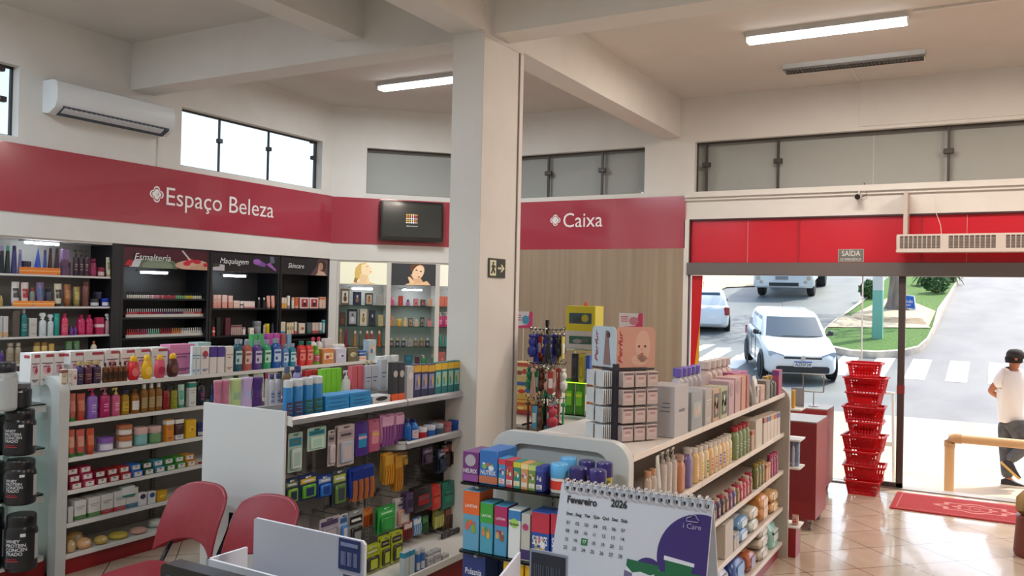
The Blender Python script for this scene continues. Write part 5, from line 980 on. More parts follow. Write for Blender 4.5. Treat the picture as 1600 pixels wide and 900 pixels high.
hang(569, 593, 852, 900, 'card', ['a8b42a', '8f9a1e', '2b2a24', 'c8c8b8'], 'yellow green card with pink brush', x=-3.45, n=2); hang(594, 609, 838, 905, 'card', YL, 'tall yellow green brush card left', x=-3.45, n=2); hang(611, 628, 830, 900, 'card', YL, 'tall yellow green brush card right', x=-3.45, n=2)
for (a, b, t_, bb, c, nm) in ((634, 645, 770, 800, ['4a3a5a', '2c2438', '3a3048', '8a8898'], 'dark violet card'), (646, 674, 760, 797, ['2a2426', '8a1c24', '5a5054', 'b8b8b8'], 'black and red bag'), (674, 688, 758, 795, ['b03028', 'c04a38', '7a1c1c', 'd8b8a8'], 'red orange bag'), (690, 709, 753, 793, ['1f6a58', '2a8068', '1a5040', 'b8c8c0'], 'dark green bag'), (710, 718, 745, 790, ['a82430', 'b83848', '7a1820', 'd8b8b8'], 'red ribbon bag')): hang(a, b, t_, bb, 'bag', c, nm, n=3, x=-3.55, d=.025)
for (a, b, t_, bb, c, nm) in ((629, 643, 815, 842, ['8a2a2c', 'c8b8b0', '6a2020'], 'red tipped brush pack'), (644, 657, 808, 834, ['4a78a8', 'c0ccd8', '8aa8c8'], 'blue toothed comb pack'), (658, 668, 806, 832, ['2a5a34', '3a7044', '1e4a2a'], 'dark green brush pack'), (676, 692, 795, 823, ['8a8a3a', '6a6c2c', 'b8b868'], 'yellow striped pack'), (693, 718, 790, 822, ['6a4838', '8a5a48', '50382c'], 'brown hair accessory pack')): hang(a, b, t_, bb, 'razor', c, nm, x=-3.58, d=.02)
for k in range(4): hang(690 + k * 8, 697 + k * 8, 833 - k * 3.2, 868 - k * 4, 'box', ['3a383c', '4a484c', '2c2a2e'], 'slim charcoal tweezer box', d=.02, x=-3.5, st='l', name='hanging_box')
for (a, b, t_, bb, c, nm) in ((684, 697, 701, 738, ['26324e', '5a6a8a', '1c2438', 'b8c0cc'], 'dark blue hair accessory card'), (690, 702, 695, 730, ['2a2226', 'a8303a', '3a2c2c', 'b8a8a0'], 'black card with red bow'), (702, 720, 688, 727, ['3a241f', 'a8522a', '2a1c18', 'c8a890'], 'brown card with orange edges'), (722, 737, 686, 712, ['222a38', '4a5a70', '20242c', '98a0a8'], 'dark card of hair bands'), (738, 748, 678, 708, ['2c2828', '4a4444', '1c1a1a', 'b0a8a0'], 'black hair tie card left'), (749, 759, 674, 706, ['262324', '403c3c', '1a1818', 'b0a8a0'], 'black hair tie card right'), (660, 676, 699, 725, ['4a3a50', '6a5a70', '3a2c40', 'a8a0b0'], 'mauve elastic card'), (626, 636, 707, 728, ['a88030', 'b89040', '8a6820', 'd8c8a0'], 'gold wrapped card')): hang(a, b, t_, bb, 'card', c, nm, n=2, x=-3.58)
# empty hooks
for k in range(9): 
    q = on_x(636 + k * 9.5, 752 - k * 4.5, -3.6); m = MB(); m.tube([(-3.83, q.y, q.z), (-3.6, q.y, q.z), (-3.59, q.y, q.z + .012)], .0022, 5); part('hook', rel(m, o2), HK, CG)
# base shelf goods
S = SX(-3.195, .201, 'on base shelf, centre gondola')
put(S, 'box', 630, 648, 860, ['b8c4c8', '2a88a8', '88b0c0'], 'white and teal tube carton', n=2, st='t', dmax=.05); put(S, 'can', 652, 666, 858, ['3a68a8', 'b8bcc0', 'c8d0d8'], 'blue deodorant can', n=2, wmax=.05); put(S, 'box', 668, 690, 868, ['b4b4b8', '8a8a90', 'c0c0c4'], 'flat white carton in a pile', n=2, st='l'); put(S, 'box', 668, 690, 861, ['aeb0b4', '8a8a90', 'c0c0c4'], 'second layer flat white carton', n=2, dz=.05, st='l', back=.02); put(S, 'box', 692, 702, 866, ['b8babc', '9a9aa0'], 'small white carton at the right end', st='l')

# ---- end cap of the right gondola
def ec(z, pxl, pxr, pyt, kind, cols, look, yf=3.31, d=.1, **kw):
    S = SY(yf - .01, z, {1.151: 'on top glass shelf, end cap', .841: 'on middle glass shelf, end cap', .501: 'on lower glass shelf, end cap'}[z]); S.clear = {1.151: 9, .841: .293, .501: .324}[z]; return put(S, kind, pxl, pxr, pyt, cols, look, d=d, gap=.03, small=False, **kw)
z = 1.151
ec(z, 722, 747, 706, 'box', ['6a2a70', '8a4a90', 'a8a0a8', 'c8c0c8'], 'purple vitamin carton', st='bO', txt=('NEURIX', 'd8d4dc', .36, .86, .20), d=.16); ec(z, 748, 777, 704, 'box', ['2f6ab0', 'b86a48', '7aa85a', 'd8dce0'], 'blue vitamin carton with landscape', st='bk', txt=('NUTRIX', 'd8dce4', .34, .84, .19), d=.18)
for i, (c, b_, o_, nm) in enumerate((('4a88b8', 'c83a4a', '3a4a98', 'sky blue'), ('b84050', 'a82a38', 'a8a838', 'red'), ('2f8070', 'c8c030', 'c8803a', 'teal'), ('c8905a', 'e0c890', '8a5aa0', 'apricot'), ('6a8a48', 'b8c878', '8a5028', 'olive'), ('2a3480', '3a4898', 'b0b4c8', 'navy'))):
    a = 778 + i * 11.7; ec(z, a, a + 11.4, 716 + i * 2.6, 'box', [c, b_, o_, 'd8d0cc'], nm + ' slim gummy carton', st='tkL', d=.08)
ec(z, 851, 878, 727, 'jar', ['d8d0cc', '5aa8dc', 'd0382a'], 'white gummy jar with sky blue lid', d=.115, lidz=.52); ec(z, 868, 892, 717, 'jar', ['d8d0cc', '5aa8dc', 'd0382a'], 'gummy jar with sky blue lid behind', yf=3.435, d=.1, lidz=.52)
ec(z, 881, 908, 733, 'jar', ['c87848', '2c2466', '8a5a30'], 'gummy jar with indigo lid in front', d=.115, lidz=.52); ec(z, 911, 938, 737, 'jar', ['b8c890', '2f2468', '8aa858'], 'pale green gummy jar with indigo lid', d=.115, lidz=.52)
ec(z, 897, 921, 722, 'jar', ['c8a848', '2c2466', '8a5a30'], 'gummy jar with indigo lid behind', yf=3.435, d=.1, lidz=.52); ec(z, 925, 949, 725, 'jar', ['a89828', '2f2468', '6a6a20'], 'olive gummy jar with indigo lid behind', yf=3.435, d=.1, lidz=.52)
z = .841; LV = lambda c: ('LAVITAN', c, .74, .72, .07)
ec(z, 722, 748, 766, 'box', ['5a98b8', 'd8622a', 'c85a4a', '7a9a3a'], 'orange and blue vitamin carton', st='Tk', txt=LV('e8e4e0'), d=.12); ec(z, 749, 769, 785, 'box', ['4a98b0', '3a9a3a', 'c87a4a', 'c8a038'], 'green and blue vitamin carton', st='Tk', txt=LV('e8e8e0'), d=.1); ec(z, 771, 791, 790, 'box', ['4a90b8', 'a82a60', 'c89a5a', '8a4a28'], 'magenta and blue vitamin carton', st='Tk', txt=LV('e8d8e0'), d=.1)
ec(z, 793, 812, 796, 'box', ['d8dcdc', '3a7ab8', '9ac858', '5aa0a8'], 'white vitamin carton with blue top', st='tO', txt=('Revitam', '1a2a40', .7, .8, .08), d=.09); ec(z, 813, 827, 803, 'box', ['b8b8b0', '3a2a60', 'a83a68', '6a8a58'], 'grey carton with navy foot', st='bO', d=.08)
SM = [('SMURFS', 'ece8ec', .44, .84, .24), ('Vitaminas', 'd8c050', .30, .6, .09)]
ec(z, 829, 857, 800, 'box', ['2a4fa0', 'b83044', 'c8c090', 'd8d8e0'], 'red and blue gummy carton left', st='Tk', txt=SM, d=.11); ec(z, 859, 887, 803, 'box', ['2a4fa0', 'b83044', 'c8c090', 'd8d8e0'], 'red and blue gummy carton half behind calendar', st='Tk', txt=SM, d=.11)
z = .501
ec(z, 720, 756, 852, 'box', ['1f3270', '2a4288', 'b85030', 'c8c8d0'], 'navy supplement carton in front', st='o', txt=[('Polaznia', 'd0d4e0', .76, .72, .12), ('à noite', 'c8b060', .66, .5, .08)], d=.12); ec(z, 748, 780, 846, 'box', ['1c2c62', '26387a', '2a3a80', '8088a8'], 'navy supplement carton behind', yf=3.45, st='l', d=.1)
ec(z, 784, 816, 856, 'box', ['d0ccc4', 'd8a41c', 'c8c4bc', '8a8880'], 'yellow topped vitamin carton', st='TL', txt=[('LAVITAN', 'e8d8a8', .72, .6, .06), ('CDZSE', '1a1a1a', .5, .8, .07)], d=.14); ec(z, 818, 850, 862, 'box', ['d0ccc4', 'd8a41c', 'c8c4bc', '8a8880'], 'yellow topped vitamin carton by card holder', st='TL', txt=[('LAVITAN', 'e8d8a8', .72, .6, .06), ('CDZSE', '1a1a1a', .5, .8, .07)], d=.14)

# ---- right gondola, top
S = SX(-1.412, 1.286, 'on top of right gondola')
put(S, 'box', 1052, 1076, 602, ['aeaaac', '50566e', 'b8b4b6', '50566e'], 'tall grey inhaler carton', wmax=.34, d=.16, st='s', txt=('HNOS', '3a3c44', .5, .4, .08)); put(S, 'box', 1079, 1098, 611, ['8f9498', 'c0b0a0', '9aa8a8', 'c0a090'], 'grey carton with sky picture', wmax=.3, d=.13, st='p'); 
put(S, 'box', 1101, 1112, 607, ['a8a4a2', 'c8c0bc', 'b0aca8'], 'plain grey carton', wmax=.2, d=.12, st='l'); put(S, 'box', 1113, 1124, 608, ['b89880', '3a3c30', 'a88a78', 'c8b0a0'], 'tan carton with dark flowers', wmax=.2, d=.12, st='wo'); put(S, 'box', 1125, 1137, 604, ['a8a888', '2c3a28', '9a9a88', 'c8c8b8'], 'olive carton with dark flowers', wmax=.2, d=.12, st='wo')
put(S, 'box', 1138, 1147, 595, ['b89aa4', '2c2028', 'a88a94', 'c8b0b8'], 'mauve carton with black emblem', n=1, wmax=.2, d=.13, st='O'); put(S, 'box', 1148, 1157, 590, ['c09a98', '2c2028', 'a88a8c', 'c8b0b8'], 'pink carton with black emblem', wmax=.2, d=.13, st='O'); put(S, 'box', 1158, 1165, 588, ['c08a70', 'a87058'], 'terracotta carton', wmax=.2, d=.12, st=''); put(S, 'box', 1166, 1171, 586, ['a85a58', '8a4048'], 'brick carton', wmax=.2, d=.1, st='')
put(S, 'tube', 1173, 1180, 590, ['6a7058', '50543e'], 'olive tube'); put(S, 'bag', 1181, 1187, 588, ['c8c4c0', 'a8a4a0', 'd8d8d8'], 'silver foil bag', d=.06); put(S, 'box', 1188, 1195, 602, ['c8a498', 'b08a80'], 'small flesh carton', d=.08, st='l'); put(S, 'box', 1196, 1203, 594, ['7a7468', '8a8478'], 'grey brown carton', d=.08, st='w'); put(S, 'bottle', 1204, 1215, 588, ['505048', 'b08a38'], 'dark bottle with yellow cap', n=2); put(S, 'box', 1216, 1222, 578, ['a04868', '7a3a78'], 'magenta carton at the far end', d=.05, st='t')
put(S, 'bottle', 1064, 1098, 573, ['b4b0b8', '6a5ab0', 'c4c0c8'], 'white bottle with purple cap', n=5, back=.17, ocap=.75, wmax=.09); put(S, 'bottle', 1108, 1146, 562, ['c8b4b0', 'c8bcb8', 'c05a48', 'd0c8c4'], 'pale bottle with rounded white cap', n=5, back=.20, ocap=.8, wmax=.11); put(S, 'box', 1150, 1168, 581, ['a85888', 'b86898'], 'flat magenta carton', n=2, back=.12, d=.1, st='')
# second shelf
S = SX(-1.412, 0.977, 'on second shelf, right gondola', 0.28)
CT2 = ['e8c87a', 'd8a83a', '3a7a4a', 'b85030', 'c0603a', '6a4a98', '6a4a8a', 'c89a2a', 'd0a83a']
put(S, 'tube', 1029, 1035, 712, ['b8bcb0', '3a3a44', 'c8c8c8'], 'white tube leaning'); put(S, 'pump', 1036, 1060, 702, ['a89c94', 'a8a49c', 'b8b0a4'], 'beige pump bottle', n=3); put(S, 'oval', 1062, 1074, 711, ['b07048', 'a8887a'], 'copper bottle', n=1); put(S, 'oval', 1075, 1086, 700, ['6a5a8a', 'b0aca8'], 'lavender bottle', n=1)
for i in range(9):
    a = 1088 + i * 8.2 - i * i * .22; put(S, 'oval', a, a + 6.4, 700 - i * 2.7, ['d8c4a0' if i % 3 else 'd8b078', 'cfc8c0', CT2[i], 'e8dcc8'], ('cream', 'amber', 'green tinted', 'orange', 'terracotta', 'violet', 'plum', 'yellow', 'golden')[i] + ' lotion bottle', wmax=.085, d=.06)
put(S, 'oval', 1150, 1173, 664, ['7a8a5a', 'a03038', '5a7a6a', 'c8c8b0'], 'green bottle with red cap', n=4, wmax=.08, d=.06); put(S, 'box', 1174, 1179, 672, ['b89a84', 'b05a38'], 'small tan carton', d=.09, st='t'); put(S, 'box', 1180, 1191, 655, ['c8c0b4', 'a8a49c'], 'large off white carton', d=.16, wmax=.3, st=''); seq(S, 'box', 1193, 1219, [652, 643], [(['cfc4b8', c, 'c8b8b0', '6a6aa0'], nm + ' edged white carton') for c, nm in (('a85a48', 'red'), ('3a5a98', 'blue'), ('c89a38', 'yellow'), ('a84a58', 'rose'), ('4a6aa8', 'indigo'))], d=.08, st='t')
put(S, 'oval', 1012, 1028, 735, ['a8988a', 'b88a68'], 'peach lidded bottle', n=2)
S = SX(-1.412, 0.687, 'on third shelf, right gondola', 0.26)
cc = [('3a2a4a', 'dark violet'), ('4a3a5a', 'purple'), ('3c3448', 'smoky violet'), ('7a5a3a', 'amber brown'), ('6a4a70', 'mauve'), ('5a4a80', 'violet'), ('7a6a38', 'olive gold'), ('a83048', 'cherry'), ('b83a50', 'raspberry'), ('a84858', 'rose red'), ('8a3a30', 'rust')]
for i, (c, nm) in enumerate(cc): a = 1116 + i * 6.6 - i * i * .1; put(S, 'oval', a, a + 5.4, 783 - i * 4.0 - (i * i) * .04, [c, 'c8b0a0' if i % 2 else 'a83a48', 'b89a88'], nm + ' shampoo bottle', wmax=.085, d=.055)
put(S, 'oval', 1182, 1196, 722, ['6a6a3a', '8a7a3a', 'a89a68'], 'olive bottle', n=3); put(S, 'box', 1180, 1192, 765 - 0 - 10, ['b8a49c', '8a5a58'], 'low white and red carton', d=.12, st='m') if False else None
put(S, 'box', 1197, 1204, 724, ['c8a080', 'b87050'], 'tan carton', n=2, d=.08, st='t'); put(S, 'oval', 1205, 1217, 708, ['8a3050', 'a84068', 'b06080'], 'magenta bottle', n=3)
S = SX(-1.412, 0.399, 'on fourth shelf, right gondola', 0.255)
put(S, 'box', 1132, 1146, 815, ['c0b8b0', 'd0ccc4', 'a8a098'], 'upright white wipes carton', d=.14, wmax=.3, st=''); put(S, 'box', 1147, 1155, 833, ['b8b4b0', '8a9ab0'], 'small white carton', n=2, d=.08, st='t')
put(S, 'pouch', 1154, 1172, 824, ['5a8ab8', 'c8d4dc', 'd0d8dc'], 'blue wipes pack, lower', wmax=.26, d=.2, hmax=.082); put(S, 'pouch', 1154, 1172, 808, ['6a96c0', 'c8d4dc', 'd8dcdc'], 'blue wipes pack, upper', wmax=.26, d=.2, dz=.085, hmax=.082); put(S, 'pouch', 1173, 1187, 800, ['b8c0b8', 'd8d0c8', 'c8c4b8'], 'white wipes pack, lower', wmax=.26, d=.2, hmax=.082); put(S, 'pouch', 1173, 1187, 786, ['c8c4b8', 'd0ccc0', 'b8b4a8'], 'white wipes pack, upper', wmax=.26, d=.2, dz=.083, hmax=.082); put(S, 'pouch', 1189, 1203, 784, ['c0803a', 'd8b088', 'c8602a'], 'orange wipes pack, lower', wmax=.26, d=.2); put(S, 'pouch', 1189, 1203, 772, ['c88a4a', 'e0c0a0', 'c87038'], 'orange wipes pack, upper', wmax=.26, d=.2, dz=.08); put(S, 'pouch', 1205, 1218, 776, ['b8884a', 'd8b878', 'c8a060'], 'gold wipes pack, lower', wmax=.26, d=.2, hmax=.082); put(S, 'pouch', 1205, 1218, 765, ['c8a06a', 'd8c098', 'e0c8a0'], 'gold wipes pack, upper', wmax=.26, d=.2, dz=.083, hmax=.082)
put(S, 'bottle', 1112, 1120, 838, ['c8a41c', 'b8901a', 'd8c040'], 'yellow bottle beside the calendar', wmax=.09)
S = SX(-1.412, 0.127, 'on base shelf, right gondola', 0.235)
put(S, 'pouch', 1122, 1142, 885, ['b8bcc8', 'a8a8b0', 'c0c8d8'], 'white diaper pack', wmax=.3, d=.24); put(S, 'pouch', 1146, 1168, 872, ['2a4a90', '6aa0d0', 'c8d0e0'], 'blue diaper pack', wmax=.34, d=.26); put(S, 'pouch', 1170, 1184, 862, ['a85a3a', '8a7a9a', 'c89a80'], 'brown and orange diaper pack', wmax=.3, d=.24)
for k in range(4): put(S, 'pouch', 1187, 1203, 848 - k * 11.5, [('b0a898', 'c0b8a8', 'a8a090', 'b8b0a0')[k], 'd0c8bc', 'c8c4b8'], ('bottom', 'second', 'third', 'top')[k] + ' white pack of the diaper pile', wmax=.28, d=.22, dz=.084 * k, hmax=.082)
put(S, 'bag', 1206, 1218, 812, ['8ab8b0', 'd8e0dc', '5aa098'], 'mint green diaper bag', wmax=.26, d=.14)
# ================================================================== outside
GB = [(-50, -.26), (13.5, -.26), (21, .25), (26, .80), (120, 13.1)]
def gz(y):
    for (a, za), (b, zb) in zip(GB, GB[1:]):
        if y <= b: return za + (zb - za) * (y - a) / (b - a)
    return GB[-1][1]
def on_g(px, py, dz=0):
    r = ray(px, py); t = 5.0 / r.y
    while t < 200 / r.y:
        p = CAM + r * t
        if p.z <= gz(p.y) + dz: break
        t *= 1.0008
    return CAM + r * t
asph = noisy('asphalt', '66696b', '7c7e7d', .9, 0.6, 0.3, (1, .5, 1), 8, bscale=90)
def strip(mb, pts, dz, mi=0):               # ground-following polygon from a list of (left, right) point pairs
    V = []; Fs = []
    for a, b in pts: V += [(a[0], a[1], gz(a[1]) + dz), (b[0], b[1], gz(b[1]) + dz)]
    for i in range(len(pts) - 1): Fs.append((2 * i, 2 * i + 1, 2 * i + 3, 2 * i + 2))
    return mb.add(V, Fs, mi)
ys = [13.0, 13.5, 15, 17, 19, 21, 23.5, 26, 30, 40, 60, 90, 120]
mb = MB(); strip(mb, [((-70, y), (50, y)) for y in ys], -.05)
o = struct('trim_20', mb, asph)
mb = MB(); strip(mb, [((-70, y), (50, y)) for y in (13.0, 13.5, 15, 16, 17.2)], -.046); struct('trim_27', mb, noisy('dusty_lane', 'a89c8e', 'c2b5a4', .8, .85, .2, (1, .4, 1), 8, bscale=60))
side = noisy('pavement', 'b5a38c', 'c2b19a', 2, 0.8, 0.2, bscale=50)
mb = MB(); mb.box(-40, 40, 10.42, 12.85, -.5, -.26, 0); mb.box(-40, 40, 12.85, 13.0, -.5, -.27, 1); mb.box(-3.4, XR + .2, 10.3, 10.45, -.5, -.02, 1); mb.box(.55, 3, 10.45, 10.8, -.4, -.14, 1)
struct('trim_21', mb, [side, mat('bdb5a8', .8)])
# unseen concrete canopy added over the pavement to hold off the sun
struct('trim_22', MB().box(-9, 8, YF + .2, 12.3, 4.55, 4.72), mat('c9c5bf', .8))
# zebra crossing
paint = mat('f2f1ec', .7); ZX = []
ya, yb = on_g(1500, 594).y, on_g(1500, 562).y
for k in range(-13, 8):
    xc = on_g(1497, 577).x + k * .86; mb = MB()
    n = 6; strip(mb, [((xc - .22 - .0, ya + (yb - ya) * i / n), (xc + .22, ya + (yb - ya) * i / n)) for i in range(n + 1)], -.044)
    if abs(k) < 9: ZX.append(mb)
allm = MB()
for m_ in ZX: allm.merge(m_)
for q in (((1082, 564), (1106, 564), (1143, 541), (1120, 541)), ((1122, 572), (1140, 572), (1166, 552), (1152, 552)), ((1060, 552), (1080, 552), (1118, 536), (1100, 536))):
    P_ = [on_g(*c) for c in q]; allm.add([(p.x, p.y, gz(p.y) - .043) for p in P_], [(0, 1, 2, 3)])
struct('trim_23', allm, paint)
# planted traffic island
grass = noisy('grass', '3a5f24', '66883c', 14, 0.95, 0.8, bscale=120, detail=8)
dirt = noisy('dry_earth', 'b9a488', 'd6c5a8', 3, 0.95, 0.4, bscale=30)
isl = [(1283, 541), (1300, 549), (1330, 555), (1370, 557), (1410, 555), (1435, 549), (1450, 536), (1460, 518), (1474, 488), (1486, 462), (1506, 424), (1520, 400), (1440, 400), (1400, 424), (1375, 447), (1350, 470), (1322, 492), (1300, 508), (1287, 520), (1281, 532)]
IP = [on_g(*c) for c in isl]
def polyring(P_, dz0, dz1, inset=0):
    c = sum(P_, Vector()) / len(P_); out = []
    for p in P_:
        d = (c - p); d.z = 0; d.normalize(); q = p + d * inset; out.append((q.x, q.y, gz(q.y) + dz1))
    return out
mb = MB(); n = len(IP)
r0 = polyring(IP, 0, -.06); r1 = polyring(IP, 0, .12); r2 = polyring(IP, 0, .12, .22); r3 = polyring(IP, 0, .10, .24)
mb.rings([r0[::-1], r1[::-1], r2[::-1]], 0, False, False)
kerb = struct('trim_24', mb, noisy('kerb_stone', 'b8aa98', 'd9cdbd', 5, .9))
mb = MB(); mb.add(r3, [tuple(range(n))], 0); tag(link('lawn', mb.mesh('lawn', grass), kind='stuff'), 'green grass covering the kerbed traffic island across the street', 'grass')
mb = MB()
for q in (((1292, 511), (1318, 493), (1440, 497), (1454, 512)), ((1385, 466), (1430, 473), (1462, 486), (1452, 508), (1340, 500), (1330, 492))):
    P_ = [on_g(*c, .13) for c in q]; mb.add([(p.x, p.y, gz(p.y) + .13) for p in P_], [tuple(range(len(q)))])
struct('trim_25', mb, dirt)
# far verges
mb = MB(); P_ = [on_g(*c, .02) for c in ((1040, 500), (1085, 470), (1135, 448), (1180, 446), (1200, 424), (1060, 405))]
mb.add([(p.x, p.y, gz(p.y) + .0) for p in P_], [tuple(range(len(P_)))], 0); struct('trim_26', mb, dirt)
mb = MB(); strip(mb, [((on_g(1390, 424).x + .3 * (y - 45), y), (on_g(1400, 424).x + 60 + .3 * (y - 45) if False else on_g(1500, 424).x, y)) for y in (46, 60, 90)], .1)
# utility pole painted teal at its foot
def lathe_thing(name, label, cat, loc, pieces):
    t = thing(name, label, cat, loc)
    for pn, prof, m_, kw in pieces: part(pn, MB().lathe(prof, **kw), m_, t)
    return t
P_ = on_g(1371, 528, .12); s = (P_ - CAM).dot(M.col[2]) / F
t = thing('utility_pole', 'square concrete utility pole with teal painted foot on the island', 'pole', (P_.x, P_.y, P_.z)); hw = 7.5 * s
part('painted_foot', MB().box(-hw, hw, -hw, hw, -.1, 74 * s, 0, .02), mat('7fb7a4', .7), t); part('shaft', MB().box(-hw * .97, hw * .97, -hw * .97, hw * .97, 74 * s, 9), mat('d9d6cf', .8), t)
# tree with thick trunk
def leaf_cloud(n, rx, ry, rz, zc, sz, seed=1):
    rn = random.Random(seed); mb = MB()
    for k in range(n):
        u = Vector((rn.gauss(0, 1), rn.gauss(0, 1), rn.gauss(0, 1))).normalized() * rn.uniform(.55, 1) ** .5
        c = Vector((u.x * rx, u.y * ry, zc + u.z * rz)); a = Vector((rn.uniform(-1, 1), rn.uniform(-1, 1), rn.uniform(-1, 1))).normalized(); b = a.orthogonal().normalized()
        mb.add([c - a * sz, c + b * sz * .45, c + a * sz, c - b * sz * .45], [(0, 1, 2, 3)], k % 3)
    return mb
P_ = on_g(1402, 482, .12); s = (P_ - CAM).dot(M.col[2]) / F
t = thing('tree', 'tree with thick grey trunk on the island beside the utility pole', 'tree', tuple(P_))
bark = noisy('bark', '77685c', 'a39383', 6, .95, .8, (1, 1, .2))
m = MB(); rr_ = [22 * s, 15 * s, 12 * s, 11 * s, 12 * s, 14 * s]; m.tube([(0, 0, -.1), (0, 0, .25), (0, 0, .9), (.02, 0, 2), (.05, 0, 3.2), (.1, .1, 4.4)], .3, 12, 0, rr_)
m.tube([(.1, .1, 4.2), (1.2, .3, 5.6), (2.2, .4, 6.6)], .15, 8, 0, [.2, .12, .05]); m.tube([(.05, .1, 4.2), (-1.1, -.2, 5.6), (-2, -.3, 6.8)], .15, 8, 0, [.2, .12, .05]); part('trunk', m, bark, t)
GR = [mat('3f6a34', .8), mat('557a42', .8), mat('33552a', .8)]
part('crown', leaf_cloud(1500, 3.4, 3.2, 1.9, 7.2, .22, 3), GR, t)
# bushes
def bush(px, py, r, label, seed, palm=False):
    P_ = on_g(px, py, .1); t = thing('palm_plant' if palm else 'bush', label, 'bush', tuple(P_))
    if not palm:
        m = MB(); m.tube([(0, 0, -.05), (0, 0, r * .6)], .05, 6); part('stem', m, bark, t)
        part('foliage', leaf_cloud(420, r, r, r * .8, r * .85, .12, seed), GR, t)
    else:
        m = MB(); m.lathe([(r * .34, -.05), (r * .42, r * .3), (r * .3, r * .75), (r * .1, r * .85)], 12); part('stem', m, mat('5d4a3a', .9), t)
        m = MB(); rn = random.Random(seed)
        for k in range(26):
            a = 6.283 * k / 26; e = rn.uniform(.1, 1.1); L_ = r * rn.uniform(1.1, 1.5); pr = None
            d = Vector((math.cos(a), math.sin(a), 0)); sd = Vector((-d.y, d.x, 0))
            pts = [Vector((0, 0, r * .8)) + d * (L_ * q) + Vector((0, 0, L_ * (q * e - 1.0 * q * q))) for q in (0, .25, .5, .75, 1)]
            for i in range(4):
                wv = (.0, .10, .12, .09, .01)
                m.add([pts[i] - sd * wv[i] * r, pts[i] + sd * wv[i] * r, pts[i + 1] + sd * wv[i + 1] * r, pts[i + 1] - sd * wv[i + 1] * r], [(0, 1, 2, 3)], k % 3)
        part('fronds', m, GR, t)
bush(1463, 458, .5, 'round green bush nearest the kerb on the island', 4)
bush(1446, 446, .5, 'low cycad palm left of its twin on the island', 5, True); bush(1484, 440, .5, 'low cycad palm right of its twin beside the road kerb', 6, True)
bush(1360, 466, .42, 'small bush beside the teal utility pole', 7)
# blue notice board on legs
P_ = on_g(1420, 484, .12); s = (P_ - CAM).dot(M.col[2]) / F
t = thing('street_sign', 'tilted blue sign board with white writing beside the tree', 'sign', tuple(P_), R(-12))
m = MB(); m.prism([(-13 * s, 3 * s), (11 * s, 0), (8 * s, 22 * s), (-15 * s, 25 * s)], 'y', -.02, .02); m.prism([(-11.8 * s, 4.6 * s), (9.4 * s, 1.8 * s), (7 * s, 20.6 * s), (-13.6 * s, 23.4 * s)], 'y', -.026, -.02, 1); part('board', m, [mat('e8ecf0', .5), mat('1f5fb8', .5)], t)
m = text_mb('Vende', 8 * s, 17 * s, .03); m.T(Matrix.Translation((0, -.028, 0))); m2 = text_mb('2000', 4 * s, 11 * s, .03); m2.T(Matrix.Translation((0, -.028, 0))); m2.T(Matrix.Translation((-2 * s, 0, 7 * s))); part('lettering', m2, mat('eef3f8', .5), t); m.T(Matrix.Translation((-2 * s, 0, 13 * s))); part('lettering', m, mat('eef3f8', .5), t)
part('leg', MB().box(-10 * s, -8 * s, -.01, .02, -.1, 4 * s), mat('8a8a88', .5), t); part('leg', MB().box(5 * s, 7 * s, -.01, .02, -.1, 2 * s), mat('8a8a88', .5), t)

# ------------------------------------------------------------------ vehicles
CARW = mat('e9ebec', .22, coat=.7); TYRE = mat('202124', .8); RIM = mat('b9bcc0', .25, .8); CGL = mat('3f5262', .06, coat=.6); TRIM = mat('2b2e31', .5)
def wheel(t, x, y, r, wd, nm='wheel'):
    sgn = 1 if x > 0 else -1
    w_ = link(nm, None, t, (x, y, r)); prof = [(r * .62, -wd / 2), (r * .93, -wd / 2), (r, -wd * .3), (r, wd * .3), (r * .93, wd / 2), (r * .62, wd / 2)]
    rot = Matrix.Rotation(R(90), 4, 'Y')
    m = MB().lathe(prof, 26); m.T(rot); part('tyre', m, TYRE, w_)
    m = MB(); m.lathe([(r * .62, -wd * .3), (r * .64, wd * .4), (r * .58, wd * .42), (r * .56, wd * .15), (r * .1, wd * .15)], 24)
    for k in range(7):
        a = 6.283 * k / 7; c, s_ = math.cos(a), math.sin(a); m2 = MB().box(.03, r * .6, -.022, .022, wd * .18, wd * .36); m2.T(Matrix.Rotation(a, 4, 'Z')); m.merge(m2)
    m.lathe([(r * .14, wd * .15), (r * .14, wd * .4), (r * .05, wd * .42)], 12); m.T(Matrix.Rotation(R(90 * sgn), 4, 'Y')); part('rim', m, RIM, w_)
    return w_
def body_loft(secs):            # (y, half width, z bottom, z top, rounding)
    mb = MB(); rs = []
    for y, hw, z0, z1, r in secs: rs.append([(u, y, v) for u, v in rrect(hw * 2, z1 - z0, r, 4, 0, (z0 + z1) / 2)][::-1])
    return mb.rings(rs)
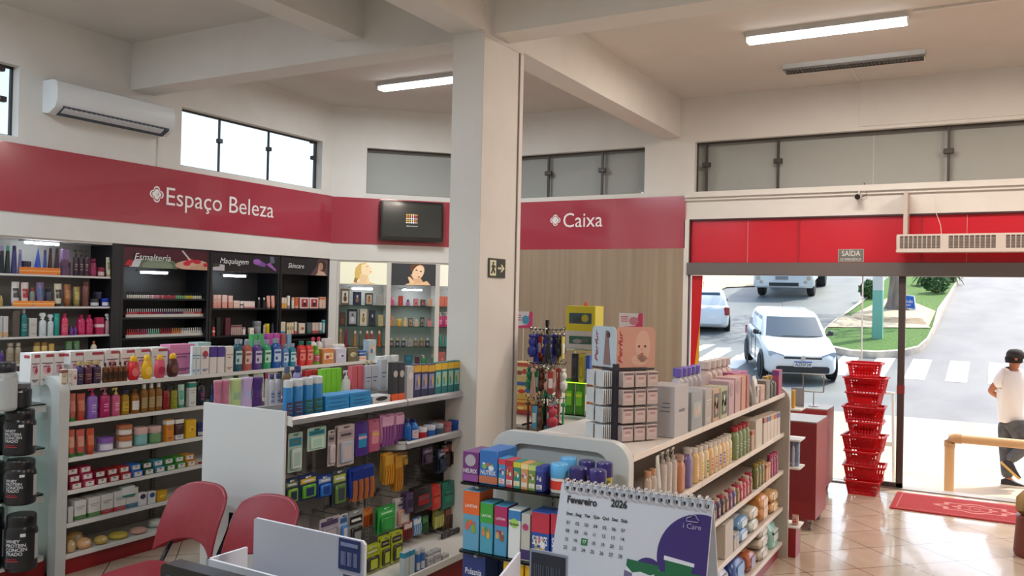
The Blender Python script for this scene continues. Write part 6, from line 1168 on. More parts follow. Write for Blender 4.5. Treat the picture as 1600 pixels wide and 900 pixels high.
def hatchback(name, label, loc, rz, plate=None):
    t = thing(name, label, 'car', loc, rz)
    m = body_loft([(0.0, .52, .30, .60, .10), (.06, .66, .22, .66, .14), (.22, .76, .19, .72, .14), (.45, .805, .18, .80, .13), (.95, .82, .18, .90, .12), (1.15, .825, .18, .93, .1), (2.2, .83, .18, .95, .1), (3.2, .82, .18, .97, .1), (3.6, .80, .20, .96, .14), (3.82, .74, .26, .90, .16), (3.9, .62, .34, .80, .12)])
    # roof and pillars
    def ring(z, y0, y1, hw, r=.12, bow=.06):
        o = rrect(hw * 2, y1 - y0, r, 3, 0, (y0 + y1) / 2); return [(u, v - bow * (1 - (u / hw) ** 2) * (1 if v < (y0 + y1) / 2 else -.4), z) for u, v in o]
    m.rings([ring(.88, 1.02, 3.74, .76), ring(1.12, 1.36, 3.62, .715), ring(1.36, 1.72, 3.42, .645), ring(1.43, 1.88, 3.30, .59), ring(1.455, 2.15, 3.1, .45)], 0)
    part('body', m, CARW, t)
    # glazing lies just proud of the pillars
    def quad(pts, off): return pts
    g = MB(); N = 8; V = []
    for i in range(N + 1):
        u = -1 + 2 * i / N; bow = .06 * (1 - u * u)
        V += [(u * .665, 1.105 - bow - .012, .945), (u * .575, 1.685 - bow - .014, 1.345)]
    g.add(V, [(2 * i, 2 * i + 2, 2 * i + 3, 2 * i + 1) for i in range(N)]); part('windscreen', g, CGL, t)
    for s_ in (-1, 1):
        for pts in (((1.34, .96), (2.28, .96), (2.28, 1.33), (1.80, 1.33)), ((2.36, .96), (3.28, .96), (3.12, 1.33), (2.36, 1.33))):
            V = []
            for y, z in pts: hw = .76 + (.645 - .76) * (z - .88) / .48; V.append((s_ * (hw + .006), y, z))
            part('side_window', MB().add(V if s_ > 0 else V[::-1], [(0, 1, 2, 3)]), CGL, t)
    g = MB(); g.add([(-.56, 3.66, 1.0), (.56, 3.66, 1.0), (.5, 3.47, 1.34), (-.5, 3.47, 1.34)], [(0, 1, 2, 3)]); part('rear_window', g, CGL, t)
    g = MB(); g.box(-.42, .42, -.014, .1, .555, .615, 0, .02); g.prism(rrect(1.16, .15, .05, 3, 0, .325), 'y', -.012, .1, 0); part('grille', g, TRIM, t)
    g = MB(); g.lathe([(.052, 0), (.052, .012)], 18); g.T(Matrix.Translation((0, -.02, .59)) @ Matrix.Rotation(R(90), 4, 'X')); part('badge', g, RIM, t)
    for s_ in (-1, 1):
        g = MB(); g.prism([(s_ * .40, .56), (s_ * .66, .56), (s_ * .735, .62), (s_ * .74, .72), (s_ * .66, .715), (s_ * .42, .65)], 'y', -.004, .16, 0); g.T(Matrix.Rotation(0, 4, 'Z'))
        V2 = []
        for v in g.v: V2.append((v[0], v[1] + max(0, (abs(v[0]) - .4)) * .42, v[2]))
        g.v = V2; part('headlight', g, mat('9fb0c4', .08, coat=1), t)
        g = MB(); g.box(s_ * .80, s_ * .93, 1.28, 1.42, .94, 1.06, 0, .03); g.box(s_ * .74, s_ * .82, 1.32, 1.38, .94, .98); part('wing_mirror', g, TRIM, t)
        g = MB(); g.box(s_ * .835 - .004, s_ * .835 + .004, 1.6, 1.62, .3, .93); g.box(s_ * .838 - .004, s_ * .838 + .004, 2.30, 2.32, .3, .93); g.box(s_ * .838 - .012, s_ * .838 + .012, 2.0, 2.15, .78, .81); part('door_trim', g, TRIM, t)
        g = MB(); g.box(s_ * .62, s_ * .80, 3.72, 3.9, .62, .88, 0, .03); part('tail_light', g, mat('9b1c20', .2), t)
        for y in (.72, 3.19):
            g = MB(); g.lathe([(.36, 0), (.36, .02), (.30, .03)], 24); g.T(Matrix.Translation((s_ * .815, y, .31)) @ Matrix.Rotation(R(90 * s_), 4, 'Y')); part('wheel_arch', g, TRIM, t)
            wheel(t, s_ * .77, y, .30, .19)
    g = MB(); g.tube([(0, 2.9, 1.45), (0, 3.2, 1.68)], .006, 5); part('aerial', g, TRIM, t)
    g = MB()
    for s_ in (-.3, .25): g.box(s_, s_ + .5 if s_ < 0 else s_ + .35, 1.0, 1.012, .955, .965)
    part('wiper', g, TRIM, t)
    if plate:
        g = MB(); g.box(-.2, .2, -.03, -.012, .39, .52, 0, .004); g.box(-.195, .195, -.0325, -.03, .49, .515, 1); part('number_plate', g, [mat('e8e8ea', .4), mat('2344a4', .4)], t)
        g = text_mb(plate, .095, .34, 0, .01); g.T(Matrix.Translation((0, -.034, .44))); part('plate_lettering', g, TRIM, t)
    return t
a = on_g(1189, 590); b = on_g(1168, 563)          # the two wheels on the kerb-facing side touch here
hd = Vector((a.x - b.x, a.y - b.y, 0)).normalized(); sc_ = 1.0
rzc = math.atan2(-hd.x, hd.y) + math.pi; rzc = math.atan2(hd.x, -hd.y)
ctr = a - hd * (-.72); left = Vector((-hd.y, hd.x, 0)); side_v = Vector((math.cos(rzc), math.sin(rzc), 0))
loc = Vector((a.x, a.y, 0)) + side_v * .80 + hd * .72
t = hatchback('car', 'white hatchback with blue topped number plate facing the shop', (loc.x, loc.y, gz(a.y) - .05), rzc, 'AZI5F24')
slope = math.atan2(gz(loc.y + 3) - gz(loc.y), 3); t.rotation_euler = (slope * abs(math.cos(rzc)), 0, rzc)
a2 = on_g(1127, 512)
t = hatchback('car', 'white car seen from behind at the left edge of the shop glass', (a2.x - 1.6, a2.y + 2.6, gz(a2.y) + .0), R(205)); t.rotation_euler = (-.05, 0, R(200))
# lorry
P_ = on_g(1225, 463); dpt = (P_ - CAM).dot(M.col[2]); ks = 88 * dpt / F / 2.3
t = thing('lorry', 'white lorry cut off by the header beyond the hatchback', 'lorry', (P_.x, P_.y, gz(P_.y) - .05), R(-8)); t.scale = (ks, ks, ks); t.rotation_euler = (.13, 0, R(4))
m = MB(); m.box(-1.15, 1.15, -.1, 1.7, .55, 2.5, 0, .12); part('cab', m, CARW, t)
m = MB(); m.box(-1.18, 1.18, -.25, .2, .42, .98, 0, .08); part('bumper', m, CARW, t)
m = MB(); m.box(-.55, .6, -.27, -.2, .5, .64, 0); m.box(-.9, .9, -.13, -.09, 1.08, 1.26, 0); part('grille', m, TRIM, t)
m = MB(); m.box(-.3, .2, -.28, -.25, .76, .9); part('number_plate', m, mat('8d8f92', .5), t)
m = MB(); m.box(-1.0, 1.0, -.115, -.09, 1.5, 2.3, 0, .02); part('windscreen', m, CGL, t)
for s_ in (-1, 1):
    for q in (.92, 1.06): pass
    g = MB(); g.lathe([(.09, 0), (.09, .02)], 16, cx=0); g.T(Matrix.Translation((s_ * .98, -.25, .82)) @ Matrix.Rotation(R(90), 4, 'X')); g2 = MB().lathe([(.07, 0), (.07, .02)], 16); g2.T(Matrix.Translation((s_ * .86, -.25, .66)) @ Matrix.Rotation(R(90), 4, 'X')); g.merge(g2); part('headlight', g, mat('c9b9a5', .1), t)
    wheel(t, s_ * .98, .75, .46, .28); wheel(t, s_ * .95, 4.4, .46, .5)
m = MB(); m.box(-1.15, 1.15, 1.9, 6.0, .95, 2.6, 0, .03); part('cargo_body', m, mat('d9dadb', .5), t); part('chassis', MB().box(-.5, .5, 1.0, 6, .5, .95), TRIM, t)

# ------------------------------------------------------------------ handrail and sun-lit bits by the door
p = on_y(1484, 684, 10.95); yb_ = -.26
t = thing('handrail', 'beige pipe handrail outside the doorway', 'handrail', (p.x, 10.95, -.26)); hz = p.z + .26
m = MB(); m.tube([(0, 0, 0), (0, 0, hz - .09)], .052, 14); m.lathe([(.1, 0), (.1, .015), (.06, .02)], 16); part('post', m, mat('c29a6c', .45), t)
m = MB(); m.tube([(0, 0, hz - .1), (.0, 0, hz - .05), (.025, 0, hz - .015), (.06, 0, hz), (.12, 0, hz)], .058, 14); part('elbow', m, mat('b48a5e', .4), t)
m = MB(); m.tube([(.1, 0, hz), (2.6, 0, hz)], .05, 14); part('top_rail', m, mat('c29a6c', .45), t)
m = MB(); m.tube([(2.5, 0, 0), (2.5, 0, hz)], .052, 14); part('post', m, mat('c29a6c', .45), t)

q = on_y(1383, 700, 10.75)
t = thing('plastic_stand', 'white plastic stand outside the glass behind the basket stack', 'stand', (q.x, 10.75, -.26)); PW = mat('e8e6e2', .5); top_ = on_y(1383, 612, 10.75).z + .26
for s_ in (-1, 1): part('leg', MB().tube([(s_ * .10, 0, 0), (s_ * .085, 0, top_ * .55), (s_ * .07, .02, top_)], .016, 8), PW, t)
part('cross_bar', MB().box(-.09, .09, -.01, .01, top_ * .5, top_ * .54), PW, t); part('top_bar', MB().box(-.09, .09, 0, .04, top_ - .03, top_, 0, .006), PW, t)
# ------------------------------------------------------------------ pedestrian
def skin_mesh(joints, edges, sub=2):
    me = bpy.data.meshes.new('s'); idx = {k: i for i, k in enumerate(joints)}
    me.from_pydata([tuple(joints[k][0]) for k in joints], [(idx[a], idx[b]) for a, b in edges], [])
    o = bpy.data.objects.new('s', me); C.objects.link(o); o.modifiers.new('k', 'SKIN')
    if not me.skin_vertices: me.skin_vertices.new(name='')
    for i, k in enumerate(joints):
        r = joints[k][1]; me.skin_vertices[0].data[i].radius = (r, r) if not isinstance(r, tuple) else r
    me.skin_vertices[0].data[0].use_root = True
    o.modifiers.new('b', 'SUBSURF').levels = sub
    dg = bpy.context.evaluated_depsgraph_get(); r = bpy.data.meshes.new_from_object(o.evaluated_get(dg))
    bpy.data.objects.remove(o); return r
def finish_mesh(me, m_):
    me.materials.clear(); me.materials.append(m_)
    for p_ in me.polygons: p_.use_smooth = True; p_.material_index = 0
    return me
PY = 12.4
def pp(px, py, dy=0): return on_y(px, py, PY + dy)
base = pp(1576, 757); t = thing('person', 'person in white T-shirt, dark jeans and dark cap walking past', 'person', (base.x, PY, -.26))
O = Vector((base.x, PY, -.26))
def J(px, py, dy, r): return (pp(px, py, dy) - O, r)
sk = {'pel': J(1581, 654, 0, .10), 'abd': J(1578, 628, 0, .10), 'chest': J(1578, 602, 0, .12), 'neck': J(1583, 578, 0, .055), 'h0': J(1585, 570, 0, .06), 'h1': J(1587, 560, 0, .088), 'h2': J(1586, 552, 0, .07),
      'shL': J(1566, 588, -.07, .055), 'elL': J(1547, 611, -.02, .042), 'wrL': J(1563, 622, .17, .03), 'haL': J(1569, 622, .2, .03),
      'shR': J(1593, 588, .07, .055), 'elR': J(1604, 613, .14, .042), 'wrR': J(1614, 628, .2, .03), 'haR': J(1620, 632, .2, .03),
      'hiL': J(1574, 672, .05, .08), 'knL': J(1573, 706, .06, .055), 'anL': J(1574, 746, .06, .038), 'toL': J(1584, 754, .06, .028),
      'hiR': J(1590, 671, -.07, .08), 'knR': J(1603, 698, -.1, .055), 'anR': J(1574, 721, -.1, .036), 'toR': J(1586, 732, -.1, .026)}
ed = [('pel', 'abd'), ('abd', 'chest'), ('chest', 'neck'), ('neck', 'h0'), ('h0', 'h1'), ('h1', 'h2'), ('chest', 'shL'), ('shL', 'elL'), ('elL', 'wrL'), ('wrL', 'haL'), ('chest', 'shR'), ('shR', 'elR'), ('elR', 'wrR'), ('wrR', 'haR'),
      ('pel', 'hiL'), ('hiL', 'knL'), ('knL', 'anL'), ('anL', 'toL'), ('pel', 'hiR'), ('hiR', 'knR'), ('knR', 'anR'), ('anR', 'toR')]
fx = Vector((1, 0, 0))
for hnd, wr in (('haL', 'wrL'), ('haR', 'wrR')):
    d = (sk[hnd][0] - sk[wr][0]).normalized(); b_ = sk[hnd][0] + d * .03
    for k in range(4):
        off = Vector((0, 0, .027 - .018 * k)); l_ = (.07, .08, .075, .06)[k]; sk[hnd + 'a%d' % k] = (b_ + off, .009); sk[hnd + 'b%d' % k] = (b_ + off + d * l_ * .55, .0085); sk[hnd + 'c%d' % k] = (b_ + off + d * l_ + Vector((0, .02, -.01)), .007)
        ed += [(hnd, hnd + 'a%d' % k), (hnd + 'a%d' % k, hnd + 'b%d' % k), (hnd + 'b%d' % k, hnd + 'c%d' % k)]
    q = sk[wr][0] + d * .04 + Vector((0, -.01, .03)); sk[hnd + 't'] = (q, .011); sk[hnd + 'u'] = (q + d * .035 + Vector((0, 0, .025)), .009); ed += [(wr, hnd + 't'), (hnd + 't', hnd + 'u')]
SKIN = mat('b9795a', .55)
link('body', finish_mesh(skin_mesh(sk, ed), SKIN), t)
# face, turned along the walk
hc = sk['h1'][0]
m = MB(); m.add([hc + Vector(v) for v in ((.085, -.018, .0), (.085, .018, .0), (.118, 0, -.015), (.088, 0, .045))], [(0, 1, 2), (1, 3, 2), (3, 0, 2)]); part('nose', m, SKIN, t)
m = MB().lathe([(.01, -.015), (.02, -.01), (.022, .01), (.012, .02)], 8); m.T(Matrix.Translation(hc + Vector((0, -.09, -.005))) @ Matrix.Scale(.5, 4, (0, 1, 0))); part('ear', m, SKIN, t)
m = MB()
for s_ in (-1, 1): m2 = MB().lathe([(.002, -.008), (.01, 0), (.002, .008)], 8); m2.T(Matrix.Translation(hc + Vector((.084, s_ * .034, .018)))); m.merge(m2)
m2 = MB().box(.078, .09, -.025, .025, -.045, -.038, 0, .003); m2.T(Matrix.Translation(hc)); m.merge(m2); part('eyes_and_mouth', m, mat('3a2420', .5), t)
m = MB().lathe([(.098, -.012), (.104, .02), (.098, .06), (.07, .095), (.02, .108)], 18); m.T(Matrix.Translation(hc + Vector((-.004, 0, .012)))); 
m2 = MB().prism([(0.06, -.085), (.15, -.06), (.175, 0), (.15, .06), (.06, .085)], 'z', 0, .012); m2.T(Matrix.Translation(hc + Vector((-.0, 0, .012)))); m.merge(m2); part('cap', m, mat('33302f', .8), t)
m = MB().lathe([(.094, -.055), (.1, -.01), (.096, .02)], 18); m.T(Matrix.Translation(hc + Vector((-.02, 0, -.0)))); part('hair', m, mat('241c19', .9), t)
def sub(keys, grow, edits=None):
    d = {k: (sk[k][0], sk[k][1] + grow) for k in keys}
    if edits: d.update(edits)
    e = [(a_, b_) for a_, b_ in ed if a_ in d and b_ in d]; return d, e
def lerp(a_, b_, k): return sk[a_][0].lerp(sk[b_][0], k)
d, e = sub(['abd', 'pel', 'chest', 'shL', 'shR'], .065, {'slL': (lerp('shL', 'elL', .72), .075), 'slR': (lerp('shR', 'elR', .72), .075), 'nk': (lerp('chest', 'neck', .7), .07), 'hem': (sk['pel'][0] + Vector((0, 0, -.07)), .165)}); e += [('shL', 'slL'), ('shR', 'slR'), ('chest', 'nk'), ('pel', 'hem')]
link('t_shirt', finish_mesh(skin_mesh(d, e), mat('f6f5f2', .8)), t)
d, e = sub(['pel', 'hiL', 'knL', 'hiR', 'knR'], .035, {'cuL': (lerp('knL', 'anL', 1.05), .068), 'cuR': (lerp('knR', 'anR', .98), .065)}); d['pel'] = (sk['pel'][0] + Vector((0, 0, .06)), .13); e += [('knL', 'cuL'), ('knR', 'cuR')]
link('jeans', finish_mesh(skin_mesh(d, e), noisy('denim', '4a4c50', '66686c', 12, .9)), t)
for a_, to in (('anL', 'toL'), ('anR', 'toR')):
    d = (sk[to][0] - sk[a_][0]); d.y = 0
    if a_ == 'anL': d = Vector((1, 0, 0)); o_ = Vector((sk[a_][0].x, sk[a_][0].y, .0))
    else: d.normalize(); o_ = sk[a_][0] + Vector((-.02, 0, -.075))
    ang = math.atan2(-d.z, d.x); mx = Matrix.Translation(o_) @ Matrix.Rotation(ang, 4, 'Y')
    m = MB(); m.prism([(u, v) for u, v in rrect(.28, .095, .045, 5, .06, 0)], 'z', 0, .028); m.T(mx); sh = part('shoe_sole', m, mat('cfa860' if a_ == 'anR' else 'dcd6c8', .6), t)
    m = MB(); rs = []
    for x_, w_, h_ in ((-.07, .03, .08), (-.03, .04, .10), (.04, .043, .095), (.11, .042, .065), (.17, .035, .045), (.195, .02, .035)): rs.append([(x_, u, v) for u, v in rrect(w_ * 2, h_ - .025, .015, 3, 0, .025 + (h_ - .025) / 2)][::-1])
    m.rings(rs); m.T(mx); part('shoe', m, mat('2a2b33', .7), t)
# ================================================================== chairs in front of the centre gondola
RED = noisy('red_plastic', '7f1b28', '87202d', 30, .42, .05, bscale=300)
CHB = mat('17171a', .35, .3)
def chair(x, label):
    t = thing('chair', label, 'chair', (x, 3.26, 0))
    # moulded back shell: curved grid, arched lower edge
    N, Mv = 16, 12; th = .022
    def P(u, v):                                   # u -1..1, v 0..1 upwards
        top = .885 - .05 * abs(u) ** 3.2; bot = .52 - .0 * u + .085 * (1 - abs(u) ** 2.2) - .02
        z = bot + (top - bot) * v; hw = (.235 - .012 * v) * (1 if v < .75 else math.sqrt(max(.02, 1 - ((v - .75) / .25) ** 2 * .16)))
        y = .03 + .16 * (z - .45) / .4 + .045 * u * u * -1 - .02 * math.sin(v * 3.1)
        return Vector((u * hw, y, z))
    fr = [[P(-1 + 2 * i / N, j / Mv) for i in range(N + 1)] for j in range(Mv + 1)]
    V = []; Fs = []
    for j in range(Mv + 1):
        for i in range(N + 1): V.append(fr[j][i])
    nb = len(V)
    for j in range(Mv + 1):
        for i in range(N + 1): p = fr[j][i]; V.append(p + Vector((0, th + .0, 0)))
    W_ = N + 1
    for j in range(Mv):
        for i in range(N):
            a = j * W_ + i; Fs.append((a, a + 1, a + 1 + W_, a + W_)); b = nb + a; Fs.append((b, b + W_, b + 1 + W_, b + 1))
    for i in range(N): Fs.append((i + 1, i, nb + i, nb + i + 1)); a = Mv * W_ + i; Fs.append((a, a + 1, nb + a + 1, nb + a))
    for j in range(Mv): a = j * W_; Fs.append((a, a + W_, nb + a + W_, nb + a)); a = j * W_ + N; Fs.append((a + W_, a, nb + a, nb + a + W_))
    m = MB().add(V, Fs); o = part('backrest', m, RED, t)
    md = o.modifiers.new('round', 'BEVEL'); md.width = .008; md.segments = 2; md.limit_method = 'ANGLE'; md.angle_limit = R(50)
    m = MB(); rs = []
    for z, k in ((.425, .93), (.435, .99), (.452, 1.0), (.46, .97)):
        ring = []
        for u, v in rrect(.46 * k, .42 * k, .09, 6): ring.append((u, v - .17, z - .018 * (1 - (u / .23) ** 2) * (1 if z > .44 else .6) - .02 * max(0, (-v - .14) / .07)))
        rs.append(ring)
    m.rings(rs); part('seat', m, RED, t)
    for s in (-1, 1):
        m = MB(); m.tube([(s * .19, .20, .74), (s * .195, .155, .60), (s * .20, .09, .50), (s * .20, .05, .44), (s * .20, -.02, .415), (s * .20, -.3, .412)], .013, 10); part('side_frame', m, CHB, t)
        m = MB(); m.tube([(s * .2, -.30, .412), (s * .2, -.335, .39), (s * .215, -.36, .0)], .012, 10); part('leg', m, CHB, t)
        m = MB(); m.tube([(s * .2, -.02, .41), (s * .21, .10, .0)], .012, 10); part('leg', m, CHB, t)
    part('cross_bar', MB().tube([(-.2, -.2, .40), (.2, -.2, .40)], .011, 8), CHB, t)
    return t
xa = on_y(303, 800, 3.42).x; xb = on_y(408, 815, 3.42).x
chair(xa + .07, 'red plastic chair on the left, its whole seat in view'); chair(xb + .075, 'red plastic chair on the right, partly behind the white card holder')

# ================================================================== counter with calendar, card holders and screen
CT_Z = 1.36
t = thing('service_counter', 'white service counter in the foreground below the view', 'counter', (-.7, .95, 0))
part('worktop', MB().box(-.42, 1.0, -.45, .46, CT_Z - .04, CT_Z, 0, .005), WHITE, t); part('front_panel', MB().box(-.4, .98, .36, .40, 0, CT_Z - .04), WHITE2, t)
part('side_panel', MB().box(-.4, -.37, -.4, .36, 0, CT_Z - .04), WHITE2, t); part('side_panel', MB().box(.95, .98, -.4, .36, 0, CT_Z - .04), WHITE2, t)
# calendar: page seen at about 1.35 m
PX = 1.30 / F
tl = CAM + ray(878, 752) * (1.30 / F); wx = _lin(tl, (1, 0, 0), 1112, 0); PXx = wx / 234; TILT = R(-17)
t = thing('desk_calendar', 'white spiral desk calendar for Fevereiro 2026 with purple circle', 'calendar', (tl.x, tl.y, tl.z), R(2)); Hc = (tl.z - CT_Z) / math.cos(TILT)
RX = Matrix.Rotation(TILT, 4, 'X'); ky = PX * 1.0
def page(m): return m.T(RX)
m = MB(); m.prism(rrect(wx, Hc, .004, 3, wx / 2, -Hc / 2), 'y', 0, .0012); part('page', page(m), mat('d4d6de', .5), t)
m = MB(); m.prism(rrect(wx, Hc, .004, 3, wx / 2, -Hc / 2), 'y', .0014, .004); m.T(RX); part('backing_board', m, mat('c6c8cf', .5), t)
yb = -Hc * math.sin(-TILT)
m = MB(); m.prism([(.0, 0), (.004, 0), (.11, -Hc * math.cos(TILT)), (.106, -Hc * math.cos(TILT))], 'x', 0, wx); part('rear_stand', m, mat('bfc2ca', .5), t)
m = MB(); m.box(0, wx, yb + .0, .108, -Hc * math.cos(TILT), -Hc * math.cos(TILT) + .003); part('base_board', m, mat('c6c8cf', .5), t)
for k in range(20):
    u = (8 + k * 11.4) * PXx; c = [(u + d_, -.0 + .011 * math.sin(a) * -1 + .002, .001 + .0085 * math.cos(a) - .004) for d_ in (0,) for a in [6.283 * i / 12 for i in range(11)]]
    m = MB().tube(c, .0009, 5); m.merge(MB().tube([(x + .0022, y, z) for x, y, z in c], .0009, 5)); part('wire_ring', m, mat('c9ccd2', .25, .9), t)
INK = mat('23262e', .6)
m = MB()
for k in range(20): u = (8 + k * 11.4) * PXx; m.box(u - .0022, u + .0045, -.0005, 0, -.0105, -.006)
part('punched_holes', page(m), mat('2a2b33', .8), t)
def ptxt(s, u, v, h, wpx=None, col=INK, bold=.01, name='lettering', sh=0):
    q = text_mb(s, h * ky * 1.35, wpx * PXx if wpx else None, 0, bold, sh, 'CENTER', .9); q.T(Matrix.Translation((u * PXx, -.0008, -v * ky))); part(name, page(q), col, t)
ptxt('Fevereiro', 37, 26, 11, 48, bold=.03); ptxt('2026', 96, 23, 11, 25, bold=.03)
for k, d_ in enumerate(('Dom', 'Seg', 'Ter', 'Qua', 'Qui', 'Sex', 'Sab')): ptxt(d_, 20 + k * 14.5, 47 - k * .2, 4.6, 10, bold=.03)
for r_ in range(4):
    for c_ in range(7):
        n = r_ * 7 + c_ + 1; u = 20 + c_ * 14.5; v = 60 + r_ * 12.3
        if n == 17:
            m = MB().box((u - 5) * PXx, (u + 5) * PXx, -.0006, 0, -(v + 5) * ky, -(v - 5) * ky); part('date_marker', page(m), mat('1f7a3e', .5), t); ptxt('17', u, v, 5.2, col=mat('e6f0e8', .5), bold=.02); continue
        ptxt('%02d' % n, u, v, 5.2, bold=.012)
# purple disc, logo and printed tubs (clipped to the page)
def clipdisc(cx, cy, r, x0, x1, y0, y1, n=60): return [(min(x1, max(x0, cx + r * math.cos(6.283 * k / n))), min(y1, max(y0, cy + r * math.sin(6.283 * k / n)))) for k in range(n)]
def pgpoly(pts, e, mi, m): m.prism([(u * PXx, -v * ky) for u, v in pts], 'y', -e, -e + .0002, mi); return m
mm = [mat('3d2a72', .5), mat('e4e2ea', .5), mat('1d6a42', .5), mat('c4cbd0', .5), mat('6f6a88', .5), mat('8fc0a8', .5)]
m = MB(); PG = lambda pts, k, mi: pgpoly(pts, .0005 + .00012 * k, mi, m)
PG(clipdisc(222, 82, 61, 0, 233.5, 15, 160), 1, 0); PG(clipdisc(150, 114, 22, 128, 175, 90, 120), 0, 0)
PG([(118, 104), (167, 106), (167, 150), (116, 150)], 2, 1); PG([(118, 98), (166, 101), (166, 110), (155, 116), (140, 113), (128, 116), (118, 108)], 3, 2)
PG([(163, 112), (198, 114), (196, 160), (166, 160)], 4, 3); PG([(160, 107), (200, 109), (200, 119), (161, 117)], 5, 2)
PG([(174, 90), (214, 94), (212, 112), (176, 110)], 3, 2); PG([(172, 85), (216, 90), (216, 95), (172, 91)], 4, 1)
PG([(204, 110), (233.4, 110), (233.4, 160), (207, 160)], 6, 3); PG([(202, 104), (233.4, 104), (233.4, 114), (203, 115)], 7, 2)
PG([(116, 114), (128, 117), (129, 138), (116, 135)], 5, 4); PG([(114, 142), (160, 143), (160, 160), (113, 160)], 8, 5); PG([(131, 122), (158, 124), (158, 126), (131, 124)], 5, 5); PG([(131, 130), (152, 132), (152, 134), (131, 132)], 5, 5)
part('printed_picture', page(m), mm, t)
LG_ = mat('b8b0cc', .5)
m = MB(); cl_ = [(199, 31.5), (200, 28), (204, 27), (207, 23), (212, 24), (214, 28), (217, 30), (216, 33), (199, 33), (199, 31.5)]; m.tube([(u * PXx, -.0014, -v * ky) for u, v in cl_], .0006, 5); part('cloud_logo', page(m), LG_, t)
q = text_mb('i Care', 8 * ky * 1.3, 26 * PXx, 0); q.T(Matrix.Translation((208 * PXx, -.0022, -40 * ky))); part('lettering', page(q), LG_, t)
# card holder with a large white card
def slab(name, label, p0, p1, zb, th, m_, cat, extras=None):
    p0 = Vector(p0); p1 = Vector(p1); d = (p1 - p0); L_ = math.hypot(d.x, d.y); t = thing(name, label, cat, (p0.x, p0.y, zb), math.atan2(d.y, d.x)); return t, L_
a = CAM + ray(397, 810) * (1.12 / F); b = on_z(570, 848, a.z)
t, L_ = slab('card_holder', 'white acrylic holder with a tall white card and blue barcode square', a, b, CT_Z + .001, 0, None, 'card holder')
za, zb_ = a.z - CT_Z, b.z - CT_Z
m = MB(); m.prism([(0, .012), (L_, .012), (L_, zb_ - .004), (L_ - .004, zb_), (.003, za), (0, za - .002)], 'y', 0, .004); part('card', m, mat('c9cbd6', .45), t)
k_ = L_ / 173.
m = MB(); u0, u1 = 136 * k_, 167 * k_; v1 = zb_ + .002 - 3 * k_; v0 = v1 - 34 * k_; m.box(u0, u1, -.001, 0, v0, v1, 0)
m2 = MB()
for i, (x_, w_) in enumerate(((4, .8), (5.4, .5), (6.6, 1.2), (8.6, .5), (10, .8), (13.5, .6), (14.8, 1.1), (17, .6), (18.4, .9), (22, .5), (23.4, 1.0), (25.2, .6), (26.6, .8))): m2.box(u0 + x_ * k_, u0 + (x_ + w_) * k_, -.0016, -.001, v0 + 5 * k_, v0 + 20 * k_)
m2.box(u0 + 3 * k_, u1 - 3 * k_, -.0014, -.001, v1 - 8 * k_, v1 - 4 * k_)
part('blue_square', m, mat('2c3a6e', .5), t); part('barcode', m2, mat('8f9ac0', .5), t)
m = MB()
for i, w_ in enumerate((14, 11)): 
    for j in range(5): m.box(u0 + 7 * k_ + j * w_ / 5 * k_, u0 + 7 * k_ + (j + .75) * w_ / 5 * k_, -.0006, 0, v0 - (7 + i * 4) * k_, v0 - (5 + i * 4) * k_)
part('small_print', m, mat('4a4c58', .5), t)
m = MB(); zt_ = (CAM + ray(378, 880) * (1.08 / F)).z - CT_Z
m.box(-.03, L_ + .012, -.05, -.046, 0, zt_); m.box(-.03, L_ + .012, .010, .014, 0, zt_ * .6); m.box(-.03, -.026, -.05, .014, 0, zt_); m.box(L_ + .008, L_ + .012, -.05, .014, 0, zt_); m.box(-.03, L_ + .012, -.05, .014, 0, .006); part('tray', m, mat('cdd0da', .3), t)
a = CAM + ray(828, 858) * (1.22 / F); b = CAM + ray(866, 860) * (1.20 / F)
t, L_ = slab('card_holder', 'small holder with a dark framed barcode card, left of the calendar', a, b, CT_Z + .001, 0, None, 'card holder'); L_ = .06; za = a.z - CT_Z
m = MB(); m.prism(rrect(L_, za, .002, 2, L_ / 2, za / 2), 'y', 0, .003); part('card', m, mat('8e95a4', .4), t); part('dark_field', MB().box(.003, L_ - .003, -.0008, 0, .03, za - .004), mat('1b2430', .4), t)
m = MB()
for x_ in (.008, .011, .015, .018, .022, .028, .031, .035, .038, .043, .048): m.box(x_, x_ + .0016, -.0014, -.0008, za - .05, za - .02)
part('barcode', m, mat('4a5260', .5), t); part('foot', MB().box(0, L_, -.015, .03, 0, .006), mat('a8adb8', .3), t)
a = CAM + ray(810, 862) * (1.16 / F); c_ = CAM + ray(770, 912) * (1.02 / F)
d_ = Vector((c_.x - a.x, c_.y - a.y)); t = thing('card_holder', 'white leaning card seen edge on between the barcode cards', 'card holder', (a.x, a.y, CT_Z), math.atan2(-d_.y, -d_.x) + math.pi)
L_ = d_.length; m = MB(); m.prism([(0, 0), (L_, 0), (L_, c_.z - CT_Z), (0, a.z - CT_Z)], 'y', 0, .003); part('card', m, mat('c9cbd6', .45), t); part('foot', MB().box(0, L_, -.02, .02, 0, .005), mat('c9cbd6', .4), t)
# black screen
a = CAM + ray(251, 879) * (1.0 / F); b = on_z(345, 904, a.z)
d_ = Vector((b.x - a.x, b.y - a.y)); L_ = min(.5, d_.length * 2.2); t = thing('computer_monitor', 'black computer monitor peeking in at the bottom edge', 'monitor', (a.x, a.y, CT_Z), math.atan2(d_.y, d_.x)); zt_ = a.z - CT_Z
m = MB(); m.prism(rrect(L_, zt_ - .012, .008, 4, L_ / 2, .012 + (zt_ - .012) / 2), 'y', 0, .022); part('casing', m, mat('0f1114', .25), t); part('screen', MB().box(.012, L_ - .012, -.001, 0, .03, zt_ - .012), mat('1c3a4e', .2, emit=.4), t); part('stand', MB().box(L_ / 2 - .05, L_ / 2 + .05, -.03, .06, 0, .012, 0, .003), mat('17191c', .4), t)

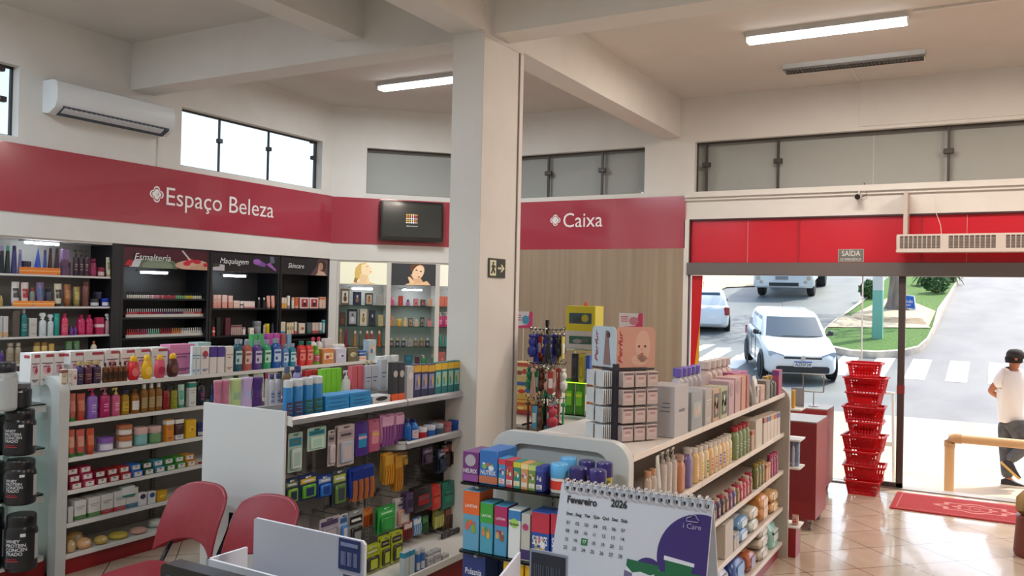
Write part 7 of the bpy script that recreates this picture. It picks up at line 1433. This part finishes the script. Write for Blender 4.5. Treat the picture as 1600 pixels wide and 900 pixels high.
# ================================================================== entrance: counters on castors, baskets, mat
REDC = mat('8c2a2f', .4); TOPG = mat('8f8480', .35)
def castor_counter(label, x0, x1, y0, y1, z1, label_top=None):
    t = thing('rolling_counter', label, 'counter', (x0, y0, 0)); w_, d_ = x1 - x0, y1 - y0
    part('cabinet_body', MB().box(0, w_, 0, d_, .1, z1 - .012, 0, .003), REDC, t); part('top', MB().box(0, w_, 0, d_, z1 - .012, z1, 0, .002), TOPG, t)
    part('recess_panel', MB().box(.02, w_ - .02, -.004, 0, .26, z1 - .03), mat('86292e', .4), t)
    for x in (.05, w_ - .05):
        for y in (.06, d_ - .06):
            c = link('castor', None, t, (x, y, 0)); m = MB().lathe([(.028, -.012), (.034, -.006), (.034, .006), (.028, .012)], 16); m.T(Matrix.Translation((0, 0, .034)) @ Matrix.Rotation(R(90), 4, 'Y')); part('castor_wheel', m, mat('8a8783', .3, .5), c)
            m = MB().box(-.02, .02, -.02, .02, .07, .1); m.box(-.018, -.014, -.008, .008, .03, .08); m.box(.014, .018, -.008, .008, .03, .08); part('castor_fork', m, STEEL, c)
    return t
castor_counter('nearer red counter on castors beside the lotion gondola', -1.90, -1.325, 7.82, 8.36, .955); castor_counter('taller red counter on castors behind the nearer one', -2.2, -1.475, 9.30, 9.72, .90)
t = thing('sign_stand', 'thin metal sign holder frame on the farther red counter', 'stand', (on_y(1271, 632, 9.5).x, 9.5, .90)); 
za, zb_ = on_y(1271, 612, 9.5).z - .9, on_y(1271, 585, 9.5).z - .9; xl_, xr_ = on_y(1255, 600, 9.5).x - t.location.x, on_y(1287, 600, 9.5).x - t.location.x
m = MB(); m.tube([(0, 0, .004), (0, 0, za)], .005, 8); m.lathe([(.05, 0), (.05, .006)], 16); part('post', m, mat('9a9088', .3, .6), t)
m = MB(); 
for q in (((xl_, za), (xr_, za)), ((xr_, za), (xr_, zb_)), ((xr_, zb_), (xl_, zb_)), ((xl_, zb_), (xl_, za))): m.tube([(q[0][0], 0, q[0][1]), (q[1][0], 0, q[1][1])], .007, 6)
part('frame', m, mat('8f857e', .3, .6), t); part('clear_sheet', MB().box(xl_, xr_, -.001, .001, za, zb_), GLASS, t)
t = thing('paper_sheet', 'grey paper sheet in a clear stand by the gondola end', 'paper', (on_y(1246, 640, 7.12).x, 7.12, 1.16)); hh = on_y(1246, 606, 7.12).z - 1.16
part('sheet', MB().box(-.05, .05, -.001, .001, .004, hh), mat('8d8a90', .6), t); part('foot', MB().box(-.05, .05, -.02, .02, 0, .004), GLASS, t)
S = SY(6.985, 1.161, 'on far end shelf, right gondola')
put(S, 'box', 1236, 1241, 610, ['c8982a', 'b8881a'], 'yellow carton', d=.05, st='', small=True)
S = SY(6.985, .701, 'on far end shelf, right gondola'); put(S, 'bottle', 1236, 1241, 690, ['b8b0b0', '8a8080'], 'pale bottle', wmax=.04)
S = SY(6.985, .241, 'on far end base, right gondola'); put(S, 'bag', 1236, 1247, 805, ['b89a88', 'c83a30', 'd8c8b8'], 'bagged snack pack', d=.06)
S = SY(6.985, .701, 'hooked at far end shelf, right gondola')
m = MB().box(-.045, .045, -.04, .04, 0, .22, 0, .01); m.box(-.03, .03, -.042, -.04, .05, .12, 1)
q = on_y(1239, 775, 7.05); o = thing('clear_tub', 'pale blue clear plastic tub on the far end of the lotion gondola', 'tub', (q.x, 7.06, .701)); m.T(Matrix.Scale(.9, 4)); part('body', m, [mat('8aa0c0', .2, trans=.4), mat('6a80b0', .4)], o)
# shopping baskets
BR = mat('e4202c', .35, tl=.5)
def basket(L_, W_, H_, taper=.035):
    m = MB(); t_ = .004
    def wall(p0, p1, q0, q1, n):           # lower edge p0-p1, upper edge q0-q1, slotted
        p0, p1, q0, q1 = map(Vector, (p0, p1, q0, q1)); nrm = (p1 - p0).cross(q0 - p0).normalized() * t_
        def quad(u0, u1, v0, v1):
            c = [p0.lerp(p1, u).lerp(q0.lerp(q1, u), v) for u, v in ((u0, v0), (u1, v0), (u1, v1), (u0, v1))]
            m.add(c + [x - nrm for x in c], [(0, 1, 2, 3), (7, 6, 5, 4), (0, 4, 5, 1), (1, 5, 6, 2), (2, 6, 7, 3), (3, 7, 4, 0)])
        quad(0, 1, 0, .12); quad(0, 1, .80, 1); quad(0, 1, .46, .56)
        for k in range(n + 1): u = k / n; quad(max(0, u - .02), min(1, u + .02), .12, .8)
        quad(.2, .8, .2, .72)
    a, b = L_ / 2, W_ / 2; c, d = a - taper, b - taper
    wall((-c, -d, 0), (c, -d, 0), (-a, -b, H_), (a, -b, H_), 14); wall((c, d, 0), (-c, d, 0), (a, b, H_), (-a, b, H_), 14)
    wall((c, -d, 0), (c, d, 0), (a, -b, H_), (a, b, H_), 10); wall((-c, d, 0), (-c, -d, 0), (-a, b, H_), (-a, -b, H_), 10)
    m.box(-c, c, -d, d, 0, .005); r = MB()
    for s in (-1, 1): r.box(-a - .012, a + .012, s * b - .012, s * b + .012, H_ - .014, H_, 0, .003); r.box(s * a - .012, s * a + .012, -b + .012, b - .012, H_ - .014, H_, 0, .003)
    h = MB(); h.tube([(-a * .55, -b - .016, H_ - .02), (-a * .55, -b - .022, H_ + .0 - .006), (a * .55, -b - .022, H_ - .006), (a * .55, -b - .016, H_ - .02)], .005, 6)
    h2 = MB(); h2.tube([(-a * .55, b + .016, H_ - .02), (-a * .55, b + .022, H_ - .006), (a * .55, b + .022, H_ - .006), (a * .55, b + .016, H_ - .02)], .005, 6)
    return m.mesh('tray', BR), r.mesh('rim', mat('b8141e', .35)), h.mesh('handle', BR), h2.mesh('handle', BR)
bm = basket(.405, .325, .150, .028); bx, by = -1.17, 9.78
NB = 9; ORDB = ['bottom', 'second', 'third', 'fourth', 'middle', 'sixth', 'seventh', 'eighth', 'top']
for k in range(NB):
    t = thing('shopping_basket', 'red plastic shopping basket, %s of the stack by the door%s' % (ORDB[k], '' if k in (0, 8) else ' counting from the floor'), 'basket', (bx + .008 * math.sin(k * 2.1), by, .0005 + k * .1535), R((90 if k % 2 == 0 else 0) + 3 * math.sin(k * 1.7)), 'stacked red shopping baskets')
    for me in bm: link(me.name.split('.')[0], me, t)
# door mat
mm_ = noisy('mat_pile', '8e1f22', 'a82a2c', 60, .95, .4, bscale=300)
mx0, mx1, my0, my1 = -.86, .60, 9.15, 9.97
t = thing('door_mat', 'red doormat with pale emblem on the tiles at the entrance', 'mat', ((mx0 + mx1) / 2, (my0 + my1) / 2, 0)); w_, d_ = (mx1 - mx0) / 2, (my1 - my0) / 2
m = MB(); m.prism(rrect(2 * w_, 2 * d_, .02, 3), 'z', .0005, .012); part('pile', m, mm_, t)
m = MB(); o = [(.33 * math.cos(a) * (1 + .12 * math.cos(8 * a)), .2 * math.sin(a) * (1 + .12 * math.cos(8 * a))) for a in [6.283 * k / 64 for k in range(64)]]; i2 = [(x * .84, y * .84) for x, y in o]; n = 64
m.add([(x, y, .0126) for x, y in o] + [(x, y, .0126) for x, y in i2], [(k, (k + 1) % n, n + (k + 1) % n, n + k) for k in range(n)])
for s_ in (.55, .3): o = [(x * s_, y * s_) for x, y in o]; i2 = [(x * .8, y * .8) for x, y in o]; m.add([(x, y, .0126) for x, y in o] + [(x, y, .0126) for x, y in i2], [(k, (k + 1) % n, n + (k + 1) % n, n + k) for k in range(n)])
part('emblem', m, mat('b87a70', .9), t)
m = MB(); z_ = .0124; e = .05
m.box(-w_ + e, w_ - e, -d_ + e, -d_ + e + .012, z_, z_ + .0004); m.box(-w_ + e, w_ - e, d_ - e - .012, d_ - e, z_, z_ + .0004); m.box(-w_ + e, -w_ + e + .012, -d_ + e, d_ - e, z_, z_ + .0004); m.box(w_ - e - .012, w_ - e, -d_ + e, d_ - e, z_, z_ + .0004); part('border', m, mat('a86058', .9), t)
# vertical red and yellow film on the shop glass
x0, x1 = -3.21, on_y(1096, 500, YF).x
t = thing('window_film', 'red and yellow curved vinyl strip on the left of the shop glass', 'window film', (0, YF + .016, 0)); zt_ = 2.30
m = MB(); m.prism([(x0, 0.9), (x0 + .02, 0.9), (x1 - .02, 1.75), (x1 - .005, 2.1), (x1, zt_), (x0, zt_)], 'y', -.001, .001, 0); m.prism([(x0 + .02, .9), (x1 - .03, .9), (x1 - .022, 1.75)], 'y', -.001, .001, 1); m.prism([(x0 + .10, .7), (x1 - .03, .7), (x1 - .03, .9), (x0 + .02, .9)], 'y', -.001, .001, 1)
part('film', m, [mat('d42a30', .3, tl=.4), mat('e8b83a', .3, tl=.4)], t)
# colourful display cut by the right edge
q = on_z(1607, 868, 0)
t = thing('floor_display', 'small round floor display of bagged goods cut by the right edge', 'display', (q.x + .06, q.y, 0))
part('base', MB().lathe([(.16, 0), (.17, .03), (.15, .30), (.16, .32)], 20), mat('7a3a30', .5), t)
for k in range(6):
    a_ = 1.05 * k; m = MB().lathe([(.03, .0), (.075, .04), (.07, .14), (.02, .2)], 10, 1, .7); m.T(Matrix.Translation((.085 * math.cos(a_), .085 * math.sin(a_), .32)) @ Matrix.Rotation(a_, 4, 'Z')); part('snack_bag', m, mat(['6a5a3a', '8a3030', '5a6a3a', 'a08050', '7a4a40', '4a5a3a'][k], .5), t)

# ================================================================== checkout area behind the lotion gondola
t = thing('checkout_counter', 'checkout counter standing between the pillar and the wooden wall', 'counter', (-3.25, 5.75, 0)); KZ = .95
part('counter_body', MB().box(-1.0, .62, .45, 2.7, 0, KZ - .03, 0, .004), mat('b9b2a8', .5), t); part('worktop', MB().box(-1.05, .66, .42, 2.74, KZ - .03, KZ, 0, .004), mat('cfc9c1', .3), t)
# glass shelf unit on it
GX, GY = -2.95, 6.75
q = on_y(905, 546, GY); gz1 = q.z
xg0, xg1 = on_y(878, 550, GY).x, on_y(932, 550, GY).x
t = thing('glass_display', 'small two tier glass display on the checkout counter under the yellow box', 'display', (xg0, GY, KZ)); gh = gz1 - KZ; gw = xg1 - xg0
for z in (gh, gh * .53, gh * .06): part('glass_shelf', MB().box(0, gw, -.04, .26, z - .008, z), SHELFGLASS, t)
for x in (.004, gw - .004):
    for y in (-.035, .255): part('post', MB().box(x - .006, x + .006, y - .006, y + .006, 0, gh - .008), mat('b8b08a', .3, .4), t)
part('yellow_edge', MB().box(0, gw, -.046, -.04, gh - .012, gh - .002), mat('b8b060', .4), t); part('lit_edge', MB().box(0, gw, -.046, -.04, gh * .53 - .008, gh * .53), mat('c0f03a', .3, emit=1.2), t)
S = SY(GY - .03, gz1, 'on glass display by checkout')
put(S, 'box', 883, 930, 517, ['b8b4b0', '5a5854', '2a5a48', '8a8884'], 'grey white massager carton', st='p', d=.18, wmax=.4, gap=.02); 
o_ = put(S, 'box', 883, 930, 478, ['c4b41e', 'a89a18', '2a4a58', '3a3a34'], 'yellow massager carton with orange tag', st='p', d=.18, wmax=.4, gap=.02, dz=on_y(905, 518, GY - .03).z - gz1 + .001)[0]
q = on_y(905, 479, GY + .05); m = MB().prism([(-.02, 0), (.02, 0), (.012, .035), (0, .045), (-.012, .035)], 'y', -.002, .002); part('hang_tab', m, mat('d8622a', .4), o_, (0, .02, (q.z - o_.location.z)))
S = SY(GY - .03, KZ + gh * .53 + .001, 'on middle glass tier by checkout'); put(S, 'box', 892, 902, 553, ['22242c', '3a3c48'], 'black hanging gadget carton', d=.05, st='w'); put(S, 'box', 903, 912, 552, ['c8b83a', 'a89a28'], 'yellow gadget carton', d=.05, st='w'); put(S, 'box', 914, 921, 556, ['2f5ab0', 'c8c8d0'], 'blue gadget carton', d=.05, st='o')
S = SY(GY - .03, KZ + gh * .06 + .001, 'on lowest glass tier by checkout'); put(S, 'bag', 880, 912, 592, ['3f8a20', '7ac83a', 'c8e83a'], 'green foil bag', d=.06, n=2, wmax=.3); put(S, 'bag', 914, 928, 600, ['b8502a', 'd87a3a', 'e8a860'], 'orange foil bag', d=.05)
# stacked cartons beside the pillar
S = SY(6.22, KZ + .001, 'beside pillar on checkout counter')
put(S, 'box', 800, 826, 622, ['b03a28', 'c89a3a', 'd8a85a', 'e8c878'], 'red orange snack carton', st='p', d=.16, wmax=.4, gap=.02) if False else None
for (a_, b_, yt, yb_, c, nm) in ((799, 834, 626, 668, ['a83a28', 'd8a03a', 'c8702a', 'e8c878'], 'red snack carton, lowest'), (799, 838, 598, 626, ['c8a048', '2f5a98', 'd8b868', 'b83a28'], 'gold and blue snack carton, middle'), (799, 830, 567, 598, ['c8b070', 'b84838', 'd8c890', '8a3a2a'], 'cream snack carton, topmost')):
    yy = 6.66; p0 = on_y(a_, yb_, yy); p1 = on_y(b_, yt, yy); zb__ = {668: KZ + .001}.get(yb_, None)
    if zb__ is None: zb__ = ztop_ + .0005
    h_ = p1.z - zb__; ztop_ = zb__ + round(h_ / .002) * .002; place_item('box', ((p0.x + p1.x) / 2, yy + .08, zb__), 0, p1.x - p0.x, .15, h_, c, nm, 'beside pillar on checkout counter', a_, False, st='pt')
# key ring tree
q = on_z(852, 667, KZ); kx, kyy = q.x, q.y
t = thing('keyring_stand', 'black three tier rack of key rings on the checkout counter', 'rack', (kx, kyy, KZ)); BLKM = mat('19191b', .4, .4)
dep_ = (Vector((kx, kyy, KZ)) - CAM).dot(M.col[2]); s_ = dep_ / F
ht = (667 - 500) * s_; m = MB(); m.tube([(0, 0, .01), (0, 0, ht)], .010, 8); m.box(-.012, .012, -.012, .012, ht - .05, ht); part('pole', m, BLKM, t)
for k in range(4): a_ = R(20 + 90 * k); m = MB(); m.tube([(0, 0, .045), (.09 * math.cos(a_), .09 * math.sin(a_), .035), (.19 * math.cos(a_), .19 * math.sin(a_), .008)], .009, 6); part('foot', m, BLKM, t)
tiers = [(667 - 515) * s_, (667 - 568) * s_, (667 - 622) * s_]; hooks = []
for ti, z in enumerate(tiers):
    for k in range(6):
        a_ = R(60 * k + 10 * ti); c_, n_ = math.cos(a_), math.sin(a_); rr = .155
        m = MB(); m.tube([(0, 0, z), (c_ * rr * .8, n_ * rr * .8, z), (c_ * rr, n_ * rr, z + .004), (c_ * (rr + .012), n_ * (rr + .012), z + .022)], .0035, 6); part('arm', m, BLKM, t); hooks.append((ti, k, a_, c_ * rr * .93, n_ * rr * .93, z))
KC = [[('c8b850', 'yellow beaded'), ('3a2420', 'dark floral'), ('b02a20', 'red'), ('1f2a9a', 'royal blue'), ('2a348a', 'indigo'), ('2a2a34', 'black')],
      [('d8d4cc', 'white card'), ('b8a888', 'tan'), ('6a2a20', 'maroon'), ('2a8a60', 'green frog'), ('c8a090', 'peach'), ('a03a30', 'brick')],
      [('3a9a58', 'light green'), ('5a3a2a', 'brown bear'), ('9a7a5a', 'beige'), ('6a4a38', 'cocoa'), ('4a9ac0', 'sky blue'), ('b8384a', 'crimson')]]
for ti, k, a_, x, y, z in hooks:
    for j in range(3):
        c, nm = KC[ti][(k + j * 5) % 6]; rr = 1 - .27 * j
        o = link('key_ring', None, None, (kx + x * rr, kyy + y * rr, KZ + z - .012), a_ + R(90)); o.empty_display_size = .02; o.scale = (1.9, 1.9, 1.9)
        m = MB(); ring = [(.014 * math.cos(b_), 0, .014 * math.sin(b_)) for b_ in [6.283 * i / 12 for i in range(12)]]; m.tube(ring + ring[:1], .0018, 5); m.T(Matrix.Translation((0, 0, 0))); part('split_ring', m, mat('b8b4a8', .25, .9), o)
        v = (ti + k + j) % 3
        if v == 0: m = MB().box(-.012, .012, -.003, .003, -.115, -.02, 0, .002); m.box(-.009, .009, -.004, -.003, -.09, -.05, 1)
        elif v == 1:
            m = MB().lathe([(.006, -.11), (.022, -.095), (.024, -.075), (.012, -.062), (.019, -.05), (.018, -.035), (.005, -.022)], 12, 1, .7); m.lathe([(.002, -.028), (.009, -.02), (.002, -.012)], 8, cx=-.013); m.lathe([(.002, -.028), (.009, -.02), (.002, -.012)], 8, cx=.013)
        else:
            m = MB()
            for q_ in range(5): m.tube([(0, 0, -.012), (.004 * (q_ - 2), .003 * (q_ % 2), -.07), (.009 * (q_ - 2), .002, -.14 + .01 * (q_ % 2))], .0035, 5)
            m.lathe([(.004, -.03), (.012, -.025), (.012, -.015), (.004, -.01)], 8)
        part('charm', m, [mat(c, .5), mat('d8d8d4', .5)], o); reg(o, nm + ' key ring', 'on %s tier of key ring stand' % ('top', 'middle', 'lowest')[ti], 'key ring', proj(o.location)[0])
# little posters
for (a_, yt, b_, yb_, lb) in ((803, 487, 833, 512, 'small white and pink leaflet card above the key ring stand'), (967, 490, 1005, 513, 'small white and pink leaflet card above the sock stand')):
    yy = 7.6; p0 = on_y(a_, yb_, yy); p1 = on_y(b_, yt, yy); w_, h_ = p1.x - p0.x, p1.z - p0.z
    t = thing('leaflet_stand', lb, 'leaflet', (p0.x, yy, 0)); zb__ = p0.z; base = KZ + .0005 if p0.x < -2.6 else 0
    t.location.z = base; m = MB().tube([(w_ / 2, .004, 0), (w_ / 2, .004, zb__ - base)], .004, 6); m.lathe([(.06, 0), (.06, .006)], 14, cx=w_ / 2); part('post', m, mat('c8c4c0', .3, .3), t)
    m = MB().box(0, w_, -.001, .001, zb__ - base, zb__ - base + h_, 0); m.prism([(w_, zb__ - base), (w_, zb__ - base + h_), (w_ * .82, zb__ - base + h_), (w_ * .7, zb__ - base + h_ * .2), (w_ * .2, zb__ - base + h_ * .12), (w_ * .2, zb__ - base)], 'y', -.002, -.001, 1)
    m.prism(ell(w_ * .62, zb__ - base + h_ * .5, w_ * .2, h_ * .26), 'y', -.003, -.002, 2)
    for k in range(3): m.box(w_ * .08, w_ * .38, -.002, -.001, zb__ - base + h_ * (.45 + .14 * k), zb__ - base + h_ * (.51 + .14 * k), 1)
    part('card', m, [mat('d8d0ce', .4), mat('c83a68', .4), mat('4a98b8' if a_ == 803 else 'c87a8a', .4)], t)
# ---- hosiery stand on the right gondola
ZT = 1.2855; cxs, cys = -1.735, 4.30; ROT = R(-29.4 + 28 + 0); SZ = .27
q = on_z(958, 694, ZT)
fr_ = Vector((-rt.x * 0 + 0, 0, 0))
al = R(-58)                                    # yaw of the right hand face
yaw = math.atan2(rt.y, rt.x)                   # image right direction on the floor
aR = yaw + R(30); aL = yaw - R(60)             # right face runs away to the right, left face away to the left
cor = on_z(960, 690, ZT); cor = Vector((cor.x, cor.y, ZT)); dR = Vector((math.cos(aR), math.sin(aR), 0)); dL = Vector((-math.cos(aL), -math.sin(aL), 0)); 
t = thing('hosiery_stand', 'dark post stand of packaged socks on the lotion gondola', 'rack', tuple(cor), aR)
dpt_ = (cor - CAM).dot(M.col[2]); sc1 = dpt_ / F; WR, WL = .245, .20; Ht = (690 - 575) * sc1
part('post', MB().box(-.012, .012, -.012, .012, 0, Ht + .02), mat('2a2630', .4), t)
part('base', MB().box(-.01, WR + .02, -.01, WL + .02, 0, .012, 0, .003), mat('2a2630', .4), t)
part('core_panel', MB().box(.06, WR, .06, .066, .012, Ht), mat('6a6468', .5), t); part('core_panel', MB().box(.06, .066, .066, WL, .012, Ht), mat('6a6468', .5), t)
hH = 64 * sc1
m = MB(); m.prism(rrect(WR * 1.02, hH, .03, 6, WR * .5, Ht + hH / 2, (0, 0, 1, 1)), 'y', .0, .004, 0)
m.prism(ell(WR * .68, Ht + hH * .52, WR * .2, hH * .4), 'y', -.001, 0, 1); m.prism(ell(WR * .60, Ht + hH * .18, WR * .22, hH * .14), 'y', -.001, 0, 1)
for e_ in (.58, .74): m.prism(ell(WR * e_, Ht + hH * .52, .007, .006, 10), 'y', -.002, -.001, 2)
m.prism(ell(WR * .66, Ht + hH * .34, .010, .004, 10), 'y', -.002, -.001, 3); m.prism(ell(WR * .66, Ht + hH * .44, .005, .004, 8), 'y', -.0022, -.001, 0); part('header_card', m, [mat('c09080', .35), mat('c8a090', .5), mat('4a3430', .5), mat('a05048', .5)], t, label='header card with a baby face')
m = MB(); m.prism([(u, v) for u, v in rrect(WL * 1.02, hH, .03, 6, WL * .5, Ht + hH / 2, (0, 0, 1, 1))], 'x', -.004, 0, 0)
m.prism([(WL * .2, Ht + .01), (WL * .32, Ht + hH * .9), (WL * .42, Ht + hH * .9), (WL * .5, Ht + .01)], 'x', -.006, -.004, 1); m.prism(ell(WL * .30, Ht + hH * .8, .012, .016), 'x', -.008, -.006, 2); part('header_card', m, [mat('b8c4cc', .35), mat('8a6a68', .5), mat('5a3a34', .5)], t, label='header card with a walking woman')
for (w_, side_) in ((.11, 'R'), (.11, 'L')):
    q_ = text_mb('Perfur', .035, hH * .8, 0, .01, .3); q_.T(Matrix.Rotation(R(-90), 4, 'Y'))
    if side_ == 'R': q_.T(Matrix.Translation((.026, -.002, Ht + hH * .48)))
    else: q_.T(Matrix.Rotation(R(-90), 4, 'Z')); q_.T(Matrix.Translation((-.0065, WL * .80, Ht + hH * .48)))
    part('lettering', q_, mat('a8283c', .5), t)
for r_ in range(4):
    z = Ht - .018 - r_ * (Ht / 4.12)
    part('rail', MB().box(0, WR, .0, .006, z + .004, z + .012), mat('2a2630', .4), t); part('rail', MB().box(0, .006, 0, WL, z + .004, z + .012), mat('2a2630', .4), t)
    hp = Ht / 4.12 * .86
    mats_ = [mat('b8a8a4', .35), mat('c8b0b0', .4), mat('a88c88', .4), mat('6a5a5c', .5)]
    key = ('hos', r_ % 2)
    if key not in _pm:
        m = MB(); m.box(-.034, .034, -.003, .003, -hp, 0, 0, .002); m.box(-.024, .024, -.0036, -.003, -hp * .72, -hp * .2, 1); m.box(-.018, .018, -.0042, -.0036, -hp * .5, -hp * .34, 2); m.box(-.03, .03, -.0036, -.003, -.016, -.006, 3); _pm[key] = m.mesh('hosiery_pack', mats_)
    RM = Matrix.Translation(cor) @ Matrix.Rotation(aR, 4, 'Z')
    for c_ in range(3):
        for d_ in range(4):
            p = RM @ Vector((.045 + c_ * .077 - d_ * .0, -.012 - d_ * .011, z)); o = link('hosiery_pack', _pm[key], None, tuple(p), aR)
            reg(o, 'pinkish sock pack', 'right face, row %s of hosiery stand' % ('one', 'two', 'three', 'four')[r_], 'pack', proj(p)[0])
    for c_ in range(2):
        for d_ in range(5):
            p = RM @ Vector((-.012 - d_ * .012, .05 + c_ * .08, z)); 
            if key + ('g',) not in _pm:
                me2 = _pm[key].copy(); me2.materials.clear(); [me2.materials.append(q_) for q_ in (mat('c4c6c6', .3), mat('a8aaa6', .35), mat('d8dada', .3), mat('74767a', .5))]; _pm[key + ('g',)] = me2
            o = link('hosiery_pack', _pm[key + ('g',)], None, tuple(p), aR - R(90)); 
            reg(o, 'greyish sock pack', 'left face, row %s of hosiery stand' % ('one', 'two', 'three', 'four')[r_], 'pack', proj(p)[0])
finish_labels()
